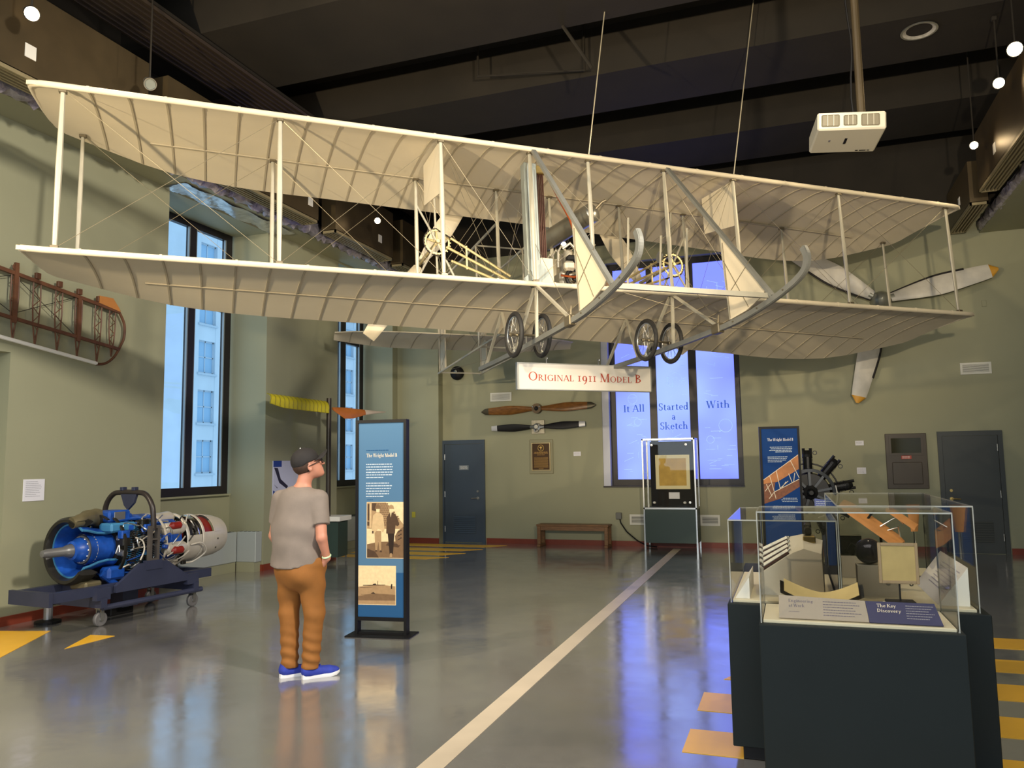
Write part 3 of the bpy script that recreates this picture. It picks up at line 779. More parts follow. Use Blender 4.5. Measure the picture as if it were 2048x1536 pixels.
def blade_prop(root, R, width, mt, thick=0.02, ang=0.0, name='blade', tipmt=None, tipfrac=0.9, root_r=0.08, pitch=0.5, edge=None, square=False):
    """one blade lying in the wall plane (x,z), facing -y"""
    prof = []
    for k in range(15):
        t = k / 14
        w_ = width * (0.42 + 0.58 * math.sin(min(1, t * 1.7) * math.pi / 2)) * (1 - 0.42 * max(0, t - 0.45) / 0.55)
        if not square and t > 0.9: w_ *= math.sqrt(max(0.04, 1 - ((t - 0.9) / 0.1) ** 2))
        prof.append((root_r + (R - root_r) * t, w_, pitch * (1 - t) + 0.1))
    def part(k0, k1, nm, m_, grow=0.0):
        mb = MB()
        def fn(i, j):
            r, w_, tw = prof[k0 + i]
            a = 2 * math.pi * j / 12
            x = math.cos(a) * w_ / 2 * (1 + grow); y = math.sin(a) * (thick * (1.15 - 0.7 * (r / R)) + grow * 0.02)
            px = x * math.cos(tw) - y * math.sin(tw); py = x * math.sin(tw) + y * math.cos(tw)
            q = (r, py, px)
            return (q[0] * math.cos(ang) - q[2] * math.sin(ang), q[1], q[0] * math.sin(ang) + q[2] * math.cos(ang))
        mb.grid(fn, k1 - k0 + 1, 12, True)
        n = len(mb.v)
        mb.f.append(tuple(range(12))); mb.f.append(tuple(range(n - 12, n)))
        return mb.build(nm, m_, root, True)
    kt = int(round(14 * tipfrac))
    part(0, kt, name, mt)
    if tipmt and kt < 14: part(kt, 14, name + '_tip', tipmt, 0.02)
    if edge:
        mb = MB(); pts = []; rs = []
        for k in range(0, 11):
            r, w_, tw = prof[k]
            x = w_ / 2 * 0.98
            px = x * math.cos(tw); py = x * math.sin(tw)
            pts.append((r * math.cos(ang) - px * math.sin(ang), py - .004, r * math.sin(ang) + px * math.cos(ang))); rs.append(0.022)
        mb.tube(pts, rs, 8); mb.build('deicer_strip', edge, root, True)

M_pwht = mat('worn_white_blade', rgb(205, 200, 190), 0.45, var=0.12, scale=4)
M_ptip = mat('ochre_blade_tip', rgb(205, 150, 52), 0.5)
M_rub = mat('black_rubber', rgb(32, 28, 28), 0.6)
t = thing('three_blade_propeller', 'large white three-bladed propeller with yellow tips on the far right wall', 'propeller', (1.64, VF - 0.21, 4.41))
for a in (12, 105 + 40, 255):
    blade_prop(t, 1.87, 0.40, M_pwht, 0.045, math.radians(a), tipmt=M_ptip, tipfrac=0.93, root_r=0.16, pitch=0.35, edge=M_rub)
MB().lathe([(0.001, -0.22), (0.06, -0.21), (0.12, -0.15), (0.16, -0.03), (0.17, 0.05), (0.14, 0.12), (0.06, 0.14)], 24, (0, 0, 0), 'Y').build('spinner', mat('grey_green_hub', rgb(150, 150, 138), 0.35, 0.5), t, True)
for k in range(3):
    a = math.radians((12, 145, 255)[k])
    MB().tube([(0.1 * math.cos(a), 0, 0.1 * math.sin(a)), (0.22 * math.cos(a), 0, 0.22 * math.sin(a))], 0.06, 12).build('blade_collar', MATS['grey_green_hub'], t)

M_wood = mat('varnished_propeller_wood', rgb(128, 84, 40), 0.3, var=0.3, scale=3, stretch=(3, 12, 12), coat=0.4)
M_red = mat('red_blade_band', rgb(165, 45, 35), 0.4)
M_tipg = mat('dark_metal_sheath', rgb(84, 78, 62), 0.4, 0.5)
t = thing('wooden_propeller', 'varnished wooden propeller with red bands and dark tips hung above the black one', 'propeller', (-4.835, VF - 0.06, 2.735))
for a in (1.5, 181.5):
    blade_prop(t, 1.22, 0.20, M_wood, 0.03, math.radians(a), tipmt=M_tipg, tipfrac=0.88, root_r=0.09, pitch=0.35)
    mb = MB()
    c, s_ = math.cos(math.radians(a)), math.sin(math.radians(a))
    mb.grid(lambda i, j: ((0.9 + 0.15 * i / 4) * c - (0.074 - 0.006 * i) * math.cos(2 * math.pi * j / 12) * s_, (0.0165 - .0005 * i) * math.sin(2 * math.pi * j / 12) + 0.012 * math.cos(2 * math.pi * j / 12), (0.9 + 0.15 * i / 4) * s_ + (0.074 - 0.006 * i) * math.cos(2 * math.pi * j / 12) * c), 5, 12, True)
    mb.build('red_band', M_red, t, True)
MB().lathe([(0.03, -0.055), (0.1, -0.055), (0.105, -0.03), (0.105, 0.03), (0.03, 0.03)], 24, (0, 0, 0), 'Y').build('hub', mat('dark_wood_hub', rgb(100, 78, 50), 0.35), t, True)
MB().lathe([(0.001, -0.05), (0.045, -0.05), (0.045, -0.06), (0.001, -0.045)], 16, (0, 0, 0), 'Y').build('hub_bore', M_black, t)
for a in (25, 155): MB().ball((0.078 * math.cos(math.radians(a)), -0.058, 0.078 * math.sin(math.radians(a))), 0.016, 8).build('bolt', M_chrome, t, True)

t = thing('black_propeller', 'black two-bladed propeller with silver square tips on a metal plate', 'propeller', (-4.83, VF - 0.07, 2.36))
M_bl = mat('matte_black_blade', rgb(22, 20, 22), 0.55)
M_sil = mat('silver_blade_tip', rgb(205, 205, 208), 0.4, 0.3)
for a in (2, 180.5):
    blade_prop(t, 1.0, 0.17, M_bl, 0.022, math.radians(a), tipmt=M_sil, tipfrac=0.86, root_r=0.12, pitch=0.3, square=True)
MB().bbox(-0.14, 0.14, 0.035, 0.07, -0.14, 0.14, 0.005).build('mount_plate', mat('scuffed_plate', rgb(175, 168, 150), 0.4, 0.4, var=0.15, scale=20), t)
MB().lathe([(0.001, -0.09), (0.04, -0.09), (0.045, -0.05), (0.075, -0.04), (0.08, 0.03), (0.001, 0.035)], 20, (0, 0, 0), 'Y').build('hub', M_steel, t, True)
for sg in (-1, 1): MB().tube([(sg * 0.05, -0.01, 0), (sg * 0.15, -0.01, 0)], [0.05, 0.03], 12).build('blade_clamp', M_steel, t)
MB().tube([(-0.05, -0.06, -0.05), (-0.03, -0.06, -0.1), (0.02, -0.05, -0.085)], 0.015, 8).build('lever', M_steel, t)

# bronze plaque
t = thing('bronze_plaque', 'framed bronze plaque with a round crest on the far wall below the propellers', 'plaque', (-4.778, VF, 1.755))
MB().bbox(-0.255, 0.255, -0.02, 0, -0.35, 0.35, 0.01).build('backboard', mat('sage_board', rgb(140, 136, 108), 0.5), t)
fr = MB().bbox(-0.205, -0.18, -0.04, -0.02, -0.285, 0.285, 0.005).bbox(0.18, 0.205, -0.04, -0.02, -0.285, 0.285, 0.005).bbox(-0.18, 0.18, -0.04, -0.02, 0.262, 0.285, 0.005).bbox(-0.18, 0.18, -0.04, -0.02, -0.285, -0.262, 0.005)
fr.build('frame', mat('silver_bronze_frame', rgb(190, 175, 140), 0.3, 0.8), t)
MB().box(-0.18, 0.18, -0.028, -0.02, -0.262, 0.262).build('bronze_plate', mat('brown_bronze', rgb(62, 42, 24), 0.35, 0.5, var=0.1), t)
cr = MB().torus((0, -0.03, 0.175), 0.062, 0.006, 'Y', 24, 6)
cr.prism([(-0.045, 0.015), (-0.01, 0.0), (0.0, -0.045), (0.012, 0.0), (0.04, 0.03), (0.01, 0.02), (0.0, 0.04), (-0.01, 0.02)], (0, -0.029, 0.175), (1, 0, 0), (0, 0, 1), (0, -1, 0), 0.004)
cr.build('crest', mat('raised_bronze', rgb(190, 160, 95), 0.35, 0.7), t)
tx = MB(); rnd = random.Random(5)
for z, a in ((0.085, 0.14), (0.062, 0.15), (0.03, 0.08)): textrow(tx, rnd, (0, -0.0295, 0), (1, 0, 0), (0, 0, 1), -a, a, z, 0.012)
for k in range(15): textrow(tx, rnd, (0, -0.0295, 0), (1, 0, 0), (0, 0, 1), -0.15, 0.15, -0.02 - k * 0.0145, 0.006)
textrow(tx, rnd, (0, -0.0295, 0), (1, 0, 0), (0, 0, 1), -0.05, 0.05, -0.25, 0.008)
tx.build('raised_text', mat('bronze_text', rgb(150, 118, 66), 0.4, 0.6), t)

def card(name, u, z, w_, h, label, wall='far'):
    if wall == 'far': t = thing(name, label, 'label card', (u, VF, z), 0, 'white wall label cards')
    else: t = thing(name, label, 'label card', (UL, u, z), math.radians(90), 'white wall label cards')
    MB().bbox(-w_ / 2, w_ / 2, -0.008, 0, -h / 2, h / 2, 0.002).build('card', mat('label_card_white', rgb(222, 220, 226), 0.5), t)
    tx = MB(); rnd = random.Random(int(abs(u * 100)))
    for k in range(int(h / 0.022) - 1): textrow(tx, rnd, (0, -0.009, 0), (1, 0, 0), (0, 0, 1), -w_ * 0.4, w_ * rnd.uniform(0.1, 0.4), h * 0.5 - 0.03 - k * 0.02, 0.005)
    tx.build('card_print', mat('pale_print', rgb(150, 150, 158), 0.6), t)
card('label_card', -4.025, 1.80, 0.15, 0.085, 'white label card on the far wall right of the plaque')
card('label_card', 1.168, 1.90, 0.14, 0.085, 'upper white label card on the wall left of the dark hatch')
card('label_card', 1.175, 1.41, 0.15, 0.115, 'lower white label card on the wall left of the dark hatch')
card('label_card', 6.45, 1.42, 0.26, 0.24, 'white label card on the left wall above the jet engine', 'left')

# hatch with a small glazed opening and red notice
t = thing('wall_hatch', 'dark brown wall hatch with a glazed top and small red notice', 'hatch', (1.905, VF, 1.57))
M_brn = mat('dark_brown_paint', rgb(66, 56, 44), 0.45)
MB().bbox(-0.325, 0.325, -0.04, 0, -0.48, 0.48, 0.006).build('frame', M_brn, t)
for (a, b, e, g) in ((-0.27, 0.27, 0.10, 0.14), (-0.27, 0.27, 0.40, 0.43), (-0.27, -0.235, 0.14, 0.40), (0.235, 0.27, 0.14, 0.40)):
    MB().box(a, b, -0.055, -0.04, e, g).build('sash', M_brn, t)
MB().box(-0.235, 0.235, -0.045, -0.041, 0.14, 0.40).build('pane', mat('dark_hatch_glass', rgb(40, 36, 18), 0.06, spec=0.9), t)
MB().bbox(-0.235, 0.235, -0.052, -0.04, -0.40, -0.02, 0.008).build('panel', M_brn, t)
MB().box(-0.085, 0.075, -0.058, -0.052, 0.035, 0.095).build('red_notice', mat('red_notice', rgb(178, 66, 50), 0.5), t)
tx = MB()
for z in (0.072, 0.05): textrow(tx, random.Random(9), (0, -0.0585, 0), (1, 0, 0), (0, 0, 1), -0.07, 0.06, z, 0.010)
tx.build('notice_print', M_white, t)

# outlets, round dome fixture on the wall, bench
MB().bbox(-7.595, -7.515, 14.985, 15.0, 0.52, 0.64, 0.004).build('outlet_plate', mat('yellow_plate', rgb(200, 190, 70), 0.5), None, label='small yellow outlet plate on the wall by the left door', cat='outlet')
MB().bbox(3.23, 3.30, VF - 0.015, VF, 4.20, 4.31, 0.004).build('outlet_plate', M_wall, None, label='small outlet plate high on the far wall below the right propeller blade', cat='outlet')
t = thing('junction_box', 'grey junction box on the far wall right of the bench', 'junction box', (-3.21, VF, 0.585))
MB().bbox(-0.055, 0.055, -0.06, 0, -0.07, 0.06, 0.008).build('box', mat('grey_box', rgb(105, 105, 100), 0.5), t)
MB().tube([(0.02, -0.04, -0.06), (0.04, -0.05, -0.14), (0.16, -0.1, -0.30), (0.36, -0.12, -0.46), (0.55, -0.14, -0.555), (0.75, -0.2, -0.565)], 0.012, 8).build('cord', M_black, t, True)
t = thing('wall_dome_fixture', 'round black fixture with a silver knob high on the wall left of the sign', 'fixture', (-6.61, VF, 3.555))
MB().lathe([(0.001, -0.14), (0.09, -0.13), (0.145, -0.08), (0.15, -0.03), (0.1, 0.0), (0.001, 0.0)], 24, (0, 0, 0), 'Y').build('dome', M_black, t, True)
MB().lathe([(0.001, -0.19), (0.035, -0.185), (0.04, -0.14), (0.001, -0.13)], 16, (0.02, 0, 0.02), 'Y').build('knob', M_chrome, t, True)
M_bench = mat('worn_oak', rgb(118, 84, 52), 0.45, var=0.25, scale=4, stretch=(2, 14, 14))
t = thing('wooden_bench', 'low wooden bench standing against the far wall', 'bench', (-4.04, 14.9, 0))
MB().bbox(-0.72, 0.72, -0.17, 0.17, 0.40, 0.435, 0.006).build('seat', M_bench, t)
for y in (-0.14, 0.14): MB().box(-0.66, 0.66, y - 0.015, y + 0.015, 0.32, 0.40).build('apron', M_bench, t)
for x in (-0.67, 0.67):
    for y in (-0.135, 0.135): MB().bbox(x - 0.035, x + 0.035, y - 0.03, y + 0.03, 0.05, 0.40, 0.005).build('leg', M_bench, t)
    MB().bbox(x - 0.035, x + 0.035, -0.19, 0.19, 0.0, 0.05, 0.006).build('foot_rail', M_bench, t)

# tall display case
M_green = mat('dark_green_laminate', rgb(44, 62, 56), 0.45)
t = thing('tall_display_case', 'tall glazed display case holding a framed yellowed paper by the filmed window', 'display case', (-2.14, 14.93, 0))
MB().box(-0.485, 0.485, -0.27, 0.24, 0.13, 0.745).build('cabinet', M_green, t)
for x in (-0.475, 0.475):
    for y in (-0.26, 0.23):
        MB().box(x - 0.015, x + 0.015, y - 0.015, y + 0.015, 0.0, 0.15).build('leg', M_steel, t)
    MB().box(x - 0.012, x + 0.012, -0.285, -0.265, 0.13, 2.05).build('front_rail', M_steel, t)
    MB().box(x - 0.012, x + 0.012, 0.225, 0.245, 0.76, 2.05).build('rear_rail', M_steel, t)
MB().box(-0.487, 0.487, -0.285, 0.245, 2.02, 2.05).build('top_rail', M_steel, t)
MB().box(-0.487, 0.487, -0.285, 0.245, 0.745, 0.775).build('deck', M_steel, t)
MB().box(-0.40, 0.46, 0.12, 0.15, 0.78, 2.0).build('back_panel', mat('black_velvet', rgb(16, 15, 15), 0.8), t)
MB().box(-0.462, 0.462, -0.278, -0.27, 0.775, 2.02).build('pane', M_acryl, t)
for x in (-0.478, 0.478): MB().box(x - 0.003, x + 0.003, -0.265, 0.225, 0.775, 2.02).build('pane', M_acryl, t)
pf = MB().box(-0.30, 0.34, 0.09, 0.12, 1.10, 1.165).box(-0.30, 0.34, 0.09, 0.12, 1.68, 1.745).box(-0.30, -0.235, 0.09, 0.12, 1.165, 1.68).box(0.275, 0.34, 0.09, 0.12, 1.165, 1.68)
pf.build('picture_mat', mat('ivory_mat', rgb(225, 214, 170), 0.6), t)
MB().box(-0.235, 0.275, 0.10, 0.12, 1.165, 1.68).build('old_paper', mat('yellowed_paper', rgb(190, 155, 75), 0.7, var=0.18, scale=5), t)
MB().box(-0.065, 0.135, 0.10, 0.118, 0.92, 1.04).build('caption_card', mat('label_card_white', rgb(222, 220, 226), 0.5), t)
for x, z in ((-0.30, 1.93), (0.33, 1.93), (0.37, 0.87)): MB().lathe([(0.001, -0.012), (0.022, -0.01), (0.024, 0)], 12, (x, -0.28, z), 'Y').build('screw_cap', M_steel, t)
for x in (-0.30, 0.26): MB().ball((x, -0.15, 0.86), 0.03, 10, (1, 1, 0.8)).build('case_lamp', M_white, t, True)

# convector covers below the left windows
M_conv = mat('pale_grey_convector', rgb(168, 174, 172), 0.4, 0.1)
def convector(loc, sx, sy, label):
    t = thing('convector_cover', label, 'heater', loc, 0, 'convector covers under the windows')
    MB().bbox(-sx, 0, -sy, sy, 0.15, 0.62, 0.008).build('cover', M_conv, t)
    MB().box(-sx, -0.02, -sy, sy, 0.0, 0.15).build('plinth', M_wall, t)
    for k in range(5):
        x = -sx + 0.02 + (sx - 0.04) * k / 4
        MB().box(x - 0.004, x + 0.004, -sy + 0.05, sy - 0.05, 0.62, 0.624).build('slot', M_black, t)
    return t
convector((UL - 0.37, 9.35, 0), 0.29, 0.98, 'long grey convector cover under the left front window behind the jet engine')
convector((UL - 0.02, 10.415, 0), 0.36, 0.08, 'short grey convector end box between the jet engine and the man')
convector((UL - 0.32, 13.7, 0), 0.34, 1.05, 'grey convector cover under the second window behind the banner stand')

# ------------------------------------------------------------------ the flyer
M_linen = mat('cream_linen', rgb(214, 201, 174), 0.75, var=0.05, scale=1.5, bump=0.05, bscale=250, sheen=0.1)
M_tape = mat('linen_rib_tape', rgb(178, 166, 142), 0.75)
M_spr = mat('silver_grey_spruce', rgb(176, 170, 152), 0.42, 0.15, var=0.06, scale=6)
M_lead = mat('silver_grey_skid', rgb(128, 128, 122), 0.4, 0.25, var=0.08, scale=5)
M_fit = mat('tarnished_fitting', rgb(120, 110, 90), 0.4, 0.6)
M_wire = mat('steel_wire', rgb(150, 140, 118), 0.4, 0.6)
fly = bpy.data.objects.new('biplane', None)
COL.objects.link(fly)
PM = [[0.763466, -0.644475, -0.042082], [0.645842, 0.762118, 0.045447], [0.002782, -0.061875, 0.998080]]
PO = (-1.902979, 8.738099, 3.618810)
fly.matrix_world = Matrix(((*PM[0], PO[0]), (*PM[1], PO[1]), (*PM[2], PO[2]), (0, 0, 0, 1)))
tag(fly, 'early cream linen biplane with skids and wheels hanging from wires', 'airplane')
GAP = 1.6
_cy = np.array([-0.05, 0.0, 0.12, 0.5, 0.85, 1.19, 1.55, 1.9]); _cz = np.array([-0.02, 0.0, 0.030, 0.055, 0.046, 0.013, -0.06, -0.148])
def camber(y):
    # smooth interpolation
    i = int(np.clip(np.searchsorted(_cy, y) - 1, 0, len(_cy) - 2))
    d = np.gradient(_cz, _cy)
    h = _cy[i + 1] - _cy[i]; t = (y - _cy[i]) / h
    return ((1 + 2 * t) * (1 - t) ** 2 * _cz[i] + t * (1 - t) ** 2 * h * d[i] + t * t * (3 - 2 * t) * _cz[i + 1] + t * t * (t - 1) * h * d[i + 1])
def wz(s, y, under=True):
    return camber(y) - 0.0172 * s * max(0, y) / 1.19 * (1 + 0.25 * max(0, y - 1.0)) - 0.0012 * s * s * max(0, y) / 1.19 * (1 if s > 0 else 0.0)
_tsp = np.array([0.0, 3.0, 3.5, 4.0, 4.5, 4.8, 5.13, 5.48, 5.67, 5.80, 5.86, 5.90, 5.92])
_tte = np.array([1.88, 1.90, 1.92, 1.91, 1.85, 1.78, 1.64, 1.43, 1.31, 1.22, 1.10, 0.85, 0.30])
def te(s): return float(np.interp(abs(s), _tsp, _tte))
def le(s): return 0.0 if abs(s) < 5.75 else 0.06 * ((abs(s) - 5.75) / 0.17) ** 2
def make_wing(zoff, name):
    ss = sorted(set([round(-5.4 + 0.3375 * k, 4) for k in range(33)] + [sg * v for sg in (-1, 1) for v in (5.55, 5.65, 5.72, 5.78, 5.82, 5.86, 5.88, 5.90, 5.91, 5.92)]))
    N = 15
    w_ = MB()
    def pt(i, j):
        s = ss[i]; a, b = le(s), te(s)
        up = j >= N
        k = j if not up else 2 * N - 1 - j
        y = a + (b - a) * (k / (N - 1)) ** 0.9
        th = 0.036 * (1 - (k / (N - 1))) + 0.006
        z = wz(s, y) - 0.004 + (th if up else 0)
        return (s, y, zoff + z)
    w_.grid(pt, len(ss), 2 * N, True)
    wing = w_.build(name, M_linen, fly, 50)
    for k in range(33):
        s = -5.4 + 0.3375 * k
        b = te(s)
        rb = MB()
        def rp(i, j):
            y = 0.03 + (b - 0.05) * i / 12
            z = wz(s, y) - 0.005
            return (s + (-0.012, -0.009, 0.009, 0.012)[j], y, zoff + z - (0.0, 0.009, 0.009, 0.0)[j])
        rb.grid(rp, 13, 4)
        rb.build('rib', M_tape, wing, False, False)
    sp = MB()
    def rs(i, j):
        s = -4.95 + 9.9 * i / 40
        y = 1.19 + (-0.022, -0.016, 0.016, 0.022)[j]
        return (s, y, zoff + wz(s, 1.19) - 0.006 - (0.0, 0.012, 0.012, 0.0)[j])
    sp.grid(rs, 41, 4)
    sp.build('rear_spar', M_tape, wing, False, False)
    # rounded leading edge following the tip corners
    path = [(-5.84, 1.14), (-5.885, 0.98), (-5.91, 0.75), (-5.92, 0.40), (-5.91, 0.20), (-5.88, 0.09), (-5.80, 0.02), (-5.68, -0.005)]
    path += [(-5.4 + 0.6 * k, -0.005) for k in range(19)] + [(-x, y) for x, y in path[::-1]]
    rr2 = [0.010, 0.013, 0.017, 0.022, 0.027] + [0.03] * (len(path) - 10) + [0.027, 0.022, 0.017, 0.013, 0.010]
    MB().tube([(a, b, zoff + wz(a, b) + 0.012) for a, b in path], rr2, 10).build('leading_edge', M_linen, wing, True)
    for k in range(17):
        s = -5.4 + 0.675 * k
        MB().tube([(s - 0.012, -0.005, zoff + 0.012), (s + 0.012, -0.005, zoff + 0.012)], 0.0325, 10).build('edge_tape', M_linen, wing, True)
    return wing
make_wing(0.0, 'lower_wing')
make_wing(GAP, 'upper_wing')

SP = [-5.61, -3.65, -1.95, -0.89, -0.145, 0.89, 1.91, 3.62, 5.58]
def strut(a, b, r=0.017, mt=None, name='strut', flat=1.35):
    return MB().tube([a, tuple((np.array(a) * 0.5 + np.array(b) * 0.5)), b], [r * 0.7, r, r * 0.7], 8, flat=flat).build(name, mt or M_spr, fly, True)
def fitting(p, name='socket'):
    MB().bbox(p[0] - 0.035, p[0] + 0.035, p[1] - 0.028, p[1] + 0.028, p[2] - 0.014, p[2] + 0.014, 0.004).build(name, M_fit, fly)
FT, FB, RT, RB = [], [], [], []
for s in SP:
    ft = (s, 0.03, GAP - 0.005); fb = (s, 0.03, 0.045)
    rt = (s, 1.19, GAP + wz(s, 1.19) - 0.02); rb_ = (s, 1.19, wz(s, 1.19) + 0.02)
    FT.append(ft); FB.append(fb); RT.append(rt); RB.append(rb_)
    strut(fb, ft, 0.022); strut(rb_, rt, 0.019)
    fitting((s, 0.03, GAP - 0.025)); fitting((s, 1.19, rt[2] - 0.008)); fitting((s, 0.02, 0.05))
def wire(a, b, r=0.0026):
    return MB().tube([a, b], r, 5).build('bracing_wire', M_wire, fly)
for i in range(8):
    if i in (3, 4): continue
    wire(FT[i], FB[i + 1]); wire(FB[i], FT[i + 1])
    wire(RT[i], RB[i + 1]); wire(RB[i], RT[i + 1])
for i in (2, 3, 5, 6):
    wire(FT[i], RB[i]); wire(FB[i], RT[i])
wire(FT[3], FB[5]); wire(FT[5], FB[3]); wire(RT[3], RB[5]); wire(RT[5], RB[3])
for i in (2, 6):
    for dz in (0.4, 0.8): wire(FT[i], (SP[i] * 0.55, 0.9, dz))
for sg in (-1, 1):
    wire((sg * 1.92, 0.03, GAP - 0.03), (sg * 0.4, 5.85, 0.08)); wire((sg * 1.92, 1.19, 0.05), (sg * 0.4, 5.85, 1.68))

# skids, diagonals, foot bar and the side fins
SK = [(-2.20, -0.15), (-2.235, -0.25), (-2.20, -0.35), (-2.10, -0.415), (-1.95, -0.465), (-1.70, -0.525), (-1.30, -0.585), (-0.90, -0.612), (0.4, -0.615), (1.3, -0.60), (2.12, -0.575)]
def catmull(P, n=5):
    P = [np.array(p, float) for p in P]; out = []
    for i in range(len(P) - 1):
        p0 = P[max(0, i - 1)]; p1 = P[i]; p2 = P[i + 1]; p3 = P[min(len(P) - 1, i + 2)]
        for k in range(n):
            t = k / n
            out.append(0.5 * (2 * p1 + (p2 - p0) * t + (2 * p0 - 5 * p1 + 4 * p2 - p3) * t * t + (3 * p1 - p0 - 3 * p2 + p3) * t ** 3))
    out.append(P[-1]); return out
def ribbon(pts2, s, w_, h, mt, name, parent):
    mb = MB(); P = [np.array(p) for p in pts2]
    def fn(i, j):
        t = P[min(i + 1, len(P) - 1)] - P[max(i - 1, 0)]; t = t / np.linalg.norm(t)
        n = np.array([-t[1], t[0]])
        a, b = ((-1, -1), (1, -1), (1, 1), (-1, 1))[j]
        q = P[i] + n * b * h / 2
        return (s + a * w_ / 2, q[0], q[1])
    mb.grid(fn, len(P), 4, True)
    mb.f.append((0, 1, 2, 3)); n = len(mb.v); mb.f.append((n - 4, n - 3, n - 2, n - 1))
    return mb.build(name, mt, parent)
SKS = (-0.875, 0.895)
for s in SKS:
    sk = ribbon(catmull(SK), s, 0.05, 0.055, M_lead, 'skid', fly)
    ribbon(catmull(SK[:8]), s, 0.03, 0.065, M_lead, 'skid_lamination', sk)
    for y in (-1.9, -1.5, -1.1):
        z = float(np.interp(y, [q[0] for q in SK[3:]], [q[1] for q in SK[3:]]))
        MB().tube([(s - 0.035, y, z), (s + 0.035, y, z)], 0.008, 8).build('bolt', M_fit, sk)
    MB().bar((s, -0.05, GAP - 0.03), (s, -1.72, -0.49), 0.035, 0.05, (1, 0, 0)).build('diagonal_strut', M_lead, fly)
    # fabric fin
    poly = [(-0.97, 0.41), (-1.03, -0.56), (-1.30, -0.53), (-1.56, -0.45), (-1.63, -0.40)]
    fin = MB().prism(poly, (s - 0.006, 0, 0), (0, 1, 0), (0, 0, 1), (1, 0, 0), 0.012).build('side_fin', M_linen, fly)
    e = MB()
    for a, b in ((poly[0], poly[1]), (poly[0], poly[-1])): e.bar((s, *a), (s, *b), 0.022, 0.016, (1, 0, 0))
    e.build('fin_batten', M_spr, fin)
    for a, b in (((-1.0, 0.1), (-1.35, -0.5)), ((-1.02, -0.3), (-1.45, -0.02)), ((-1.01, 0.3), (-1.04, -0.54))): wire((s - 0.01, *a), (s - 0.01, *b), 0.004)
    # V struts to the skid
    for (a, b) in (((s, 0.03, 0.0), (s, -0.80, -0.58)), ((s, 0.05, 0.0), (s, 0.10, -0.59)), ((s, 0.1, 0.0), (s, 0.75, -0.59)), ((s, 1.19, -0.02), (s, 0.95, -0.58)), ((s, 1.19, -0.02), (s, 1.85, -0.57))):
        MB().bar(a, b, 0.024, 0.034, (1, 0, 0)).build('skid_strut', M_spr, fly)
    MB().bbox(s - 0.04, s + 0.04, -0.86, -0.72, -0.66, -0.55, 0.01).build('skid_shoe', M_fit, fly)
    MB().tube([(s, -0.80, -0.58), (s + 0.005, -0.82, -0.45)], [0.018, 0.005], 8).build('turnbuckle', M_fit, fly)
    wire((s, -0.8, -0.5), (s * 0.2, 0.03, 0.0)); wire((s, -0.8, -0.55), (s, 0.03, 0.5))
MB().bar((-0.875, -1.72, -0.50), (0.895, -1.66, -0.47), 0.035, 0.05).build('foot_bar', M_spr, fly)
MB().bar((0.05, -0.42, -0.06), (1.35, -0.42, -0.06), 0.03, 0.035).build('foot_bar', M_spr, fly)

# wheels
M_tyre = mat('dark_tyre_rubber', rgb(40, 38, 36), 0.65)
def wheel(s, y, z):
    t = bpy.data.objects.new('wheel', None); COL.objects.link(t); t.parent = fly; t.location = (s, y, z)
    MB().torus((0, 0, 0), 0.235, 0.026, 'X', 40, 10).build('tyre', M_tyre, t, True)
    MB().torus((0, 0, 0), 0.207, 0.011, 'X', 36, 8).build('rim', M_steel, t, True)
    sp = MB()
    for k in range(24):
        a = 2 * math.pi * k / 24; b = a + (0.35 if k % 2 else -0.35)
        sp.tube([((0.035 if k % 2 else -0.035), 0.022 * math.cos(b), 0.022 * math.sin(b)), (0, 0.206 * math.cos(a), 0.206 * math.sin(a))], 0.0022, 4)
    sp.build('spokes', M_steel, t)
    MB().lathe([(0.012, -0.06), (0.02, -0.05), (0.028, -0.035), (0.014, -0.02), (0.014, 0.02), (0.028, 0.035), (0.02, 0.05), (0.012, 0.06)], 14, (0, 0, 0), 'X').build('wheel_hub', M_fit, t, True)
for (s, y, z) in ((-1.09, 0.24, -0.525), (-0.655, 0.46, -0.47), (0.68, 0.36, -0.49), (1.11, 0.48, -0.487)):
    wheel(s, y, z)
MB().tube([(-1.14, 0.215, -0.53), (-0.6, 0.485, -0.465)], 0.014, 8).build('axle', M_fit, fly)
MB().tube([(0.63, 0.345, -0.49), (1.16, 0.495, -0.487)], 0.014, 8).build('axle', M_fit, fly)

# tail booms, rudders and elevator
for s in (-0.4, 0.4):
    for z in (0.05, 1.70):
        MB().tube([(s, 1.19, z if z > 1 else 0.03), (s, 5.95, z)], 0.019, 8).build('tail_boom', M_spr, fly)
    strut((s, 3.55, 0.05), (s, 3.55, 1.70), 0.015); strut((s, 5.85, 0.05), (s, 5.85, 1.70), 0.015)
    for a, b in (((s, 1.25, 0.06), (s, 3.55, 1.7)), ((s, 1.25, 1.65), (s, 3.55, 0.05)), ((s, 3.55, 0.05), (s, 5.85, 1.7)), ((s, 3.55, 1.7), (s, 5.85, 0.05))): wire(a, b)
    rd = MB()
    poly = [(5.86, 0.12), (6.16, 0.10), (6.22, 0.25), (6.22, 1.55), (6.16, 1.72), (5.86, 1.70)]
    rd.prism(poly, (s - 0.012 + 0.12, 0, 0), (0, 1, 0), (0, 0, 1), (1, 0, 0), 0.024).build('rudder', M_linen, fly)
for y in (3.55, 5.85):
    for z in (0.05, 1.70): MB().tube([(-0.4, y, z), (0.4, y, z)], 0.014, 8).build('boom_spreader', M_spr, fly)
wire((-0.4, 3.55, 0.05), (0.4, 5.85, 0.05)); wire((0.4, 3.55, 0.05), (-0.4, 5.85, 0.05)); wire((-0.4, 3.55, 1.7), (0.4, 3.55, 0.05)); wire((0.4, 3.55, 1.7), (-0.4, 3.55, 0.05))
el = MB()
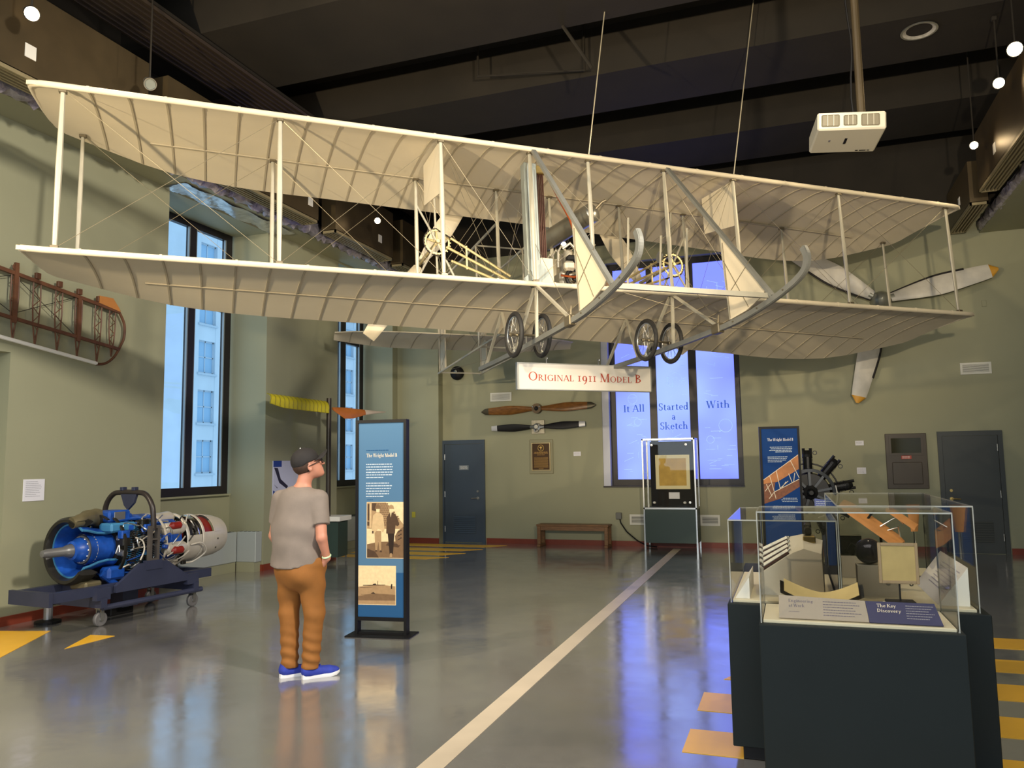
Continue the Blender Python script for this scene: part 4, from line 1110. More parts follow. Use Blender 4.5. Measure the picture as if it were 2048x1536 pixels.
_es = [-2.30, -2.22, -2.0, -1.6, -1.2, -0.8, -0.4, 0, 0.4, 0.8, 1.2, 1.6, 2.0, 2.22, 2.30]
def ef(i, j):
    s = _es[i]; k = abs(s) / 2.3
    a, b = 5.55 + 0.25 * max(0, (k - 0.55) / 0.45) ** 2, 6.42 - 0.48 * max(0, (k - 0.45) / 0.55) ** 1.6
    jj = j if j < 8 else 15 - j
    y = a + (b - a) * jj / 7
    z = 0.70 + 0.05 * math.sin(math.pi * jj / 7) - 0.10 * jj / 7 + (0.018 if j >= 8 else 0)
    return (s, y, z)
el.grid(ef, len(_es), 16, True)
eo = el.build('elevator', M_linen, fly, 50)
for s in _es[2:-2]:
    rb = MB(); i = _es.index(s)
    rb.grid(lambda a, b: (ef(i, a)[0] + (-0.01, 0.01)[b], ef(i, a)[1], ef(i, a)[2] - 0.004), 8, 2)
    rb.build('rib', M_tape, eo, False, False)

# propellers with sprockets, chain tubes
M_iron = mat('pale_cast_metal', rgb(196, 178, 128), 0.4, 0.4)
M_chain = mat('dark_chain', rgb(48, 42, 36), 0.5, 0.6)
for sg in (-1, 1):
    c = (sg * 1.69, 1.2, 0.84 if sg < 0 else 0.80)
    t = bpy.data.objects.new('sprocket', None); COL.objects.link(t); t.parent = fly; t.location = c
    n = 26
    ring = MB().lathe([(0.140, -0.008), (0.160, -0.008), (0.160, 0.008), (0.140, 0.008)], 40, (0, 0, 0), 'Y', closed=True)
    for k in range(n):
        a = 2 * math.pi * k / n
        ring.bar((0.158 * math.cos(a), 0, 0.158 * math.sin(a)), (0.176 * math.cos(a), 0, 0.176 * math.sin(a)), 0.014, 0.010, (0, 1, 0))
    ring.build('toothed_ring', M_iron, t)
    sp = MB()
    for k in range(5):
        a = 2 * math.pi * k / 5 + 0.4
        sp.tube([(0.03 * math.cos(a), 0, 0.03 * math.sin(a)), (0.145 * math.cos(a), 0, 0.145 * math.sin(a))], [0.02, 0.009], 6)
    sp.build('spokes', M_iron, t)
    MB().tube([(0, -0.05, 0), (0, 0.9, 0)], 0.024, 10).build('propeller_shaft', M_iron, t)
    pb = bpy.data.objects.new('propeller', None); COL.objects.link(pb); pb.parent = fly; pb.location = (c[0], 2.1, c[2])
    ang = math.radians(56) if sg < 0 else math.radians(124)
    blade_prop(pb, 1.25, 0.30, M_linen, 0.03, ang, root_r=0.05, tipfrac=1.0, pitch=0.75 * sg, square=True)
    blade_prop(pb, 1.25, 0.30, M_linen, 0.03, ang + math.pi, root_r=0.05, tipfrac=1.0, pitch=0.75 * sg, square=True)
    # frame carrying the shaft
    for a, b in (((sg * 1.95, 1.19, 0.35), c), ((sg * 1.95, 1.19, 1.3), c), ((sg * 1.3, 1.19, 0.03), c), ((sg * 1.69, 1.19, 0.02), (c[0], 1.25, c[2])), ((c[0], 1.25, c[2]), (sg * 1.72, 1.19, GAP))):
        MB().tube([a, b], 0.014, 8).build('shaft_stay', M_spr, fly)
    # chain guide tubes between engine and sprocket
    e0 = np.array([sg * 0.62 if sg > 0 else -0.78, 0.95, 0.30])
    for off in (0.165, -0.165):
        p1 = np.array(c) + np.array([-sg * 0.12 * 0, 0, off])
        d = (e0 + np.array([0, 0, off * 0.35])) - p1
        MB().tube([p1 + d * 0.18, p1 + d * 0.95], 0.016, 8).build('chain_tube', M_iron, fly)
        MB().tube([p1, p1 + d * 0.2], 0.010, 6).build('chain', M_chain, fly)
    ch = MB()
    ch.torus(c, 0.172, 0.009, 'Y', 24, 6, 90 if sg < 0 else -90, 270 if sg < 0 else 90)
    ch.build('chain', M_chain, fly)
    q = np.array(c) + (e0 - np.array(c)) * 0.12; q2 = np.array(c) + (e0 - np.array(c)) * 0.96
    MB().tube([q, q2], 0.017, 8).build('chain_tube', M_iron, fly)
    mid = np.array(c) + (e0 - np.array(c)) * 0.38
    MB().bar(mid + np.array([0, 0, 0.15]), mid - np.array([0, 0, 0.15]), 0.02, 0.02, (0, 1, 0)).build('tube_clamp', M_iron, fly)

# small vertical vanes at the inner bays
for s in (-1.95, 1.93):
    poly = [(0.05, 1.57), (0.72, 1.60), (0.72, 1.10), (0.05, 0.98)]
    MB().prism(poly, (s - 0.02, 0, 0), (0, 1, 0), (0, 0, 1), (1, 0, 0), 0.012).build('vane', M_linen, fly)

# radiator
M_rad = mat('weathered_radiator_tin', rgb(150, 156, 150), 0.45, 0.35, var=0.25, scale=4, stretch=(8, 8, 1))
M_tub = mat('dark_copper_tube', rgb(62, 34, 24), 0.35, 0.5)
r_ = bpy.data.objects.new('radiator', None); COL.objects.link(r_); r_.parent = fly; r_.location = (-0.79, 0.22, 0.05)
MB().bbox(-0.125, 0.035, -0.06, 0.06, 0.0, 1.48, 0.01).build('radiator_tank', M_rad, r_)
for k in range(4):
    MB().tube([(0.055 + 0.022 * k, -0.02, 0.1), (0.055 + 0.022 * k, -0.02, 1.36)], 0.010, 8).build('radiator_tube', M_tub, r_)
for k in range(3): MB().box(-0.10 + 0.05 * k, -0.095 + 0.05 * k, -0.064, -0.058, 0.3, 1.4).build('seam', M_lead, r_)
MB().bbox(0.03, 0.15, -0.06, 0.06, 1.36, 1.46, 0.01).build('header_tank', M_brass, r_)
MB().bbox(0.03, 0.19, -0.07, 0.07, 0.0, 0.33, 0.01).build('lower_tank', M_linen, r_)
MB().bar((-0.14, -0.07, 0.0), (0.08, -0.07, 0.2), 0.01, 0.16, (0, 0, 1)).build('plate', M_rad, r_)

# engine
e_ = bpy.data.objects.new('flyer_engine', None); COL.objects.link(e_); e_.parent = fly; e_.location = (-0.32, 0.65, 0.05)
M_alu = mat('cast_aluminium', rgb(188, 180, 160), 0.4, 0.5, var=0.15, scale=10)
M_cop = mat('copper_pipe', rgb(170, 84, 44), 0.3, 0.8)
MB().bbox(-0.14, 0.16, -0.36, 0.36, 0.02, 0.24, 0.03).build('crankcase', M_alu, e_)
for k in range(4):
    y = -0.27 + 0.18 * k
    MB().lathe([(0.001, 0.52), (0.05, 0.515), (0.06, 0.49), (0.062, 0.24), (0.075, 0.235)], 16, (0.02, y, 0)).build('cylinder', M_alu, e_, True)
    MB().tube([(0.0, y, 0.5), (-0.06, y, 0.58), (-0.11, y, 0.5), (-0.12, y, 0.3)], 0.016, 8).build('intake_pipe', M_alu, e_, True)
    MB().tube([(0.07, y, 0.48), (0.12, y, 0.5), (0.13, y, 0.42)], 0.010, 8).build('valve_rod', M_brass, e_, True)
MB().tube([(0.05, -0.40, 0.42), (0.10, -0.42, 0.36), (0.12, -0.41, 0.2), (0.08, -0.40, 0.1)], 0.022, 10).build('water_pipe', M_cop, e_, True)
MB().tube([(-0.1, -0.38, 0.5), (-0.02, -0.42, 0.56), (0.06, -0.4, 0.5), (0.05, -0.38, 0.4)], 0.018, 10).build('water_pipe', M_alu, e_, True)
MB().torus((0.02, -0.41, 0.14), 0.10, 0.022, 'Y', 24, 8).build('flywheel', M_black, e_, True)
MB().lathe([(0.001, -0.44), (0.04, -0.44), (0.05, -0.40), (0.001, -0.38)], 16, (0.02, 0, 0.14), 'Y').build('flywheel_hub', M_chrome, e_, True)
MB().bbox(-0.11, 0.03, -0.46, -0.36, 0.22, 0.34, 0.03).build('magneto', M_alu, e_)
MB().tube([(0.10, -0.44, 0.10), (0.24, -0.44, 0.10)], 0.06, 14).build('oil_pump', M_black, e_, True)
MB().tube([(-0.16, -0.42, 0.16), (-0.02, -0.48, 0.13), (0.10, -0.48, 0.18), (0.22, -0.46, 0.17)], 0.014, 8).build('fuel_line', M_cop, e_, True)
MB().bbox(-0.06, 0.08, -0.44, -0.34, 0.34, 0.42, 0.02).build('carburettor', M_black, e_)
# fuel tank
M_tank = mat('dull_tinned_tank', rgb(150, 148, 138), 0.32, 0.8, var=0.12, scale=5)
a, b = np.array((0.10, 0.42, 1.12)), np.array((-0.22, 1.25, 0.98))
d = b - a
MB().tube([a - d * 0.03, a, a + d * 0.02, b - d * 0.02, b, b + d * 0.03], [0.03, 0.10, 0.125, 0.125, 0.10, 0.03], 20).build('fuel_tank', M_tank, fly, 30)
MB().tube([a + d * 0.05, (0.2, 0.38, 1.24), (0.24, 0.36, 1.26)], 0.018, 8).build('filler_neck', M_fit, fly)
MB().tube([(-0.62, 0.2, 1.42), (-0.3, 0.3, 0.95), (-0.16, 0.35, 0.62)], 0.013, 8).build('water_hose', M_cop, fly, True)

# seats, levers
M_seat = mat('tan_seat_fabric', rgb(128, 104, 80), 0.7)
for s in (0.42, 0.98):
    st = bpy.data.objects.new('pilot_seat', None); COL.objects.link(st); st.parent = fly; st.location = (s, 0.35, 0.09)
    MB().bbox(-0.2, 0.2, -0.2, 0.2, 0.0, 0.05, 0.015).build('seat_cushion', M_seat, st)
    MB().bbox(-0.2, 0.2, 0.19, 0.22, 0.05, 0.20, 0.012).build('seat_back', M_seat, st)
    for x in (-0.17, 0.17): MB().tube([(x, -0.17, 0), (x, -0.17, -0.05)], 0.012, 6).build('seat_leg', M_spr, st)
for (s, y, z1) in ((0.24, -0.05, 0.86), (1.06, -0.02, 0.82), (0.70, 0.0, 0.70)):
    MB().bar((s, y, 0.05), (s + 0.03, y - 0.06, z1), 0.014, 0.022).build('control_lever', M_spr, fly)
MB().lathe([(0.001, 0), (0.07, 0), (0.07, 0.012), (0.001, 0.012)], 20, (0.72, 0.0, 0.45), 'X').build('lever_wheel', M_steel, fly)
for k in range(4):
    s = 0.1 + 0.36 * k
    MB().bbox(s, s + 0.3, -0.02, 0.28, 0.055, 0.075, 0.004).build('floor_slat', M_spr, fly)

SUSP_ = []
def room(p):
    return tuple(fly.matrix_world @ Vector(p))
fly_mw = fly.matrix_world.copy()
def roomp(p):
    v = fly_mw @ Vector(p); return (v.x, v.y, v.z)
for s, px, lab in ((-0.145, (-0.62, 8.35, 7.72), 'left thin steel wire carrying the biplane from the ceiling'), (1.91, (0.86, 9.65, 7.72), 'right thin steel wire carrying the biplane from the ceiling')):
    q = roomp((s, 0.0, GAP + 0.046))
    SUSP_.append((q, lab))

for (q, lab), top in zip(SUSP_, ((-1.754, 8.742, 7.7), (-0.152, 10.069, 7.7))):
    MB().tube([q, top], 0.007, 6).build('suspension_wire', mat('bright_cable', rgb(200, 190, 165), 0.35, 0.5), None, label=lab, cat='wire', group='wires holding the biplane')

# hanging sign
M_signw = mat('ivory_sign_face', rgb(222, 216, 206), 0.5)
sg_ = bpy.data.objects.new('hanging_sign', None); COL.objects.link(sg_)
tag(sg_, 'long white hanging sign reading original 1911 model b in red letters', 'sign')
o3 = fly_mw @ Vector((0.455, 1.60, -0.752))
sg_.location = o3
sg_.rotation_euler = (0, 0, math.atan2(PM[1][0], PM[0][0]))
W2 = 0.99
MB().box(-W2, W2, -0.02, 0.02, -0.172, 0.172).build('sign_face', M_signw, sg_)
fr = MB().box(-W2 - .012, W2 + .012, -0.026, 0.026, 0.168, 0.18).box(-W2 - .012, W2 + .012, -0.026, 0.026, -0.18, -0.168).box(-W2 - 0.018, -W2 + .006, -0.03, 0.03, -0.18, 0.18).box(W2 - .006, W2 + 0.012, -0.026, 0.026, -0.18, 0.18)
fr.build('sign_frame', mat('silver_sign_frame', rgb(185, 185, 180), 0.35, 0.6), sg_)
lts = [MB() for _ in range(4)]
lettering(None, 'O^R^I^G^I^N^A^L 1911 M^O^D^E^L B', (0.0, -0.022, -0.055), (1, 0, 0), (0, 0, 1), 0.116, 0.70, True, 1.70, words=lts)
for lt in lts: lt.build('lettering', mat('rust_red_ink', rgb(178, 74, 54), 0.6), sg_)
for x in (-0.58, 0.19):
    MB().tube([(x, 0, 0.17), (x, 0, 0.24)], 0.006, 6).torus((x, 0, 0.25), 0.016, 0.004, 'Y', 12, 5).build('hook', M_steel, sg_)

# ------------------------------------------------------------------ cutaway jet engine and its trolley
M_eblue = mat('bright_engine_blue', rgb(26, 72, 156), 0.35, var=0.35, scale=9)
M_lblue = mat('light_engine_blue', rgb(58, 118, 160), 0.4, var=0.15, scale=5)
M_dkm = mat('dark_engine_metal', rgb(48, 46, 42), 0.4, 0.6, var=0.2, scale=8)
M_eol = mat('drab_olive_casting', rgb(104, 96, 72), 0.45, 0.3, var=0.15, scale=5)
M_etan = mat('pale_engine_casing', rgb(196, 188, 174), 0.38, 0.25, var=0.08, scale=4)
M_ered = mat('red_cutaway_paint', rgb(128, 30, 22), 0.4)
M_navy = mat('navy_trolley_paint', rgb(46, 50, 70), 0.42, var=0.1, scale=4)
M_egrey = mat('grey_engine_metal', rgb(128, 128, 130), 0.35, 0.6)
ER = -math.radians(5.5)
jet = thing('jet_engine', 'blue cutaway jet engine with a pale exhaust mounted on the trolley', 'engine', (-7.27, 6.35, 0.0), ER)
tro = thing('engine_trolley', 'navy steel trolley with casters and roll hoop under the jet engine', 'trolley', (-7.27, 6.35, 0.0), ER)
CZ = 0.78
def jl(prof, nm, m_, n=36, a0=0, a1=360, closed=False, sm=True, parent=None, c=(0, 0, CZ)):
    return MB().lathe(prof, n, c, 'Y', a0, a1, closed).build(nm, m_, parent or jet, sm)
jl([(0.36, 0.02), (0.355, -0.03), (0.335, -0.055), (0.305, -0.05), (0.285, 0.0), (0.285, 0.10), (0.34, 0.16), (0.365, 0.10)], 'intake_ring', mat('black_intake_ring', rgb(34, 32, 28), 0.4), 48, 62, 318, True)
jl([(0.355, 0.05), (0.36, 0.25), (0.345, 0.34), (0.335, 0.34), (0.345, 0.25), (0.345, 0.05)], 'front_cowl', M_dkm, 30, 95, 285, True)
jl([(0.285, 0.02), (0.27, 0.10), (0.23, 0.22), (0.21, 0.34), (0.225, 0.46), (0.205, 0.46), (0.195, 0.33), (0.215, 0.21), (0.255, 0.09), (0.27, 0.02)], 'intake_bell', M_eblue, 40, 52, 322, True)
jl([(0.286, 0.012), (0.270, 0.012), (0.270, 0.03), (0.286, 0.03)], 'bell_rim', M_lblue, 40, 52, 322, True)
for a in (52, 322):
    ar = math.radians(a)
    MB().tube([(r * math.cos(ar), y, CZ + r * math.sin(ar)) for r, y in ((0.278, 0.02), (0.262, 0.10), (0.222, 0.22), (0.203, 0.34), (0.215, 0.46))], 0.014, 6).build('cut_edge', M_lblue, jet, True)
jl([(0.17, 0.14), (0.16, 0.30), (0.165, 0.45), (0.10, 0.46)], 'inner_duct', M_eblue, 30)
jl([(0.001, -0.30), (0.035, -0.295), (0.045, -0.25), (0.05, -0.06), (0.06, -0.04), (0.07, 0.0), (0.075, 0.06)], 'drive_shaft', M_egrey, 20)
jl([(0.075, 0.02), (0.10, 0.03), (0.105, 0.06), (0.11, 0.07), (0.13, 0.10), (0.13, 0.14), (0.11, 0.15)], 'gear_hub', M_eblue, 28)
jl([(0.05, 0.13), (0.15, 0.14), (0.155, 0.17), (0.145, 0.18), (0.05, 0.18)], 'reduction_disc', M_egrey, 28)
jl([(0.05, 0.20), (0.165, 0.20), (0.165, 0.225), (0.05, 0.23)], 'white_gear', M_etan, 28)
for k in range(12):
    a = 2 * math.pi * k / 12
    MB().ball((0.128 * math.cos(a), 0.132, CZ + 0.128 * math.sin(a)), 0.011, 6).build('bolt', M_chrome, jet)
for k in range(6):
    a = 2 * math.pi * k / 6
    MB().lathe([(0.001, 0.192), (0.026, 0.194), (0.026, 0.20)], 12, (0.115 * math.cos(a), 0, CZ + 0.115 * math.sin(a)), 'Y').build('gear_hole', M_black, jet)
# black bands round the front half
for y, r, a0, a1 in ((0.40, 0.345, 0, 360), (0.30, 0.352, 60, 300)):
    jl([(r, y), (r + 0.012, y + 0.005), (r + 0.012, y + 0.035), (r, y + 0.04)], 'band', M_dkm, 40, a0, a1, True)
# olive duct elbow on top of the intake
MB().tube(catmull([(0.10, -0.05, CZ + 0.30), (0.10, 0.03, CZ + 0.315), (0.04, 0.16, CZ + 0.335), (-0.04, 0.32, CZ + 0.33), (-0.08, 0.42, CZ + 0.30)], 4), [0.062] * 4 + [0.070] * 4 + [0.085] * 4 + [0.10] * 5, 16).build('bleed_duct', M_eol, jet, True)
MB().lathe([(0.001, 0.0), (0.05, 0.0), (0.052, 0.005)], 16, (0.10, -0.053, CZ + 0.30), 'Y').build('duct_mouth', M_black, jet)
# the body: core drum, casting lumps, accessory boxes
jl([(0.001, 0.44), (0.22, 0.44), (0.24, 0.52), (0.26, 0.75), (0.25, 0.95), (0.20, 1.02), (0.001, 1.02)], 'core_drum', M_dkm, 32)
jl([(0.33, 0.44), (0.34, 0.60), (0.335, 0.92), (0.30, 0.96), (0.285, 0.96), (0.315, 0.91), (0.32, 0.60), (0.31, 0.44)], 'outer_case', M_eblue, 36, 62, 300, True)
for k in range(7):
    y = 0.52 + 0.065 * k
    d = MB()
    for j in range(26):
        a = math.radians(-60 + 125 * j / 25)
        d.bar((0.24 * math.cos(a), y, CZ + 0.24 * math.sin(a)), (0.30 * math.cos(a), y + 0.012, CZ + 0.30 * math.sin(a)), 0.004, 0.022, (0, 1, 0))
    d.build('compressor_blades', M_egrey if k % 2 else M_lblue, jet)
rnd = random.Random(17)
def rad(a, r, y): return np.array([r * math.cos(a), y, CZ + r * math.sin(a)])
for k in range(46):
    a = math.radians(rnd.uniform(-75, 75)); r = rnd.uniform(0.25, 0.325); y = rnd.uniform(0.42, 0.98)
    if abs(a) < 0.5 and 0.55 < y < 0.9 and k % 3: continue
    c = rad(a, r, y); s = rnd.uniform(0.016, 0.046)
    m_ = rnd.choice((M_eblue, M_eblue, M_eblue, M_lblue, M_dkm, M_egrey))
    if k % 3 == 0:
        MB().tube([c, c + np.array([0.6 * math.cos(a), rnd.uniform(-.5, .5), 0.6 * math.sin(a)]) * s * 2], s * 0.6, 10).build('accessory', m_, jet)
    else:
        MB().bbox(c[0] - s, c[0] + s * 0.8, c[1] - s * 1.3, c[1] + s, c[2] - s, c[2] + s, s * 0.25).build('casting', m_, jet)
MB().bbox(-0.12, 0.14, 0.36, 0.64, CZ + 0.27, CZ + 0.40, 0.02).build('accessory_box', M_eblue, jet)
MB().bbox(0.14, 0.15, 0.42, 0.56, CZ + 0.29, CZ + 0.385, 0.004).build('filter_screen', M_egrey, jet)
MB().bbox(0.05, 0.26, 0.30, 0.62, CZ + 0.17, CZ + 0.27, 0.02).build('casting', M_lblue, jet)
MB().bbox(0.10, 0.27, 0.28, 0.50, CZ - 0.34, CZ - 0.20, 0.03).build('casting', M_eblue, jet)
MB().tube([(0.20, 0.25, CZ - 0.26), (0.22, 0.42, CZ - 0.40)], 0.035, 12).build('accessory', M_eblue, jet)
MB().tube([(0.24, 0.42, CZ - 0.05), (0.34, 0.42, CZ - 0.06)], 0.035, 12).build('drain_cup', M_egrey, jet)
MB().bbox(0.0, 0.26, 0.02, 0.22, CZ - 0.40, CZ - 0.32, 0.02).build('casting', M_eol, jet)
# pipes
for k in range(34):
    a0 = math.radians(rnd.uniform(-75, 60)); y0 = rnd.uniform(0.35, 0.9)
    P = [rad(a0, 0.33, y0)]
    for q in range(3):
        a0 += rnd.uniform(-0.3, 0.3); y0 += rnd.uniform(-0.05, 0.16)
        P.append(rad(a0, rnd.uniform(0.31, 0.36), y0))
    MB().tube(catmull(P, 4), rnd.choice((0.006, 0.008, 0.010)), 6).build('pipe', rnd.choice((M_steel, M_steel, M_dkm, M_eblue, M_etan)), jet, True)
MB().tube([(0.345, 0.50, CZ - 0.02), (0.36, 0.78, CZ + 0.0)], 0.010, 8).build('control_rod', M_chrome, jet)
MB().tube(catmull([(0.33, 0.55, CZ + 0.10), (0.36, 0.62, CZ + 0.06), (0.37, 0.64, CZ - 0.04), (0.36, 0.6, CZ - 0.15)], 4), 0.009, 8).build('pipe', M_etan, jet, True)
# rear: manifold hoop, combustor cans, turbine bands, exhaust
jl([(0.325, 0.965), (0.34, 0.97), (0.34, 0.985), (0.325, 0.99)], 'mount_flange', M_etan, 40, closed=True)
jl([(0.20, 0.98), (0.27, 1.05), (0.27, 1.25), (0.20, 1.30)], 'mid_case', M_eblue, 32)
for k in range(7):
    a = 2 * math.pi * k / 7 - 0.30
    p0 = rad(a, 0.25, 1.00); p1 = rad(a, 0.265, 1.30)
    m_ = M_etan
    MB().tube([p0, p0 + (p1 - p0) * 0.12, p0 + (p1 - p0) * 0.85, p1], [0.045, 0.075, 0.08, 0.06], 14).build('combustor_can', m_, jet, 30)
    if k in (0, 1, 6):
        n = np.array([math.cos(a), 0, math.sin(a)])
        q0 = rad(a, 0.325, 1.06); q1 = rad(a, 0.333, 1.24)
        MB().tube([q0, q0 + (q1 - q0) * 0.2, q0 + (q1 - q0) * 0.8, q1], [0.012, 0.045, 0.045, 0.012], 12).build('cutaway_opening', M_ered, jet, True)
jl([(0.30, 1.30), (0.315, 1.31), (0.315, 1.335), (0.30, 1.34)], 'turbine_flange', M_etan, 40, closed=True)
jl([(0.295, 1.34), (0.285, 1.55), (0.275, 1.55), (0.285, 1.34)], 'turbine_case', M_etan, 40, 150, 370, True)
jl([(0.27, 1.34), (0.262, 1.44), (0.24, 1.44), (0.24, 1.34)], 'turbine_wheel', M_dkm, 36, closed=True)
for y in (1.46, 1.505): jl([(0.27, y), (0.285, y + .005), (0.285, y + .025), (0.27, y + .03)], 'chrome_band', M_chrome, 40, closed=True)
jl([(0.28, 1.56), (0.29, 1.565), (0.29, 1.59), (0.28, 1.595)], 'tail_flange', M_etan, 40, closed=True)
jl([(0.278, 1.595), (0.268, 1.75), (0.25, 1.92), (0.22, 2.02), (0.212, 2.02), (0.24, 1.92), (0.258, 1.75), (0.268, 1.595)], 'exhaust_cone', M_etan, 40, 95, 375, True)
jl([(0.255, 1.60), (0.245, 1.75), (0.23, 1.77)], 'exhaust_lining', M_ered, 30)
jl([(0.276, 1.66 + .1), (0.268, 1.80), (0.25, 1.92), (0.22, 2.02), (0.212, 2.02), (0.24, 1.92), (0.26, 1.80), (0.266, 1.76)], 'exhaust_cone', M_etan, 20, 14, 96, True)
jl([(0.001, 1.62), (0.12, 1.62), (0.06, 1.85), (0.001, 1.95)], 'tail_bullet', M_dkm, 24)
for a in (-0.1, -0.55): MB().ball(rad(a, 0.262, 1.82), 0.012, 6).build('rivet', M_dkm, jet)
MB().tube(catmull([rad(-0.2, 0.30, 1.36), rad(-0.15, 0.33, 1.5), rad(-0.5, 0.335, 1.6), rad(-1.0, 0.33, 1.5), rad(-1.1, 0.31, 1.36)], 5), 0.010, 8).build('exhaust_pipe', M_etan, jet, True)
for k in range(9):
    a = rnd.uniform(-1.4, 1.0); p = rad(a, 0.325, rnd.uniform(1.0, 1.33))
    MB().tube(catmull([p, rad(a + 0.2, 0.345, p[1] + 0.05), rad(a + 0.35, 0.33, p[1] + 0.12)], 4), 0.008, 6).build('pipe', rnd.choice((M_steel, M_dkm, M_etan)), jet, True)
for k in range(8):
    a = rnd.uniform(-1.5, -0.9)
    p = rad(a, 0.33, rnd.uniform(0.95, 1.35)); MB().bbox(p[0] - .02, p[0] + .02, p[1] - .03, p[1] + .03, p[2] - .025, p[2] + .02, 0.006).build('casting', M_dkm, jet)

# trolley
hp = catmull([(-0.40, 0.72, 0.62), (-0.40, 0.72, 1.02), (-0.38, 0.72, 1.22), (-0.27, 0.72, 1.345), (-0.12, 0.72, 1.37), (0.12, 0.72, 1.37), (0.27, 0.72, 1.345), (0.375, 0.72, 1.22), (0.405, 0.72, 1.05), (0.41, 0.72, 0.95)], 5)
MB().tube(hp, 0.03, 12).build('roll_hoop', mat('worn_dark_hoop', rgb(50, 44, 42), 0.35, 0.2), tro, True)
for x in (-0.10, 0.09): MB().bbox(x - 0.025, x + 0.025, 0.69, 0.75, 1.39, 1.43, 0.004).build('lifting_lug', M_navy, tro)
MB().prism([(-0.12, 1.35), (0.14, 1.35), (0.10, 1.25), (0.0, 1.17), (-0.06, 1.22)], (0, 0.70, 0), (1, 0, 0), (0, 0, 1), (0, 1, 0), 0.03).build('hanger_plate', M_navy, tro)
for x in (-0.41, 0.41):
    MB().box(x - 0.025, x + 0.025, 0.66, 0.69, 0.60, 1.0).box(x - 0.025, x + 0.025, 0.76, 0.79, 0.60, 1.0).box(x - 0.025, x + 0.025, 0.69, 0.76, 0.97, 1.0).box(x - 0.025, x + 0.025, 0.69, 0.76, 0.60, 0.64).box(x - 0.025, x + 0.025, 0.69, 0.76, 0.84, 0.86).build('hoop_leg', mat('grey_steel_leg', rgb(92, 86, 82), 0.4, 0.4), tro)
    sg = 1 if x > 0 else -1
    MB().prism([(0.55, 0.60), (0.90, 0.60), (1.20, 0.40), (1.20, 0.33), (0.25, 0.33), (0.25, 0.40)], (x - 0.02, 0, 0), (0, 1, 0), (0, 0, 1), (1, 0, 0), 0.04).build('gusset', M_navy, tro)
    MB().box(x - 0.03, x + 0.03, 0.62, 0.83, 0.52, 0.62).build('gusset_cap', M_navy, tro)
for x in (-0.20, 0.33):
    MB().box(x - 0.04, x + 0.04, -0.42, 1.62, 0.32, 0.42).build('side_beam', M_navy, tro)
for y in (-0.38, 0.10, 1.58): MB().box(-0.16, 0.29, y - 0.04, y + 0.04, 0.325, 0.415).build('cross_beam', M_navy, tro)
MB().box(-0.25, 0.38, -0.46, -0.42, 0.29, 0.43).build('end_plate', M_navy, tro)
for y in (0.12, 1.30): MB().box(0.37, 0.44, y - 0.10, y + 0.06, 0.28, 0.40).build('stake_pocket', M_navy, tro)
MB().tube([(0.42, 0.10, 0.20), (0.42, 1.42, 0.20)], 0.030, 10).build('side_tube', M_navy, tro)
MB().tube([(-0.42, 0.10, 0.20), (-0.42, 1.42, 0.20)], 0.030, 10).build('side_tube', M_navy, tro)
for y in (0.10, 1.32):
    MB().box(-0.45, 0.45, y - 0.035, y + 0.035, 0.20, 0.30).build('axle_beam', M_navy, tro)
M_cast = mat('grey_caster_rubber', rgb(96, 94, 94), 0.5)
def caster(x, y):
    t = bpy.data.objects.new('caster', None); COL.objects.link(t); t.parent = tro; t.location = (x, y, 0)
    MB().lathe([(0.02, -0.022), (0.065, -0.024), (0.075, -0.015), (0.075, 0.015), (0.065, 0.024), (0.02, 0.022)], 24, (0, 0, 0.075), 'X').build('caster_wheel', M_cast, t, True)
    MB().lathe([(0.001, -0.03), (0.025, -0.03), (0.025, 0.03), (0.001, 0.03)], 12, (0, 0, 0.075), 'X').build('caster_hub', M_steel, t)
    MB().box(-0.04, -0.03, -0.02, 0.02, 0.065, 0.19).box(0.03, 0.04, -0.02, 0.02, 0.065, 0.19).box(-0.04, 0.04, -0.035, 0.035, 0.18, 0.20).build('caster_fork', M_steel, t)
for (x, y) in ((0.34, 0.14), (0.34, 1.36), (-0.36, 1.36)): caster(x, y)
MB().tube([(-0.36, 0.05, 0.03), (-0.36, 0.05, 0.32)], 0.045, 12).build('jack_post', M_egrey, tro)
MB().lathe([(0.001, 0.0), (0.13, 0.0), (0.13, 0.025), (0.05, 0.04), (0.001, 0.04)], 20, (-0.36, 0.05, 0)).build('jack_foot', M_black, tro)
MB().bbox(-0.25, -0.02, 0.55, 0.85, 0.0, 0.10, 0.01).build('chock_block', M_black, tro)
MB().box(-0.1, 0.1, 0.6, 0.8, 0.10, 0.32).build('centre_post', M_navy, tro)

# ------------------------------------------------------------------ wing skeleton on the left wall
M_ww = mat('aged_red_brown_wood', rgb(92, 57, 36), 0.5, var=0.3, scale=6)
M_ply = mat('orange_plywood', rgb(176, 116, 58), 0.45, var=0.1, scale=5)
sk = thing('wing_skeleton', 'bare wooden wing frame with ribs hung on the left wall', 'wing frame', (UL, 6.0, 3.0))
XW = 0.075
def sbar(v0, z0, v1, z1, nm, w_=0.03, h=0.05, m_=None, x=XW):
    return MB().bar((x, v0 - 6, z0 - 3), (x, v1 - 6, z1 - 3), w_, h, (0, 0, 1)).build(nm, m_ or M_ww, sk)
sbar(4.4, 3.98, 7.46, 3.60, 'front_spar', 0.04, 0.04)
sbar(4.4, 3.46, 7.48, 3.13, 'rear_spar', 0.035, 0.036)
MB().tube([(XW, 4.4 - 6, 3.24 - 3), (XW, 7.15 - 6, 2.915 - 3)], 0.022, 8).build('trailing_edge', M_white, sk)
bow = catmull([(7.46, 3.60), (7.545, 3.46), (7.55, 3.30), (7.505, 3.19), (7.41, 3.03), (7.28, 2.93), (7.14, 2.905)], 5)
MB().tube([(XW, a - 6, b - 3) for a, b in bow], 0.016, 8).build('wing_tip_bow', M_ww, sk, True)
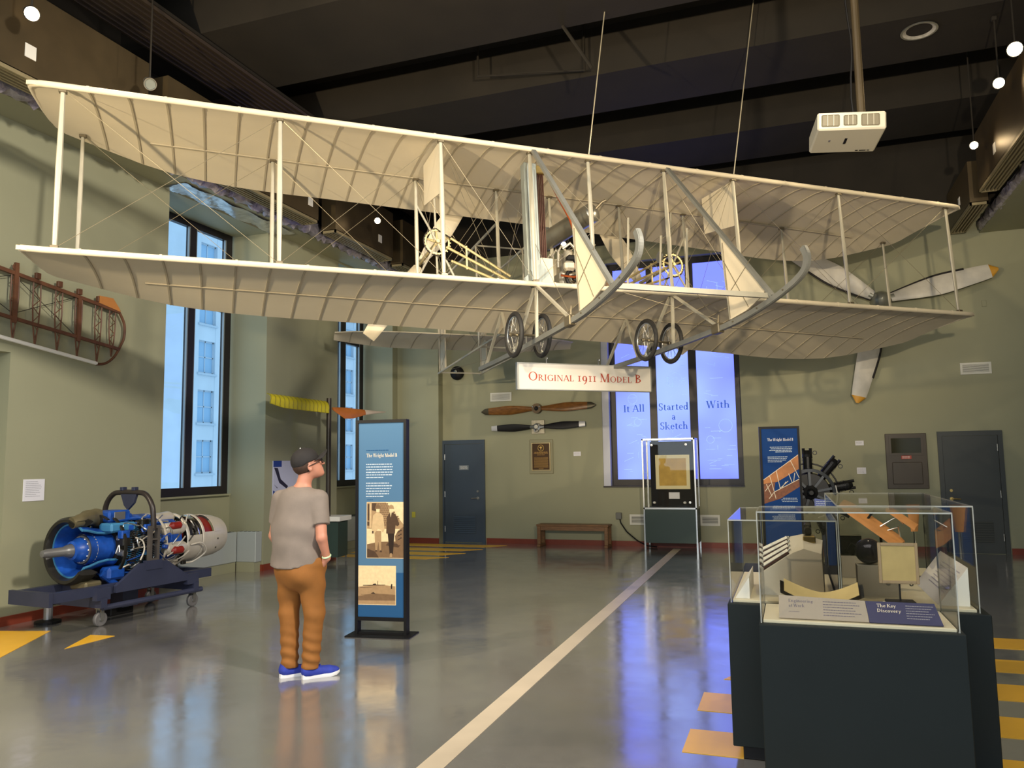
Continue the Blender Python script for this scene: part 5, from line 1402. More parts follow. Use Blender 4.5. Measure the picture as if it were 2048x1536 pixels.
def zf(v): return np.interp(v, [4.4, 7.46], [3.98, 3.60])
def zr(v): return np.interp(v, [4.4, 7.48], [3.46, 3.13])
def zt(v): return np.interp(v, [4.4, 7.15], [3.24, 2.915])
for k, v in enumerate((4.72, 5.0, 5.26, 5.52, 5.78, 6.055, 6.32, 6.60, 6.87, 7.15, 7.36)):
    rb = bpy.data.objects.new('rib', None); COL.objects.link(rb); rb.parent = sk
    mb = MB()
    z0, z1 = zf(v), (zt(v) if v < 7.2 else zr(v) - 0.12)
    hw = 0.045
    prev = None
    # two caps tapering to the trailing edge, with zigzag webs between
    L = [(v - hw, z0), (v - hw * 1.05, z0 - (z0 - z1) * 0.35), (v - hw * 0.75, z0 - (z0 - z1) * 0.65), (v, z1)]
    Rr = [(v + hw, z0), (v + hw * 1.05, z0 - (z0 - z1) * 0.35), (v + hw * 0.75, z0 - (z0 - z1) * 0.65), (v, z1)]
    for P in (L, Rr): mb.tube([(XW, a - 6, b - 3) for a, b in P], 0.008, 6)
    mb.build('rib_cap', M_ww, rb)
    wb = MB(); N = 7
    def at(P, t):
        i = min(2, int(t * 3)); q = t * 3 - i
        return (P[i][0] + (P[i + 1][0] - P[i][0]) * q, P[i][1] + (P[i + 1][1] - P[i][1]) * q)
    for j in range(N):
        t0, t1 = j / N * 0.9, (j + 1) / N * 0.9
        a = at(L if j % 2 else Rr, t0); b = at(Rr if j % 2 else L, t1)
        wb.tube([(XW, a[0] - 6, a[1] - 3), (XW, b[0] - 6, b[1] - 3)], 0.005, 5)
    wb.build('rib_web', M_ww, rb)
    if k in (1, 5, 8):
        MB().bar((XW + 0.01, v - 6, z0 - 3 + (0.12 if k == 5 else 0)), (XW + 0.01, v - 6, zr(v) - 3.05), 0.045, 0.03, (1, 0, 0)).build('box_rib', M_ww, sk)
        if k == 5: MB().torus((XW, v - 6, z0 - 2.93), 0.03, 0.012, 'X', 14, 6).build('lug', M_ww, sk)
    if k >= 6: MB().bbox(XW - .02, XW + .02, v - 6 - 0.03, v - 6 + 0.03, z0 - 2.97, z0 - 2.90, 0.004).build('nose_block', M_ww, sk)
MB().prism([(7.14, 3.745), (7.34, 3.75), (7.44, 3.64), (7.46, 3.60), (7.14, 3.655)], (XW - 0.02, -6, -3), (0, 1, 0), (0, 0, 1), (1, 0, 0), 0.045).build('tip_plywood', M_ply, sk)
for a, b in (((5.05, 3.88), (6.03, 3.34)), ((6.06, 3.74), (6.85, 3.20)), ((6.06, 3.34), (6.86, 3.68)), ((5.02, 3.44), (6.02, 3.75))):
    MB().tube([(XW, a[0] - 6, a[1] - 3), (XW, b[0] - 6, b[1] - 3)], 0.004, 5).build('cross_wire', M_dkm, sk)
for v in (5.3, 6.6, 7.3): MB().tube([(0, v - 6, zr(v) - 3), (XW, v - 6, zr(v) - 3)], 0.012, 6).build('wall_peg', M_steel, sk)

# ------------------------------------------------------------------ wing section on a pole
M_yfab = mat('yellow_doped_fabric', rgb(205, 190, 40), 0.5, var=0.06, scale=5)
M_orw = mat('orange_propeller_wood', rgb(186, 108, 48), 0.35, var=0.15, scale=5)
pd = thing('pole_pedestal', 'dark green pedestal with a white top and slim dark pole beside the man', 'pedestal', (-7.50, 11.75, 0), math.radians(8))
MB().box(-0.22, 0.22, -0.2, 0.2, 0.10, 0.70).build('pedestal_body', M_green, pd)
for x in (-0.2, 0.2):
    for y in (-0.18, 0.18): MB().box(x - 0.012, x + 0.012, y - 0.012, y + 0.012, 0, 0.12).build('leg', M_steel, pd)
MB().bbox(-0.27, 0.27, -0.25, 0.25, 0.70, 0.78, 0.006).build('top_slab', M_white, pd)
MB().tube([(0.0, -0.12, 0.78), (0.0, -0.12, 2.80)], 0.042, 16).build('pole', mat('bronze_pole', rgb(66, 58, 50), 0.35, 0.4), pd, 40)
px_, py_ = -7.47, 11.62
yw = thing('yellow_wing_section', 'yellow ribbed fabric wing section held out to the left of the pole', 'wing section', (px_, py_, 2.66))
mb = MB()
p0 = np.array((-0.03, -0.10, 0.06)); p1 = np.array((-0.22, -1.42, 0.10))
ax_ = (p1 - p0); ax_ /= np.linalg.norm(ax_)
ch = np.array((0.45, -0.15, -0.85)); ch /= np.linalg.norm(ch)
nrm = np.cross(ax_, ch); nrm = nrm / np.linalg.norm(nrm) * (1 if np.cross(ax_, ch)[2] > 0 else -1)
def yf(i, j):
    t = i / 14; c0 = p0 + (p1 - p0) * t
    jj = j if j < 7 else 13 - j
    cc = jj / 6
    L = 0.24 * (1 - 0.25 * max(0, t - 0.8) / 0.2)
    p = c0 + ch * (cc * L - 0.02) + nrm * (0.05 * math.sin(math.pi * min(1, cc * 1.1)) + (0.012 if j >= 7 else 0))
    return p
mb.grid(yf, 15, 14, True)
mb.f.append(tuple(range(14))); mb.f.append(tuple(range(14 * 14, 15 * 14)))
mb.build('wing_skin', M_yfab, yw, 40)
for i in range(15):
    rb = MB(); rb.tube([yf(i, 13 - j) + nrm * 0.002 for j in range(7)], 0.007, 5); rb.build('rib', mat('dark_yellow_rib', rgb(140, 128, 26), 0.5), yw)
ob = thing('propeller_blade_section', 'orange wooden blade tapering to a white point on the right of the pole', 'propeller blade', (px_, py_, 2.66))
mb = MB()
q0 = np.array((0.03, 0.05, -0.02)); q1 = np.array((0.32, 1.40, -0.03))
def of(i, j):
    t = i / 12; c0 = q0 + (q1 - q0) * t
    wd = np.interp(t, [0, 0.16, 0.32, 0.6, 1.0], [0.05, 0.20, 0.19, 0.09, 0.012])
    a = 2 * math.pi * j / 12
    return c0 + np.array((0.3, 0, -1.0)) * (wd / 2 * math.cos(a) + wd * 0.42) + np.array((1.0, -0.2, 0.3)) * 0.016 * math.sin(a)
mb.grid(of, 13, 12, True); mb.f.append(tuple(range(12))); mb.f.append(tuple(range(144, 156)))
mbo = mb.build('blade', M_orw, ob, True)
mb = MB(); mb.grid(lambda i, j: of(7 + i, j) + (of(7 + i, j) - (q0 + (q1 - q0) * (7 + i) / 12)) * 0.04, 6, 12, True); mb.build('pale_tip', mat('pale_blade_paint', rgb(224, 206, 186), 0.4), ob, True)

po = thing('wall_poster', 'blue and white poster of a dark wing on the pier behind the man', 'poster', (UL, 11.12, 1.37), math.radians(90))
MB().bbox(-0.42, 0.42, -0.02, 0, -0.36, 0.36, 0.003).build('board', mat('poster_lavender', rgb(188, 190, 215), 0.5), po)
pb_ = MB(); quad(pb_, (0, -0.021, 0), (1, 0, 0), (0, 0, 1), [(-0.42, 0.26), (-0.20, 0.26), (-0.20, 0.36), (-0.42, 0.36)]); quad(pb_, (0, -0.021, 0), (1, 0, 0), (0, 0, 1), [(-0.42, -0.36), (0.42, -0.36), (0.42, -0.2), (0.1, -0.14), (-0.2, -0.2), (-0.42, -0.12)])
pb_.build('blue_print', mat('poster_blue', rgb(36, 62, 140), 0.5), po)
pb_ = MB(); quad(pb_, (0, -0.021, 0), (1, 0, 0), (0, 0, 1), [(-0.40, 0.25), (-0.30, 0.24), (-0.22, 0.06), (-0.02, -0.06), (-0.06, -0.10), (-0.26, 0.0)]); quad(pb_, (0, -0.021, 0), (1, 0, 0), (0, 0, 1), [(-0.40, -0.02), (-0.30, -0.08), (-0.31, -0.09)])
pb_.build('wing_print', mat('poster_dark', rgb(40, 38, 60), 0.5), po)

# ------------------------------------------------------------------ banner stands
M_bblue = mat('banner_slate_blue', rgb(82, 118, 150), 0.7, spec=0.15)
M_bdeep = mat('banner_deep_blue', rgb(40, 84, 128), 0.7, spec=0.15)
M_nav2 = mat('banner_navy', rgb(28, 66, 128), 0.7, spec=0.15)
M_cream = mat('cream_print', rgb(235, 222, 196), 0.5)
def sepia(k): return mat('sepia_%d' % k, rgb(*[(232, 206, 160), (206, 176, 132), (168, 136, 98), (122, 94, 66), (78, 56, 38), (42, 28, 18)][k]), 0.5, var=0.08, scale=30)
def banner(loc, rz, label, panel):
    t = thing('banner_stand', label, 'banner stand', loc, rz, 'tall framed banner stands')
    W, D, Hh = 0.265, 0.045, 2.09
    MB().box(-W - 0.0, -W + 0.028, -D, D, 0.012, Hh).build('side_post', M_black, t)
    MB().box(W - 0.028, W, -D, D, 0.012, Hh).build('side_post', M_black, t)
    MB().box(-W + 0.028, W - 0.028, -D, D, Hh - 0.03, Hh).build('top_rail', M_black, t)
    MB().box(-W + 0.028, W - 0.028, -D, D, 0.14, 0.175).build('bottom_rail', M_black, t)
    MB().box(-W + 0.028, W - 0.028, -D * 0.6, D * 0.6, 0.012, 0.03).build('floor_rail', M_black, t)
    MB().prism([(-W - 0.06, -0.15), (W + 0.06, -0.15), (W + 0.06, 0.15), (-W - 0.06, 0.15)], (0, 0, 0), (1, 0, 0), (0, 1, 0), (0, 0, 1), 0.012).build('base_plate', M_black, t)
    p = MB().box(-W + 0.028, W - 0.028, -D + 0.012, D - 0.012, 0.175, Hh - 0.03).build('graphic_panel', panel, t)
    return t, p, -D + 0.011
t, p, Y = banner((-3.82, 6.90, 0), math.radians(7.6), 'tall black framed blue banner stand with two sepia photographs', M_bblue)
X, Z = (1, 0, 0), (0, 0, 1)
L, R2 = -0.235, 0.235
q = MB(); quad(q, (0, Y, 0), X, Z, [(L, 0.175), (R2, 0.175), (R2, 0.60), (L, 0.60)]); q.build('deep_blue_print', M_bdeep, p)
tx = MB(); lettering(tx, 'The Wright Model B', (-0.155, Y - 0.0006, 1.72), X, Z, 0.036, width=0.325); tx.build('lettering', M_cream, p)
rnd = random.Random(31)
tx = MB()
for k, w_ in enumerate((0.27, 0.28, 0.28, 0.29, 0.27, 0.18)): textrow(tx, rnd, (0, Y - .0006, 0), X, Z, -0.157, -0.157 + w_, 1.645 - 0.026 * k, 0.009)
tx.build('body_print', mat('pale_blue_print', rgb(200, 212, 222), 0.5), p); tx = MB()
for k, w_ in enumerate((0.24, 0.27, 0.26, 0.24, 0.24, 0.19)): textrow(tx, rnd, (0, Y - .0006, 0), X, Z, -0.157, -0.157 + w_, 1.46 - 0.026 * k, 0.009)
tx.build('body_print', mat('pale_blue_print', rgb(200, 212, 222), 0.5), p)
tx = MB(); textrow(tx, rnd, (0, Y - .0006, 0), X, Z, -0.155, 0.09, 1.783, 0.009); textrow(tx, rnd, (0, Y - .0006, 0), X, Z, -0.145, -0.08, 1.30, 0.006); tx.build('dark_print', M_bdeep, p)
# photograph of two men in a yard
def pic(parent, polys, k, off, nm):
    m_ = MB()
    for pl in polys: quad(m_, (0, Y - off, 0), X, Z, pl)
    return m_.build(nm, sepia(k), parent)
x0, x1, z0, z1 = -0.150, 0.235, 0.735, 1.28
ph = pic(p, [[(x0, z0), (x1, z0), (x1, z1), (x0, z1)]], 0, 0.0006, 'photo_print')
pic(ph, [[(x0 + .006, 1.02), (x1, 1.02), (x1, 1.06), (x0 + .2, 1.275), (x0 + .006, 1.275)]], 2, 0.0009, 'brick_house')
br = []
for j in range(11):
    for i in range(13):
        a = x0 + 0.10 + i * 0.018 + (0.009 if j % 2 else 0); b = 1.05 + j * 0.0205
        if a < x0 + .2 + (1.275 - b) * 0.85: br.append([(a, b), (a + 0.015, b), (a + 0.015, b + 0.014), (a, b + 0.014)])
pic(ph, br, 3, 0.0012, 'brick_rows')
pic(ph, [[(x0 + .01, 1.10), (x0 + .04, 1.10), (x0 + .04, 1.26), (x0 + .01, 1.26)], [(x0 + .055, 1.20), (x0 + .10, 1.19), (x0 + .10, 1.27), (x0 + .055, 1.27)], [(x0 + .006, 1.05), (x0 + .03, 1.05), (x0 + .03, 1.09), (x0 + .006, 1.09)]], 4, 0.0014, 'dark_windows')
pic(ph, [[(x0 + .03, 1.03), (x0 + .05, 1.03), (x0 + .05, 1.27), (x0 + .03, 1.27)]], 1, 0.0016, 'porch_post')
pic(ph, [[(x0 + .006, z0 + .006), (x1, z0 + .006), (x1, 0.90), (x0 + .13, 0.895), (x0 + .006, 0.87)]], 3, 0.0009, 'yard_ground')
pic(ph, [[(x0 + .006, z0 + .006), (x0 + .13, z0 + .006), (x0 + .09, 0.80), (x0 + .006, 0.83)], [(x0 + .20, 0.86), (x0 + .33, 0.84), (x0 + .36, 0.875), (x0 + .22, 0.885)]], 4, 0.0012, 'yard_shade')
pic(ph, [[(x1 - .06, 1.0), (x1 - .02, 1.03), (x1, 1.04), (x1, 0.88), (x1 - .05, 0.86), (x1 - .085, 0.89), (x1 - .09, 0.95)]], 3, 0.0015, 'bush')
pic(ph, [[(x1 - .075 + .02 * math.cos(i * 2.1) + 0.02 * (i % 3), 0.90 + 0.012 * i), (x1 - .06 + 0.02 * (i % 3), 0.905 + 0.012 * i), (x1 - .066 + 0.02 * (i % 3), 0.918 + 0.012 * i)] for i in range(9)], 5, 0.0018, 'bush_leaves')
cx = x0 + 0.118
pic(ph, [[(cx - .065, 1.01), (cx - .05, 1.15), (cx - .015, 1.178), (cx + .015, 1.178), (cx + .055, 1.15), (cx + .07, 1.01), (cx + .05, 0.985), (cx + .035, 1.01), (cx, 1.02), (cx - .03, 0.98)]], 1, 0.0020, 'light_coat')
pic(ph, [[(cx - .035, 1.0), (cx + .035, 1.0), (cx + .035, 0.82), (cx + .02, 0.805), (cx + .005, 0.9), (cx - .008, 0.81), (cx - .025, 0.81)]], 2, 0.0019, 'light_trousers')
pic(ph, [[(cx - .017, 1.18), (cx + .017, 1.18), (cx + .02, 1.215), (cx - .02, 1.215)]], 0, 0.0022, 'face')
pic(ph, [[(cx - .032, 1.213), (cx + .032, 1.213), (cx + .024, 1.245), (cx, 1.256), (cx - .024, 1.245)]], 3, 0.0024, 'hat')
pic(ph, [[(cx - .03, 0.80), (cx - .005, 0.80), (cx - .008, 0.815), (cx - .025, 0.815)], [(cx + .02, 0.795), (cx + .045, 0.795), (cx + .04, 0.81), (cx + .022, 0.812)], [(cx - .06, 0.975), (cx - .045, 0.975), (cx - .045, 1.0), (cx - .06, 1.0)]], 4, 0.0024, 'shoes')
cx = x0 + 0.255
pic(ph, [[(cx - .05, 0.975), (cx - .045, 1.13), (cx - .01, 1.178), (cx + .02, 1.178), (cx + .06, 1.14), (cx + .085, 1.06), (cx + .065, 1.045), (cx + .045, 1.06), (cx + .04, 0.975)]], 4, 0.0020, 'dark_coat')
pic(ph, [[(cx - .035, 0.98), (cx + .035, 0.98), (cx + .02, 0.78), (cx - .015, 0.78)]], 5, 0.0019, 'dark_trousers')
pic(ph, [[(cx - .018, 1.178), (cx + .018, 1.178), (cx + .02, 1.215), (cx - .018, 1.215)], [(cx - .01, 1.178), (cx + .006, 1.178), (cx - .004, 1.13)]], 0, 0.0022, 'face')
pic(ph, [[(cx - .032, 1.213), (cx + .032, 1.213), (cx + .022, 1.245), (cx, 1.255), (cx - .024, 1.243)]], 2, 0.0024, 'hat')
pic(ph, [[(cx - .015, 0.748), (cx + .012, 0.748), (cx + .008, 0.785), (cx - .01, 0.785)]], 2, 0.0024, 'shoes')
# photograph of a machine on sand
x0, x1, z0, z1 = -0.235, 0.155, 0.29, 0.665
ph = pic(p, [[(x0, z0), (x1, z0), (x1, z1), (x0, z1)]], 0, 0.0008, 'photo_print')
pic(ph, [[(x0, z0 + .006), (x1 - .006, z0 + .006), (x1 - .006, 0.47), (x0 + .2, 0.485), (x0, 0.46)]], 2, 0.0011, 'sand')
pic(ph, [[(x0, 0.33), (x1 - .006, 0.335), (x1 - .006, 0.39), (x0 + .15, 0.40), (x0, 0.37)], [(x0 + .02, 0.45), (x0 + .22, 0.463), (x0 + .02, 0.458)]], 3, 0.0014, 'sand_shade')
pic(ph, [[(x0 + .05, 0.472), (x0 + .28, 0.480), (x0 + .28, 0.484), (x0 + .05, 0.478)], [(x0 + .15, 0.48), (x0 + .19, 0.482), (x0 + .18, 0.495), (x0 + .155, 0.49)], [(x0 + .20, 0.483), (x0 + .204, 0.483), (x0 + .206, 0.52), (x0 + .202, 0.52)], [(x0 + .13, 0.40), (x0 + .18, 0.395), (x0 + .16, 0.412)], [(x1 - .05, 0.445), (x1 - .04, 0.445), (x1 - .036, 0.49), (x1 - .046, 0.495), (x1 - .052, 0.475)], [(x0 + .03, 0.39), (x0 + .12, 0.383), (x0 + .03, 0.387)]], 5, 0.0017, 'machine_and_figure')

t, p, Y = banner((-0.14, 11.45, 0), math.radians(6), 'tall black framed navy banner stand with an orange biplane picture', M_nav2)
tx = MB(); lettering(tx, 'The Wright Model B', (-0.16, Y - 0.0006, 1.89), X, Z, 0.038, width=0.345); tx.build('lettering', mat('white_print', rgb(238, 238, 240), 0.5), p)
tx = MB()
for k, w_ in enumerate((0.29, 0.28, 0.30, 0.22)): textrow(tx, rnd, (0, Y - .0006, 0), X, Z, 0.16 - w_, 0.16, 1.80 - 0.022 * k, 0.009)
for k, w_ in enumerate((0.26, 0.25, 0.24, 0.2)): textrow(tx, rnd, (0, Y - .0006, 0), X, Z, -0.165, -0.165 + w_, 1.665 - 0.022 * k, 0.009)
for k, w_ in enumerate((0.19, 0.21, 0.20)): textrow(tx, rnd, (0, Y - .0006, 0), X, Z, 0.2 - w_, 0.2, 1.10 - 0.022 * k, 0.009)
tx.build('body_print', MATS['pale_blue_print'], p)
M_or1 = mat('orange_wing_print', rgb(190, 120, 62), 0.5, var=0.15, scale=12); M_or2 = mat('brown_wing_print', rgb(128, 74, 44), 0.5, var=0.25, scale=25)
q = MB(); quad(q, (0, Y - .0006, 0), X, Z, [(-0.235, 1.36), (0.235, 1.70), (0.235, 1.50), (-0.05, 1.33), (-0.235, 1.28)]); up_ = q.build('upper_wing_print', M_or1, p)
q = MB(); quad(q, (0, Y - .0008, 0), X, Z, [(-0.235, 1.30), (-0.08, 1.33), (-0.1, 1.19), (0.235, 1.36), (0.235, 1.26), (-0.02, 1.10), (-0.235, 1.03)]); q.build('lower_wing_print', M_or2, p)
q = MB()
for a, b in (((-0.235, 1.355), (0.235, 1.695)), ((-0.10, 1.19), (0.235, 1.365)), ((-0.15, 1.41), (-0.10, 1.20)), ((-0.06, 1.48), (-0.02, 1.24)), ((0.13, 1.62), (0.235, 1.38)), ((0.10, 1.44), (0.14, 1.32)), ((0.18, 1.45), (0.16, 1.33)), ((-0.22, 1.20), (-0.14, 1.30)), ((-0.2, 1.30), (-0.13, 1.13)), ((-0.1, 1.19), (-0.17, 1.10)), ((-0.1, 1.19), (-0.08, 1.1)), ((0.0, 1.24), (0.06, 1.33)), ((-0.02, 1.24), (0.09, 1.34))):
    a = np.array(a); b = np.array(b); n = np.array([-(b - a)[1], (b - a)[0]]); n = n / np.linalg.norm(n) * 0.004
    quad(q, (0, Y - .0012, 0), X, Z, [a - n, b - n, b + n, a + n])
q.build('strut_print', M_cream, p)

# ------------------------------------------------------------------ radial engine on its stand
M_blk2 = mat('black_engine_enamel', rgb(30, 30, 32), 0.4, 0.3, var=0.15, scale=8)
t = thing('radial_engine', 'black radial engine with a spoked front ring behind the navy banner stand', 'engine', (0.235, 12.55, 0), math.radians(4))
cz = 1.145
MB().lathe([(0.30, -0.26), (0.345, -0.25), (0.35, -0.20), (0.30, -0.19)], 40, (0, 0, cz), 'Y', closed=True).build('front_ring', mat('dark_grey_ring', rgb(66, 70, 76), 0.35, 0.4), t, True)
for k in range(9):
    a = 2 * math.pi * k / 9 + 0.2
    MB().bar((0.09 * math.cos(a), -0.225, cz + 0.09 * math.sin(a)), (0.31 * math.cos(a), -0.225, cz + 0.31 * math.sin(a)), 0.035, 0.035, (0, 1, 0)).build('spoke', MATS['dark_grey_ring'], t)
MB().lathe([(0.001, -0.36), (0.03, -0.36), (0.05, -0.34), (0.06, -0.28), (0.10, -0.26), (0.11, -0.18), (0.001, -0.15)], 24, (0, 0, cz), 'Y').build('shaft_nose', M_blk2, t, True)
MB().lathe([(0.001, -0.18), (0.27, -0.18), (0.29, -0.10), (0.29, 0.2), (0.2, 0.3), (0.001, 0.3)], 30, (0, 0, cz), 'Y').build('crankcase', M_blk2, t, True)
for k in range(9):
    a = math.radians(90 - 40 * k)
    d = np.array((math.cos(a), 0, math.sin(a))); c0 = np.array((0, 0.02, cz))
    if d[2] < -0.95: continue
    cy = bpy.data.objects.new('cylinder', None); COL.objects.link(cy); cy.parent = t
    MB().tube([c0 + d * 0.28, c0 + d * 0.52], 0.065, 14).build('barrel', M_blk2, cy)
    for j in range(9):
        MB().tube([c0 + d * (0.34 + 0.02 * j), c0 + d * (0.346 + 0.02 * j)], 0.082, 14).build('cooling_fin', M_blk2, cy)
    MB().tube([c0 + d * 0.52, c0 + d * 0.56, c0 + d * 0.62], [0.075, 0.07, 0.03], 12).build('head', M_blk2, cy)
    s_ = np.array((-d[2], 0, d[0]))
    for sg in (-1, 1):
        MB().tube([c0 + d * 0.50 + s_ * sg * 0.05, c0 + d * 0.65 + s_ * sg * 0.05], 0.022, 8).build('valve_box', M_blk2, cy)
    e1 = MB(); cc = c0 + d * 0.58 - s_ * 0.11
    pts = [cc + 0.028 * (math.cos(2 * math.pi * i / 12) * d + math.sin(2 * math.pi * i / 12) * s_) for i in range(13)]
    e1.tube(pts, 0.006, 5).build('ring_lug', M_blk2, cy)
MB().torus((0, 0.02, cz), 0.42, 0.012, 'Y', 40, 6).build('ignition_ring', M_blk2, t, True)
MB().tube(catmull([(0.345, -0.24, cz + 0.1), (0.36, -0.26, cz - 0.05), (0.33, -0.26, cz - 0.18), (0.22, -0.26, cz - 0.30), (0.08, -0.26, cz - 0.36)], 4), 0.008, 6).build('white_cable', M_white, t, True)
for x in (-0.22, 0.22):
    MB().bar((x, 0.1, 0.0), (x * 0.7, 0.1, cz - 0.2), 0.06, 0.06, (0, 1, 0)).build('stand_leg', M_navy, t)
    MB().box(x - 0.04, x + 0.04, -0.35, 0.5, 0.0, 0.06).build('stand_foot', M_navy, t)
MB().box(-0.22, 0.22, 0.07, 0.13, cz - 0.42, cz - 0.36).build('stand_cross', M_navy, t)

t = thing('info_panel', 'small lavender blue reading panel in front of the radial engine', 'info panel', (0.42, 11.6, 0), math.radians(-5))
MB().tube([(0, 0, 0), (0, 0, 0.92)], 0.02, 8).build('post', M_black, t)
MB().lathe([(0.001, 0), (0.14, 0), (0.14, 0.012), (0.001, 0.02)], 20).build('base', M_black, t)
MB().prism([(-0.14, 0.0), (0.20, 0.0), (0.06, 0.17), (-0.14, 0.20)], (0, -0.05, 0.90), (1, 0, 0), (0, 0.3, 0.95), (0, -0.95, 0.3), 0.012).build('panel_board', mat('panel_lavender', rgb(96, 110, 178), 0.45), t)
tx = MB()
for k in range(5): textrow(tx, rnd, (0, -0.0625, 0.905), (1, 0, 0), (0, 0.3, 0.95), -0.12, 0.12 - 0.02 * k, 0.03 + 0.03 * k, 0.010)
tx.build('panel_print', MATS['pale_blue_print'], t)

# ------------------------------------------------------------------ plinths and vitrines in the right foreground
M_plin = mat('blackish_green_laminate', rgb(27, 33, 34), 0.6, var=0.06, scale=3, spec=0.2)
M_deck = mat('ivory_deck', rgb(214, 204, 178), 0.5)
M_edge = mat('acrylic_edge_glow', rgb(205, 205, 196), 0.25, alpha=0.45)  # pale colour paints the glow that gathers in acrylic edges
def plinth(name, u0, u1, v0, v1, z1, label):
    t = thing(name, label, 'plinth', ((u0 + u1) / 2, (v0 + v1) / 2, 0))
    a, b = (u1 - u0) / 2, (v1 - v0) / 2
    MB().bbox(-a, a, -b, b, 0.08, z1, 0.004).build('plinth_body', M_plin, t)
    MB().box(-a + 0.05, a - 0.05, -b + 0.05, b - 0.05, 0.0, 0.08).build('toe_kick', M_black, t)
    return t
plinth('display_plinth', -0.185, 0.71, 4.08, 4.595, 0.845, 'dark plinth nearest the viewer at the right')
plinth('display_plinth', -0.372, 0.92, 4.61, 6.42, 0.845, 'wider dark plinth right behind the nearest one')
def vitrine(u0, u1, v0, v1, z0, z1, label):
    t = thing('acrylic_vitrine', label, 'vitrine', ((u0 + u1) / 2, (v0 + v1) / 2, z0), 0, 'clear acrylic vitrines')
    a, b, h = (u1 - u0) / 2, (v1 - v0) / 2, z1 - z0; e = 0.006
    MB().box(-a, a, -b, -b + e, 0, h).build('front_pane', M_acryl, t)
    MB().box(-a, a, b - e, b, 0, h).build('back_pane', M_acryl, t)
    MB().box(-a, -a + e, -b + e, b - e, 0, h).build('side_pane', M_acryl, t)
    MB().box(a - e, a, -b + e, b - e, 0, h).build('side_pane', M_acryl, t)
    MB().box(-a, a, -b, b, h, h + e).build('top_pane', M_acryl, t)
    g = 0.0026
    for x in (-a, a):
        for y in (-b, b): MB().box(x - g, x + g, y - g, y + g, 0, h).build('edge', M_edge, t)
        MB().box(x - g, x + g, -b, b, h - g, h + g + .002).build('edge', M_edge, t)
    for y in (-b, b): MB().box(-a, a, y - g, y + g, h - g, h + g + .002).build('edge', M_edge, t)
    return t
def deck(u0, u1, v0, v1, label):
    MB().bbox(u0, u1, v0, v1, 0.8455, 0.862, 0.003).build('deck_board', M_deck, None, label=label, cat='display board', group='ivory boards under the vitrines')
deck(-0.165, 0.68, 4.125, 4.57, 'ivory board under the nearest vitrine')
deck(-0.345, 0.205, 4.66, 5.80, 'ivory board under the left rear vitrine')
deck(0.235, 0.865, 4.66, 6.28, 'ivory board under the right rear vitrine')
vitrine(-0.174, 0.688, 4.115, 4.58, 0.846, 1.384, 'clear acrylic vitrine nearest the viewer holding old papers')
vitrine(-0.354, 0.216, 4.648, 5.85, 0.846, 1.303, 'lower clear vitrine at the left rear holding a slanted striped box')
vitrine(0.226, 0.875, 4.648, 6.30, 0.846, 1.385, 'tall clear vitrine at the right rear holding a wooden model')

DZ = 0.8625
# caption board and its two sides
t = thing('caption_board', 'long caption board split grey and navy inside the nearest vitrine', 'caption board', (0.255, 4.19, DZ + 0.006), math.radians(-1))
ez = np.array((0, 0.62, 0.78)); 
MB().prism([(-0.345, 0), (0.06, 0), (0.05, 0.112), (-0.345, 0.125)], (0, -0.04, 0), (1, 0, 0), ez, (0, 0.78, -0.62), 0.006).build('grey_board', mat('warm_grey_board', rgb(158, 146, 132), 0.5), t)
MB().prism([(0.062, 0), (0.375, 0), (0.35, 0.112), (0.052, 0.112)], (0, -0.04, 0), (1, 0, 0), ez, (0, 0.78, -0.62), 0.007).build('navy_board', mat('navy_board', rgb(44, 44, 84), 0.5), t)
nn = np.array((0, -0.78, 0.62)) * 0.0008; ob_ = np.array((0, -0.04, 0)) + nn
tx = MB(); lettering(tx, 'Engineering', ob_ + np.array((-0.30, 0, 0)) + ez * 0.088, X, ez, 0.0165, width=0.115); lettering(tx, 'at Work', ob_ + np.array((-0.30, 0, 0)) + ez * 0.062, X, ez, 0.0165, width=0.075)
for k in range(6): textrow(tx, rnd, ob_, X, ez, -0.14, 0.01 + 0.02 * math.sin(k * 2), 0.095 - 0.0145 * k, 0.0035)
textrow(tx, rnd, ob_, X, ez, -0.30, -0.25, 0.035, 0.002)
tx.build('grey_print', mat('violet_grey_print', rgb(92, 84, 104), 0.5), t)
tx = MB(); lettering(tx, 'The Key', ob_ + np.array((0.10, 0, 0)) + ez * 0.082, X, ez, 0.0175, width=0.085); tx.build('lettering', M_cream, t); tx = MB(); lettering(tx, 'Discovery', ob_ + np.array((0.10, 0, 0)) + ez * 0.056, X, ez, 0.0175, width=0.105)
tx.build('lettering', M_cream, t)
tx = MB()
for k in range(6): textrow(tx, rnd, ob_, X, ez, 0.225, 0.345 - 0.012 * (k % 3), 0.092 - 0.013 * k, 0.0032)
tx.build('navy_print', mat('dim_cream_print', rgb(150, 146, 150), 0.5), t)
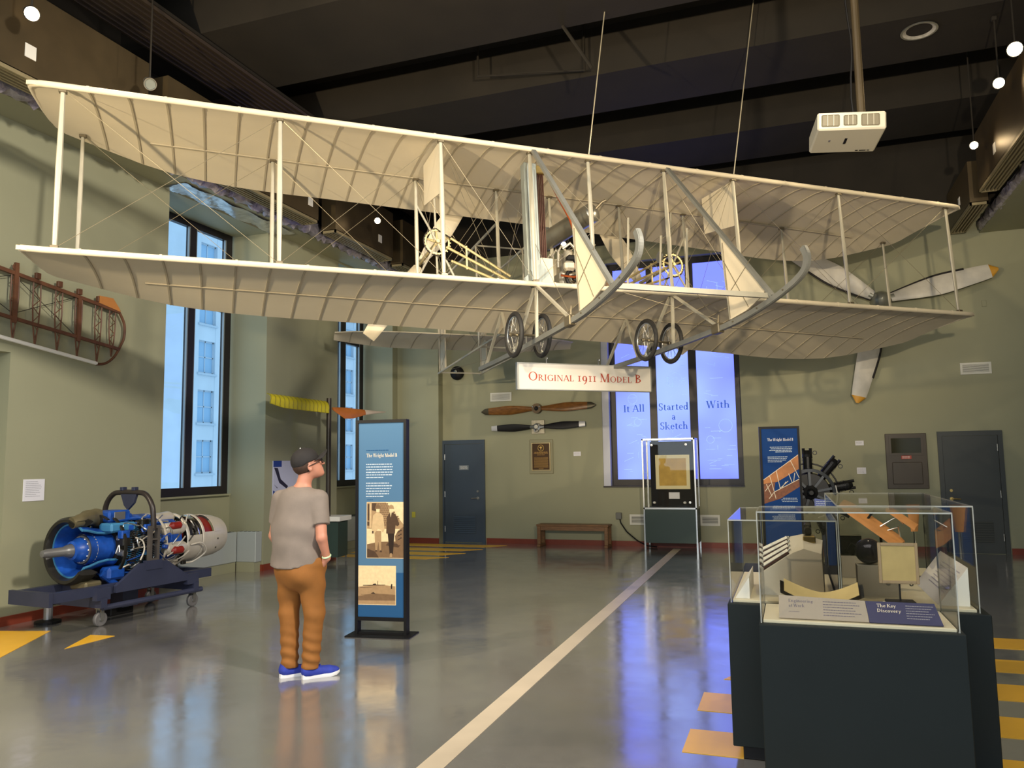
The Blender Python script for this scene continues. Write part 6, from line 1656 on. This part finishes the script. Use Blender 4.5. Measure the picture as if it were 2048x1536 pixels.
# old framed document on a small easel
t = thing('framed_letter', 'small framed old letter standing on a dark metal foot', 'document', (0.485, 4.42, DZ), math.radians(3))
t.scale = (0.88, 0.9, 0.92)
M_pap = mat('aged_paper', rgb(176, 154, 102), 0.7, var=0.08, scale=10)
MB().bbox(-0.075, 0.075, -0.05, 0.05, 0.06, 0.075, 0.003).build('foot', M_black, t)
MB().box(-0.085, 0.085, -0.06, 0.06, 0.0, 0.06).build('riser', M_deck, t)
MB().tube([(0, 0, 0.07), (0, 0, 0.17)], 0.005, 8).build('stem', M_black, t)
fr = MB().bbox(-0.105, -0.088, -0.008, 0.008, 0.165, 0.385, 0.002).bbox(0.088, 0.105, -0.008, 0.008, 0.165, 0.385, 0.002).bbox(-0.088, 0.088, -0.008, 0.008, 0.165, 0.182, 0.002).bbox(-0.088, 0.088, -0.008, 0.008, 0.368, 0.385, 0.002)
fr.build('frame', mat('grey_brown_frame', rgb(150, 128, 98), 0.5), t)
MB().box(-0.088, 0.088, -0.004, 0.006, 0.182, 0.368).build('paper', M_pap, t)
for x in (-0.06, 0.06): MB().torus((x, -0.012, 0.165), 0.008, 0.003, 'Y', 12, 5).build('clip', M_acryl, t)
# curved old sheet in a clear cradle
t = thing('folded_sheet', 'long yellowed paper sheet bent into a shallow curve in a clear cradle', 'document', (0.10, 4.42, DZ))
mb = MB()
def sh(i, j, o=0.0):
    s = i / 16
    x = -0.165 + 0.36 * s
    z = 0.035 + 0.11 * abs(s - 0.53) ** 1.5 * 1.6
    return (x, -0.05 + 0.09 * j / 3 + 0.02 * s, z + 0.05 * j / 3 + o)
mb.grid(lambda i, j: sh(i, j), 17, 4); mb.grid(lambda i, j: sh(i, j, 0.0015), 17, 4); mb.build('paper_sheet', M_pap, t, 60)
mb = MB(); mb.grid(lambda i, j: (sh(i, j)[0] * 1.12, sh(i, j)[1] * 1.1, sh(i, j)[2] - 0.008), 17, 4); mb.grid(lambda i, j: (sh(i, j)[0] * 1.12, sh(i, j)[1] * 1.1, sh(i, j)[2] - 0.010), 17, 4); mb.build('cradle', M_acryl, t, 60)
MB().box(-0.19, 0.19, -0.06, 0.06, 0.0, 0.022).build('cradle_foot', M_deck, t)
t = thing('metal_strips', 'two thin dark metal strips lying beside the framed letter', 'tool', (0.47, 4.33, DZ))
MB().bar((-0.13, 0, 0.004), (0.02, -0.005, 0.004), 0.008, 0.006).build('strip', M_dkm, t); MB().bar((-0.05, -0.03, 0.004), (0.10, -0.03, 0.004), 0.006, 0.006).build('strip', M_dkm, t)

# slanted box with dark stripes
t = thing('slanted_display_box', 'white slanted box carrying four striped rods and a small black device', 'display box', (-0.045, 5.02, DZ))
fa = [(-0.15, 0), (-0.15, 0.12), (0.025, 0.24), (0.09, 0.267), (0.185, 0.24), (0.19, 0)]
fb_ = [(-0.155, 0), (-0.155, 0.235), (0.015, 0.318), (0.09, 0.335), (0.20, 0.30), (0.20, 0)]
bx_ = MB()
bx_.add([(x, -0.16, z) for x, z in fa] + [(x, 0.02, z) for x, z in fb_] + [(x, 0.10, z - (0.02 if z > 0 else 0)) for x, z in fb_],
        [(5, 4, 3, 2, 1, 0)] + [(i, (i + 1) % 6, 6 + (i + 1) % 6, 6 + i) for i in range(6)] + [(6 + i, 6 + (i + 1) % 6, 12 + (i + 1) % 6, 12 + i) for i in range(6)] + [tuple(range(12, 18))])
bx_.build('white_box', mat('white_box_card', rgb(206, 198, 184), 0.5), t)
A0, A1, B0, B1 = (np.array(q, float) for q in ((-0.15, -0.16, 0.12), (0.01, -0.16, 0.230), (-0.155, 0.02, 0.235), (0.005, 0.02, 0.313)))
nrm_ = np.cross(A1 - A0, B0 - A0); nrm_ = nrm_ / np.linalg.norm(nrm_)
if nrm_[2] < 0: nrm_ = -nrm_
for k in range(4):
    q = 0.10 + 0.24 * k
    a, b = A0 + (B0 - A0) * q + nrm_ * 0.004, A1 + (B1 - A1) * q + nrm_ * 0.004
    MB().bar(a, b, 0.018, 0.008, nrm_).build('dark_rod', mat('dark_maroon_rod', rgb(58, 32, 34), 0.4), t)
    a, b = A0 + (B0 - A0) * (q + 0.12) + nrm_ * 0.006, A1 + (B1 - A1) * (q + 0.12) + nrm_ * 0.006
    MB().bar(a, b, 0.026, 0.012, nrm_).build('white_rod', M_white, t)
    MB().ball(b + (b - a) * 0.04, 0.009, 8).build('rod_end', M_chrome, t, True)
MB().bbox(0.09, 0.16, -0.06, 0.06, 0.29, 0.33, 0.005).build('device_base', M_brass, t)
MB().bbox(0.10, 0.14, -0.03, 0.03, 0.33, 0.40, 0.008).tube([(0.12, -0.05, 0.36), (0.12, 0.06, 0.40)], 0.02, 10).build('device', M_dkm, t)
# info wedge at far left of the left rear vitrine
t = thing('caption_wedge', 'slim white caption wedge at the left edge of the left rear vitrine', 'caption board', (-0.305, 4.95, DZ))
MB().prism([(-0.03, 0), (0.05, 0), (0.05, 0.12)], (0, -0.25, 0), (1, 0, 0), (0, 0, 1), (0, 1, 0), 0.5).build('wedge', M_white, t)

# right rear vitrine: model propeller rig, block, glass ball
t = thing('wooden_wing_model', 'small orange wooden wing model with a strut frame on a clear stand', 'model', (0.50, 5.35, DZ), math.radians(-12))
M_ow = mat('pale_orange_wood', rgb(206, 140, 82), 0.45, var=0.12, scale=14)
mb = MB()
a0, a1 = np.array((-0.22, 0.05, 0.50)), np.array((0.12, -0.05, 0.26))
mb.grid(lambda i, j: tuple(a0 + (a1 - a0) * i / 8 + np.array((0.04, 0.10, 0.05)) * (0.5 * math.cos(2 * math.pi * j / 10)) * (1 if 0 < i < 8 else 0.7) + np.array((0, 0, 0.009)) * math.sin(2 * math.pi * j / 10)), 9, 10, True)
mb.f.append(tuple(range(10))); mb.f.append(tuple(range(80, 90))); mb.build('main_wing', M_ow, t, True)
mb = MB(); b0, b1 = np.array((0.04, 0.05, 0.47)), np.array((0.20, 0.0, 0.36))
mb.grid(lambda i, j: tuple(b0 + (b1 - b0) * i / 6 + np.array((0.02, 0.06, 0.03)) * (0.5 * math.cos(2 * math.pi * j / 10)) + np.array((0, 0, 0.007)) * math.sin(2 * math.pi * j / 10)), 7, 10, True)
mb.f.append(tuple(range(10))); mb.f.append(tuple(range(60, 70))); mb.build('tail_wing', M_ow, t, True)
MB().tube([(0.0, 0.0, 0.36), (0.09, 0.02, 0.42), (0.13, 0.01, 0.38)], 0.006, 6).tube([(0.02, 0, 0.33), (0.10, 0, 0.36), (0.11, 0, 0.29)], 0.006, 6).build('strut_frame', M_chrome, t)
MB().bar((-0.09, 0.01, 0.38), (-0.03, 0.03, 0.46), 0.012, 0.012).build('clamp', M_black, t)
MB().tube([(0, 0, 0.0), (0, 0, 0.33)], 0.008, 8).build('stand_rod', M_acryl, t)
MB().lathe([(0.001, 0), (0.07, 0), (0.07, 0.008), (0.001, 0.012)], 20).build('stand_base', M_acryl, t)
t = thing('glass_globe', 'dark shiny globe on a white block in the right rear vitrine', 'globe', (0.40, 5.02, DZ))
MB().box(-0.07, 0.14, -0.07, 0.07, 0, 0.17).build('block', mat('white_block', rgb(214, 206, 192), 0.5), t)
MB().ball((0.0, 0.0, 0.245), 0.075, 20).build('globe', mat('dark_shiny_globe', rgb(50, 48, 60), 0.08, 0.4), t, True)
t = thing('white_block', 'white display block with a small clear cover and dark fitting on it', 'display block', (0.34, 5.75, DZ))
MB().box(-0.06, 0.08, -0.06, 0.06, 0, 0.14).build('block', MATS['white_block'], t)
MB().box(-0.055, 0.075, -0.055, 0.055, 0.14, 0.27).build('cover', M_acryl, t)
MB().tube([(0.0, 0, 0.15), (0.04, 0, 0.20)], [0.03, 0.035], 12).build('fitting', M_dkm, t)
t = thing('caption_wedge', 'slanted white caption panel along the right side of the rear vitrine', 'caption board', (0.80, 5.10, DZ))
MB().prism([(0.05, 0), (-0.10, 0), (0.05, 0.20)], (0, -0.36, 0), (1, 0, 0), (0, 0, 1), (0, 1, 0), 0.8).build('wedge', M_white, t)
tx = MB(); e2 = np.array((0.15, 0, 0.20)); e2 /= np.linalg.norm(e2)
for k in range(7): textrow(tx, rnd, np.array((-0.10, -0.30, 0.0)) + np.array((-0.0008, 0, 0.0006)), (0, 1, 0), e2, 0.0, 0.5, 0.20 - 0.022 * k, 0.006)
tx.build('caption_print', mat('pale_violet_print', rgb(172, 166, 176), 0.5), t)
t = thing('wooden_model_part', 'orange wooden scrap of a model behind the right rear vitrine corner', 'model', (0.74, 5.75, DZ), 0.5)
mb = MB(); mb.grid(lambda i, j: (0.10 * math.cos(2 * math.pi * j / 10) * (0.25 + 0.05 * i), -0.012 * math.sin(2 * math.pi * j / 10), 0.30 + 0.035 * i), 6, 10, True)
mb.f.append(tuple(range(10))); mb.f.append(tuple(range(50, 60))); mb.build('blade', M_ow, t, True)
MB().tube([(0, 0, 0), (0, 0, 0.31)], 0.008, 8).build('rod', M_chrome, t); MB().lathe([(0.001, 0), (0.05, 0), (0.05, 0.01), (0.001, 0.01)], 16).build('foot', M_black, t)

# ------------------------------------------------------------------ the visitor
def surface_net(f, lo, h):
    nx, ny, nz = f.shape
    ins = f < 0
    c = np.zeros((nx - 1, ny - 1, nz - 1), int)
    for dx in (0, 1):
        for dy in (0, 1):
            for dz in (0, 1):
                c += ins[dx:nx - 1 + dx, dy:ny - 1 + dy, dz:nz - 1 + dz]
    act = (c > 0) & (c < 8)
    idx = -np.ones(act.shape, int)
    cells = np.argwhere(act)
    idx[act] = np.arange(len(cells))
    acc = np.zeros((len(cells), 3)); cnt = np.zeros(len(cells))
    cor = [(a, b, d) for a in (0, 1) for b in (0, 1) for d in (0, 1)]
    for i in range(8):
        for j in range(i + 1, 8):
            A = np.array(cor[i]); B = np.array(cor[j])
            if np.abs(A - B).sum() != 1: continue
            fa = f[tuple((cells + A).T)]; fb = f[tuple((cells + B).T)]
            m_ = (fa < 0) != (fb < 0)
            t = np.where(m_, fa / np.where(m_, fa - fb, 1), 0)
            acc[m_] += (A + (B - A) * t[:, None])[m_]; cnt[m_] += 1
    V = (cells + acc / cnt[:, None]) * h + lo
    F = []
    for ax in range(3):
        o1, o2 = (ax + 1) % 3, (ax + 2) % 3
        s0 = [slice(None)] * 3; s1 = [slice(None)] * 3
        s0[ax] = slice(0, -1); s1[ax] = slice(1, None)
        cr = ins[tuple(s0)] != ins[tuple(s1)]
        E = np.argwhere(cr)
        ok = (E[:, o1] > 0) & (E[:, o2] > 0) & (E[:, o1] < f.shape[o1] - 1) & (E[:, o2] < f.shape[o2] - 1)
        E = E[ok]
        flip = ins[tuple(E.T)]
        q = []
        for a, b in ((-1, -1), (0, -1), (0, 0), (-1, 0)):
            k = E.copy(); k[:, o1] += a; k[:, o2] += b
            q.append(idx[tuple(k.T)])
        q = np.stack(q, 1)
        q[~flip] = q[~flip][:, ::-1]
        F.append(q)
    return V, np.concatenate(F)
def sdf_build(fn, lo, hi, h, name, mt, parent, **kw):
    lo = np.array(lo, float); hi = np.array(hi, float)
    n = np.ceil((hi - lo) / h).astype(int) + 1
    g = [lo[i] + h * np.arange(n[i]) for i in range(3)]
    P = np.stack(np.meshgrid(*g, indexing='ij'), -1)
    V, Fc = surface_net(fn(P), lo, h)
    me = bpy.data.meshes.new(name)
    me.from_pydata(V.tolist(), [], Fc.tolist())
    me.polygons.foreach_set('use_smooth', [True] * len(me.polygons))
    me.update()
    return link(name, me, mt, parent, **kw)
def smin(a, b, k):
    h_ = np.clip(0.5 + 0.5 * (b - a) / k, 0, 1)
    return b + (a - b) * h_ - k * h_ * (1 - h_)
def cone(P, a, b, ra, rb):
    a = np.array(a, float); b = np.array(b, float); d = b - a
    t = np.clip(((P - a) @ d) / (d @ d), 0, 1)
    return np.linalg.norm(P - a - t[..., None] * d, axis=-1) - (ra + (rb - ra) * t)
def ell(P, c, r, R=None):
    q = P - np.array(c, float)
    if R is not None: q = q @ R
    r = np.array(r, float)
    k0 = np.linalg.norm(q / r, axis=-1); k1 = np.linalg.norm(q / (r * r), axis=-1) + 1e-9
    return k0 * (k0 - 1) / k1
def rotz3(a):
    return np.array([[math.cos(a), -math.sin(a), 0], [math.sin(a), math.cos(a), 0], [0, 0, 1.0]])
man = thing('person', 'man in black cap, grey t-shirt, brown trousers and blue shoes looking up at the biplane', 'person', (-3.66, 5.40, 0), math.atan2(3.66, 5.40))
M_skin = mat('skin', rgb(188, 128, 104), 0.5, var=0.06, scale=9)
M_shirt = mat('grey_jersey', rgb(126, 114, 105), 0.85, var=0.05, scale=14, bump=0.15, bscale=300)
M_trs = mat('brown_twill', rgb(136, 86, 34), 0.8, var=0.07, scale=10, bump=0.15, bscale=260)
M_cap = mat('black_cap_cotton', rgb(38, 34, 33), 0.8, var=0.1, scale=20)
M_shoe = mat('royal_blue_knit', rgb(38, 54, 150), 0.7, var=0.12, scale=30, bump=0.2, bscale=300)
M_sole = mat('white_foam_sole', rgb(222, 220, 222), 0.55)
M_hair = mat('brown_hair', rgb(62, 42, 30), 0.7, var=0.2, scale=40)
BA = math.radians(40)                      # body yaw: facing right and away
RB3 = rotz3(-BA + 0.0)
# body axes in the person frame: right-hand side and facing direction
bx = np.array((math.cos(BA), -math.sin(BA), 0)); by = np.array((math.sin(BA), math.cos(BA), 0))
RB3 = np.stack([bx, by, np.array((0, 0, 1.0))], 1)
HC = np.array((0.002, 0.0, 1.655))
ha = math.radians(10); hp_ = math.radians(20)
hf = np.array((math.cos(ha) * math.cos(hp_), math.sin(ha) * math.cos(hp_), math.sin(hp_)))
hl = np.array((-math.sin(ha), math.cos(ha), 0.0)); hu = np.cross(hf, hl)
RH = np.stack([hf, hl, hu], 1)
def hp(x, y, z): return HC + RH @ np.array((x, y, z), float)
J = dict(rs=(0.085, -0.115, 1.375), re=(0.105, -0.185, 1.085), rw=(0.148, -0.128, 0.925), ls=(-0.215, 0.10, 1.375), le=(-0.262, 0.14, 1.09), lw=(-0.20, 0.22, 0.93),
         rh=(0.025, -0.05, 0.90), rk=(0.055, -0.055, 0.50), ra=(0.03, -0.04, 0.08), lh=(-0.135, 0.075, 0.90), lk=(-0.135, 0.06, 0.50), la=(-0.125, 0.045, 0.08))
def body(P):
    d = ell(P, (-0.065, 0.0, 1.24), (0.185, 0.125, 0.24), RB3)
    d = smin(d, ell(P, (-0.06, 0.0, 1.37), (0.20, 0.095, 0.10), RB3), 0.06)
    d = smin(d, ell(P, (-0.06, 0.012, 0.97), (0.175, 0.125, 0.15), RB3), 0.08)
    d = smin(d, cone(P, (-0.055, 0.0, 1.42), (-0.018, 0.0, 1.575), 0.062, 0.056), 0.04)
    for s in 'rl':
        d = smin(d, cone(P, J[s + 's'], J[s + 'e'], 0.052, 0.042), 0.035)
        d = smin(d, cone(P, J[s + 'e'], J[s + 'w'], 0.042, 0.027), 0.012)
        d = smin(d, cone(P, J[s + 'h'], J[s + 'k'], 0.085, 0.056), 0.05)
        d = smin(d, cone(P, J[s + 'k'], J[s + 'a'], 0.055, 0.036), 0.02)
    # hands: palm, four fingers, thumb from the side of the palm
    for s, pd_, out in (('r', np.array((-0.55, 0.40, -0.75)), np.array((0.85, -0.45, -0.1))), ('l', np.array((0.35, 0.25, -0.90)), np.array((-0.6, -0.7, 0.0)))):
        w_ = np.array(J[s + 'w']); pd_ = pd_ / np.linalg.norm(pd_)
        sd = np.cross(pd_, out); sd /= np.linalg.norm(sd)
        pc = w_ + pd_ * 0.05
        d = smin(d, cone(P, w_, w_ + pd_ * 0.075, 0.026, 0.030), 0.015)
        for k, (off, L) in enumerate(((-0.030, 0.068), (-0.010, 0.078), (0.010, 0.074), (0.029, 0.058))):
            b0 = w_ + pd_ * 0.082 + sd * off
            b1 = b0 + pd_ * L * 0.55; b2 = b1 + (pd_ - out * 0.55) * L * 0.4
            d = smin(d, cone(P, b0, b1, 0.0105, 0.0095), 0.006); d = np.minimum(d, cone(P, b1, b2, 0.0095, 0.008))
        sg = -1 if s == 'r' else 1
        t0 = w_ + pd_ * 0.03 + sd * sg * 0.022; t1 = t0 + (pd_ * 0.7 + sd * sg * 0.7) * 0.045; t2 = t1 + pd_ * 0.03
        d = smin(d, cone(P, t0, t1, 0.013, 0.0115), 0.010); d = np.minimum(d, cone(P, t1, t2, 0.0115, 0.009))
    # head
    h_ = ell(P, hp(-0.022, 0, 0.03), (0.098, 0.077, 0.096), RH)
    h_ = smin(h_, ell(P, hp(0.030, 0, -0.045), (0.064, 0.060, 0.078), RH), 0.035)
    h_ = smin(h_, ell(P, hp(0.070, 0, -0.098), (0.024, 0.026, 0.022), RH), 0.03)      # chin
    h_ = smin(h_, ell(P, hp(0.072, 0, 0.018), (0.020, 0.048, 0.016), RH), 0.02)       # brow
    h_ = smin(h_, cone(P, hp(0.088, 0, 0.005), hp(0.112, 0, -0.030), 0.009, 0.013), 0.012)  # nose
    h_ = smin(h_, ell(P, hp(0.086, 0, -0.060), (0.012, 0.024, 0.007), RH), 0.008)     # upper lip
    h_ = smin(h_, ell(P, hp(0.084, 0, -0.073), (0.012, 0.020, 0.007), RH), 0.008)     # lower lip
    for sg in (-1, 1):
        h_ = -smin(-h_, ell(P, hp(0.087, sg * 0.034, -0.004), (0.018, 0.017, 0.010), RH), 0.012)
        h_ = smin(h_, ell(P, hp(0.070, sg * 0.033, -0.005), (0.014, 0.014, 0.012), RH), 0.004)   # eye
        e_ = ell(P, hp(-0.012, sg * 0.077, -0.022), (0.020, 0.010, 0.033), RH)
        e_ = np.maximum(e_, -ell(P, hp(-0.006, sg * 0.088, -0.018), (0.011, 0.009, 0.018), RH))
        h_ = smin(h_, e_, 0.008)
    return smin(d, h_, 0.03)
sdf_build(body, (-0.36, -0.30, 0.02), (0.28, 0.34, 1.80), 0.0085, 'body', M_skin, man)
def wr(P, a, b, c): return np.sin(P[..., 0] * a + P[..., 2] * b + 1.3 * np.sin(P[..., 1] * c + P[..., 2] * 9))
def shirt(P):
    d = ell(P, (-0.075, 0.0, 1.22), (0.205, 0.150, 0.26), RB3)
    d = smin(d, ell(P, (-0.06, -0.01, 1.375), (0.215, 0.110, 0.105), RB3), 0.06)
    fl = cone(P, (-0.085, 0.01, 1.10), (-0.085, 0.01, 0.82), 0.0, 0.0)
    q = (P - np.array((-0.083, 0.005, 0))) @ RB3
    rr_ = np.sqrt((q[..., 0] / 0.212) ** 2 + (q[..., 1] / 0.168) ** 2)
    cyl = (rr_ - 1) * 0.165
    cyl = cyl + 3.2 * np.maximum(0, P[..., 2] - 1.12) ** 2
    d = smin(d, cyl, 0.07)
    for s, ra_, rb_ in (('r', 0.072, 0.068), ('l', 0.070, 0.064)):
        a = np.array(J[s + 's']); b = np.array(J[s + 'e']); e = a + (b - a) * 0.66
        sl = cone(P, a + np.array((0, 0, 0.01)), e, ra_, rb_)
        ax_ = (e - a) / np.linalg.norm(e - a)
        sl = np.maximum(sl, (P - e) @ ax_)
        d = smin(d, sl, 0.035)
    z = P[..., 2]
    d = d + 0.004 * wr(P, 18, 26, 22) * np.clip((1.35 - z) / 0.3, 0, 1) + 0.004 * np.sin(P[..., 0] * 36 + z * 10) * np.clip((1.1 - z) / 0.2, 0, 1)
    hem = 0.862 + 0.012 * np.sin(P[..., 0] * 14 + 1)
    d = np.maximum(d, hem - z)
    nk = cone(P, (-0.05, 0.0, 1.46), (0.0, 0.0, 1.70), 0.066, 0.12)
    d = np.maximum(d, -nk)
    return d
sdf_build(shirt, (-0.38, -0.32, 0.83), (0.26, 0.32, 1.54), 0.0085, 'tshirt', M_shirt, man)
def trousers(P):
    z = P[..., 2]
    d = ell(P, (-0.058, 0.015, 0.90), (0.205, 0.160, 0.20), RB3)
    d = smin(d, ell(P, (-0.075, -0.04, 0.80), (0.16, 0.12, 0.13), RB3), 0.06)
    for s, k in (('r', 1.0), ('l', 0.97)):
        h_ = np.array(J[s + 'h']); kn = np.array(J[s + 'k']); an = np.array(J[s + 'a'])
        d = smin(d, cone(P, h_ + np.array((0, 0, -0.04)), kn, 0.118 * k, 0.080 * k), 0.045)
        d = smin(d, cone(P, kn, an + np.array((0, 0, -0.01)), 0.079 * k, 0.066 * k), 0.02)
    f = np.clip((0.45 - z) / 0.3, 0, 1)
    d = d + 0.006 * np.sin(z * 75 + P[..., 0] * 22 + 1.5 * np.sin(P[..., 1] * 20)) * f * np.clip(z / 0.12, 0, 1) + 0.005 * wr(P, 14, 32, 18) * np.clip((z - 0.3) / 0.2, 0, 1) * np.clip((0.95 - z) / 0.1, 0, 1)
    # pocket mouth where the hand goes in
    d = np.maximum(d, 0.075 - z); d = np.maximum(d, z - 0.93)
    return d
sdf_build(trousers, (-0.36, -0.28, 0.05), (0.24, 0.30, 0.98), 0.0085, 'trousers', M_trs, man)
# cap
def crown(P):
    q = (P - hp(-0.020, 0, 0.035)) @ RH
    d = ell(P, hp(-0.020, 0, 0.045), (0.112, 0.090, 0.100), RH)
    d = np.maximum(d, -(q[..., 2] + 0.012 + 0.42 * np.maximum(0, -q[..., 0]) * 0.9) )
    d = np.maximum(d, -(ell(P, hp(-0.020, 0, 0.03), (0.099, 0.079, 0.085), RH)))
    return d
cap = sdf_build(crown, HC - 0.17, HC + 0.19, 0.006, 'cap', M_cap, man)
bl = MB()
def bf(i, j):
    a = math.radians(-60 + 120 * i / 16)
    k = (j if j < 6 else 11 - j) / 5
    r0 = 0.092; ext = 0.085 * math.cos(a * 0.95) ** 0.4 if abs(a) < 1.4 else 0
    x = -0.012 + 1.12 * r0 * math.cos(a) + ext * k; y = 0.092 * math.sin(a) * (1 - 0.02 * k)
    z = 0.034 + 0.030 * k - 8.0 * y * y * (0.35 + 0.65 * k) + (0.004 if j >= 6 else 0)
    return tuple(hp(x, y, z))
bl.grid(bf, 17, 12, True); bl.build('cap_bill', M_cap, man, True)
MB().ball(hp(-0.02, 0, 0.146), 0.0055, 8).build('cap_button', M_white, man, True)
# hair below the cap at the nape
def hair(P):
    d = ell(P, hp(-0.026, 0, 0.012), (0.103, 0.082, 0.088), RH)
    q = (P - HC) @ RH
    d = np.maximum(d, q[..., 0] + 0.012)
    return np.maximum(d, -q[..., 2] - 0.062)
sdf_build(hair, HC - 0.16, HC + 0.16, 0.007, 'hair', M_hair, man)
# glasses
gl = MB()
for sg in (-1, 1):
    pts = [hp(0.104, sg * 0.036 + 0.024 * math.cos(2 * math.pi * k / 14), -0.006 + 0.019 * math.sin(2 * math.pi * k / 14)) for k in range(15)]
    gl.tube(pts, 0.0032, 6)
    gl.tube([hp(0.100, sg * 0.060, 0.002), hp(0.04, sg * 0.082, -0.002), hp(-0.02, sg * 0.084, -0.008)], 0.003, 6)
gl.tube([hp(0.106, -0.012, -0.002), hp(0.106, 0.012, -0.002)], 0.003, 6)
gl.build('glasses', M_black, man, True)
# bracelet
w_ = np.array(J['rw']); dv = np.array(J['re']) - w_; dv /= np.linalg.norm(dv)
a_ = np.cross(dv, np.array((1.0, 0, 0))); a_ /= np.linalg.norm(a_); b_ = np.cross(dv, a_)
MB().tube([w_ + dv * 0.015 + (a_ * math.cos(2 * math.pi * k / 18) + b_ * math.sin(2 * math.pi * k / 18)) * 0.031 for k in range(19)], 0.007, 6).build('bracelet', mat('mint_bracelet', rgb(190, 215, 175), 0.5), man, True)
# shoes
for hx, hy, tx_, ty_ in ((-0.035, -0.06, 0.245, 0.0), (-0.205, 0.03, 0.075, 0.09)):
    o_ = np.array((hx, hy, 0.0)); e1 = np.array((tx_ - hx, ty_ - hy, 0.0)); Ls = np.linalg.norm(e1); e1 /= Ls; e2 = np.array((-e1[1], e1[0], 0))
    RS = np.stack([e1, e2, np.array((0, 0, 1.0))], 1)
    def sp(x, y, z): return o_ + RS @ np.array((x, y, z), float)
    def upper(P):
        d = cone(P, sp(0.045, 0, 0.055), sp(0.20, 0, 0.040), 0.046, 0.040)
        d = smin(d, ell(P, sp(0.235, 0.004, 0.038), (0.062, 0.044, 0.034), RS), 0.03)
        d = smin(d, cone(P, sp(0.05, 0, 0.06), sp(0.055, 0, 0.105), 0.043, 0.042), 0.03)
        return np.maximum(d, 0.018 - P[..., 2])
    sh_ = sdf_build(upper, np.minimum(sp(-0.02, -0.08, 0), sp(0.32, 0.08, 0)) - 0.04, np.maximum(sp(-0.02, -0.08, 0), sp(0.32, 0.08, 0)) + np.array((0.04, 0.04, 0.16)), 0.007, 'shoe', M_shoe, man)
    so = MB(); ol = [(0.0, 0.0), (0.008, 0.026), (0.04, 0.038), (0.10, 0.036), (0.16, 0.042), (0.22, 0.049), (0.27, 0.038), (0.297, 0.012), (0.30, 0.0), (0.297, -0.012), (0.27, -0.036), (0.22, -0.045), (0.16, -0.038), (0.10, -0.034), (0.04, -0.038), (0.008, -0.026)]
    zt_ = lambda x: 0.040 - 0.012 * min(1, x / 0.15) + 0.012 * max(0, (x - 0.22) / 0.08)
    vs = [sp(x * 0.985, y * 0.95, 0.0 + 0.018 * max(0, (x - 0.24) / 0.06) ** 2) for x, y in ol] + [sp(x, y * 1.06, zt_(x) * 0.6) for x, y in ol] + [sp(x * 0.99 + 0.001, y, zt_(x)) for x, y in ol]
    n = len(ol)
    so.add(vs, [tuple(range(n))[::-1], tuple(range(2 * n, 3 * n))] + [(r * n + i, r * n + (i + 1) % n, (r + 1) * n + (i + 1) % n, (r + 1) * n + i) for r in (0, 1) for i in range(n)])
    so.build('shoe_sole', M_sole, sh_, 50)
    lc = MB()
    for k in range(4): lc.tube([sp(0.11 + 0.025 * k, -0.022, 0.098 - 0.010 * k), sp(0.12 + 0.025 * k, 0, 0.104 - 0.011 * k), sp(0.11 + 0.025 * k, 0.022, 0.098 - 0.010 * k)], 0.004, 5)
    lc.build('laces', M_shoe, sh_, True)
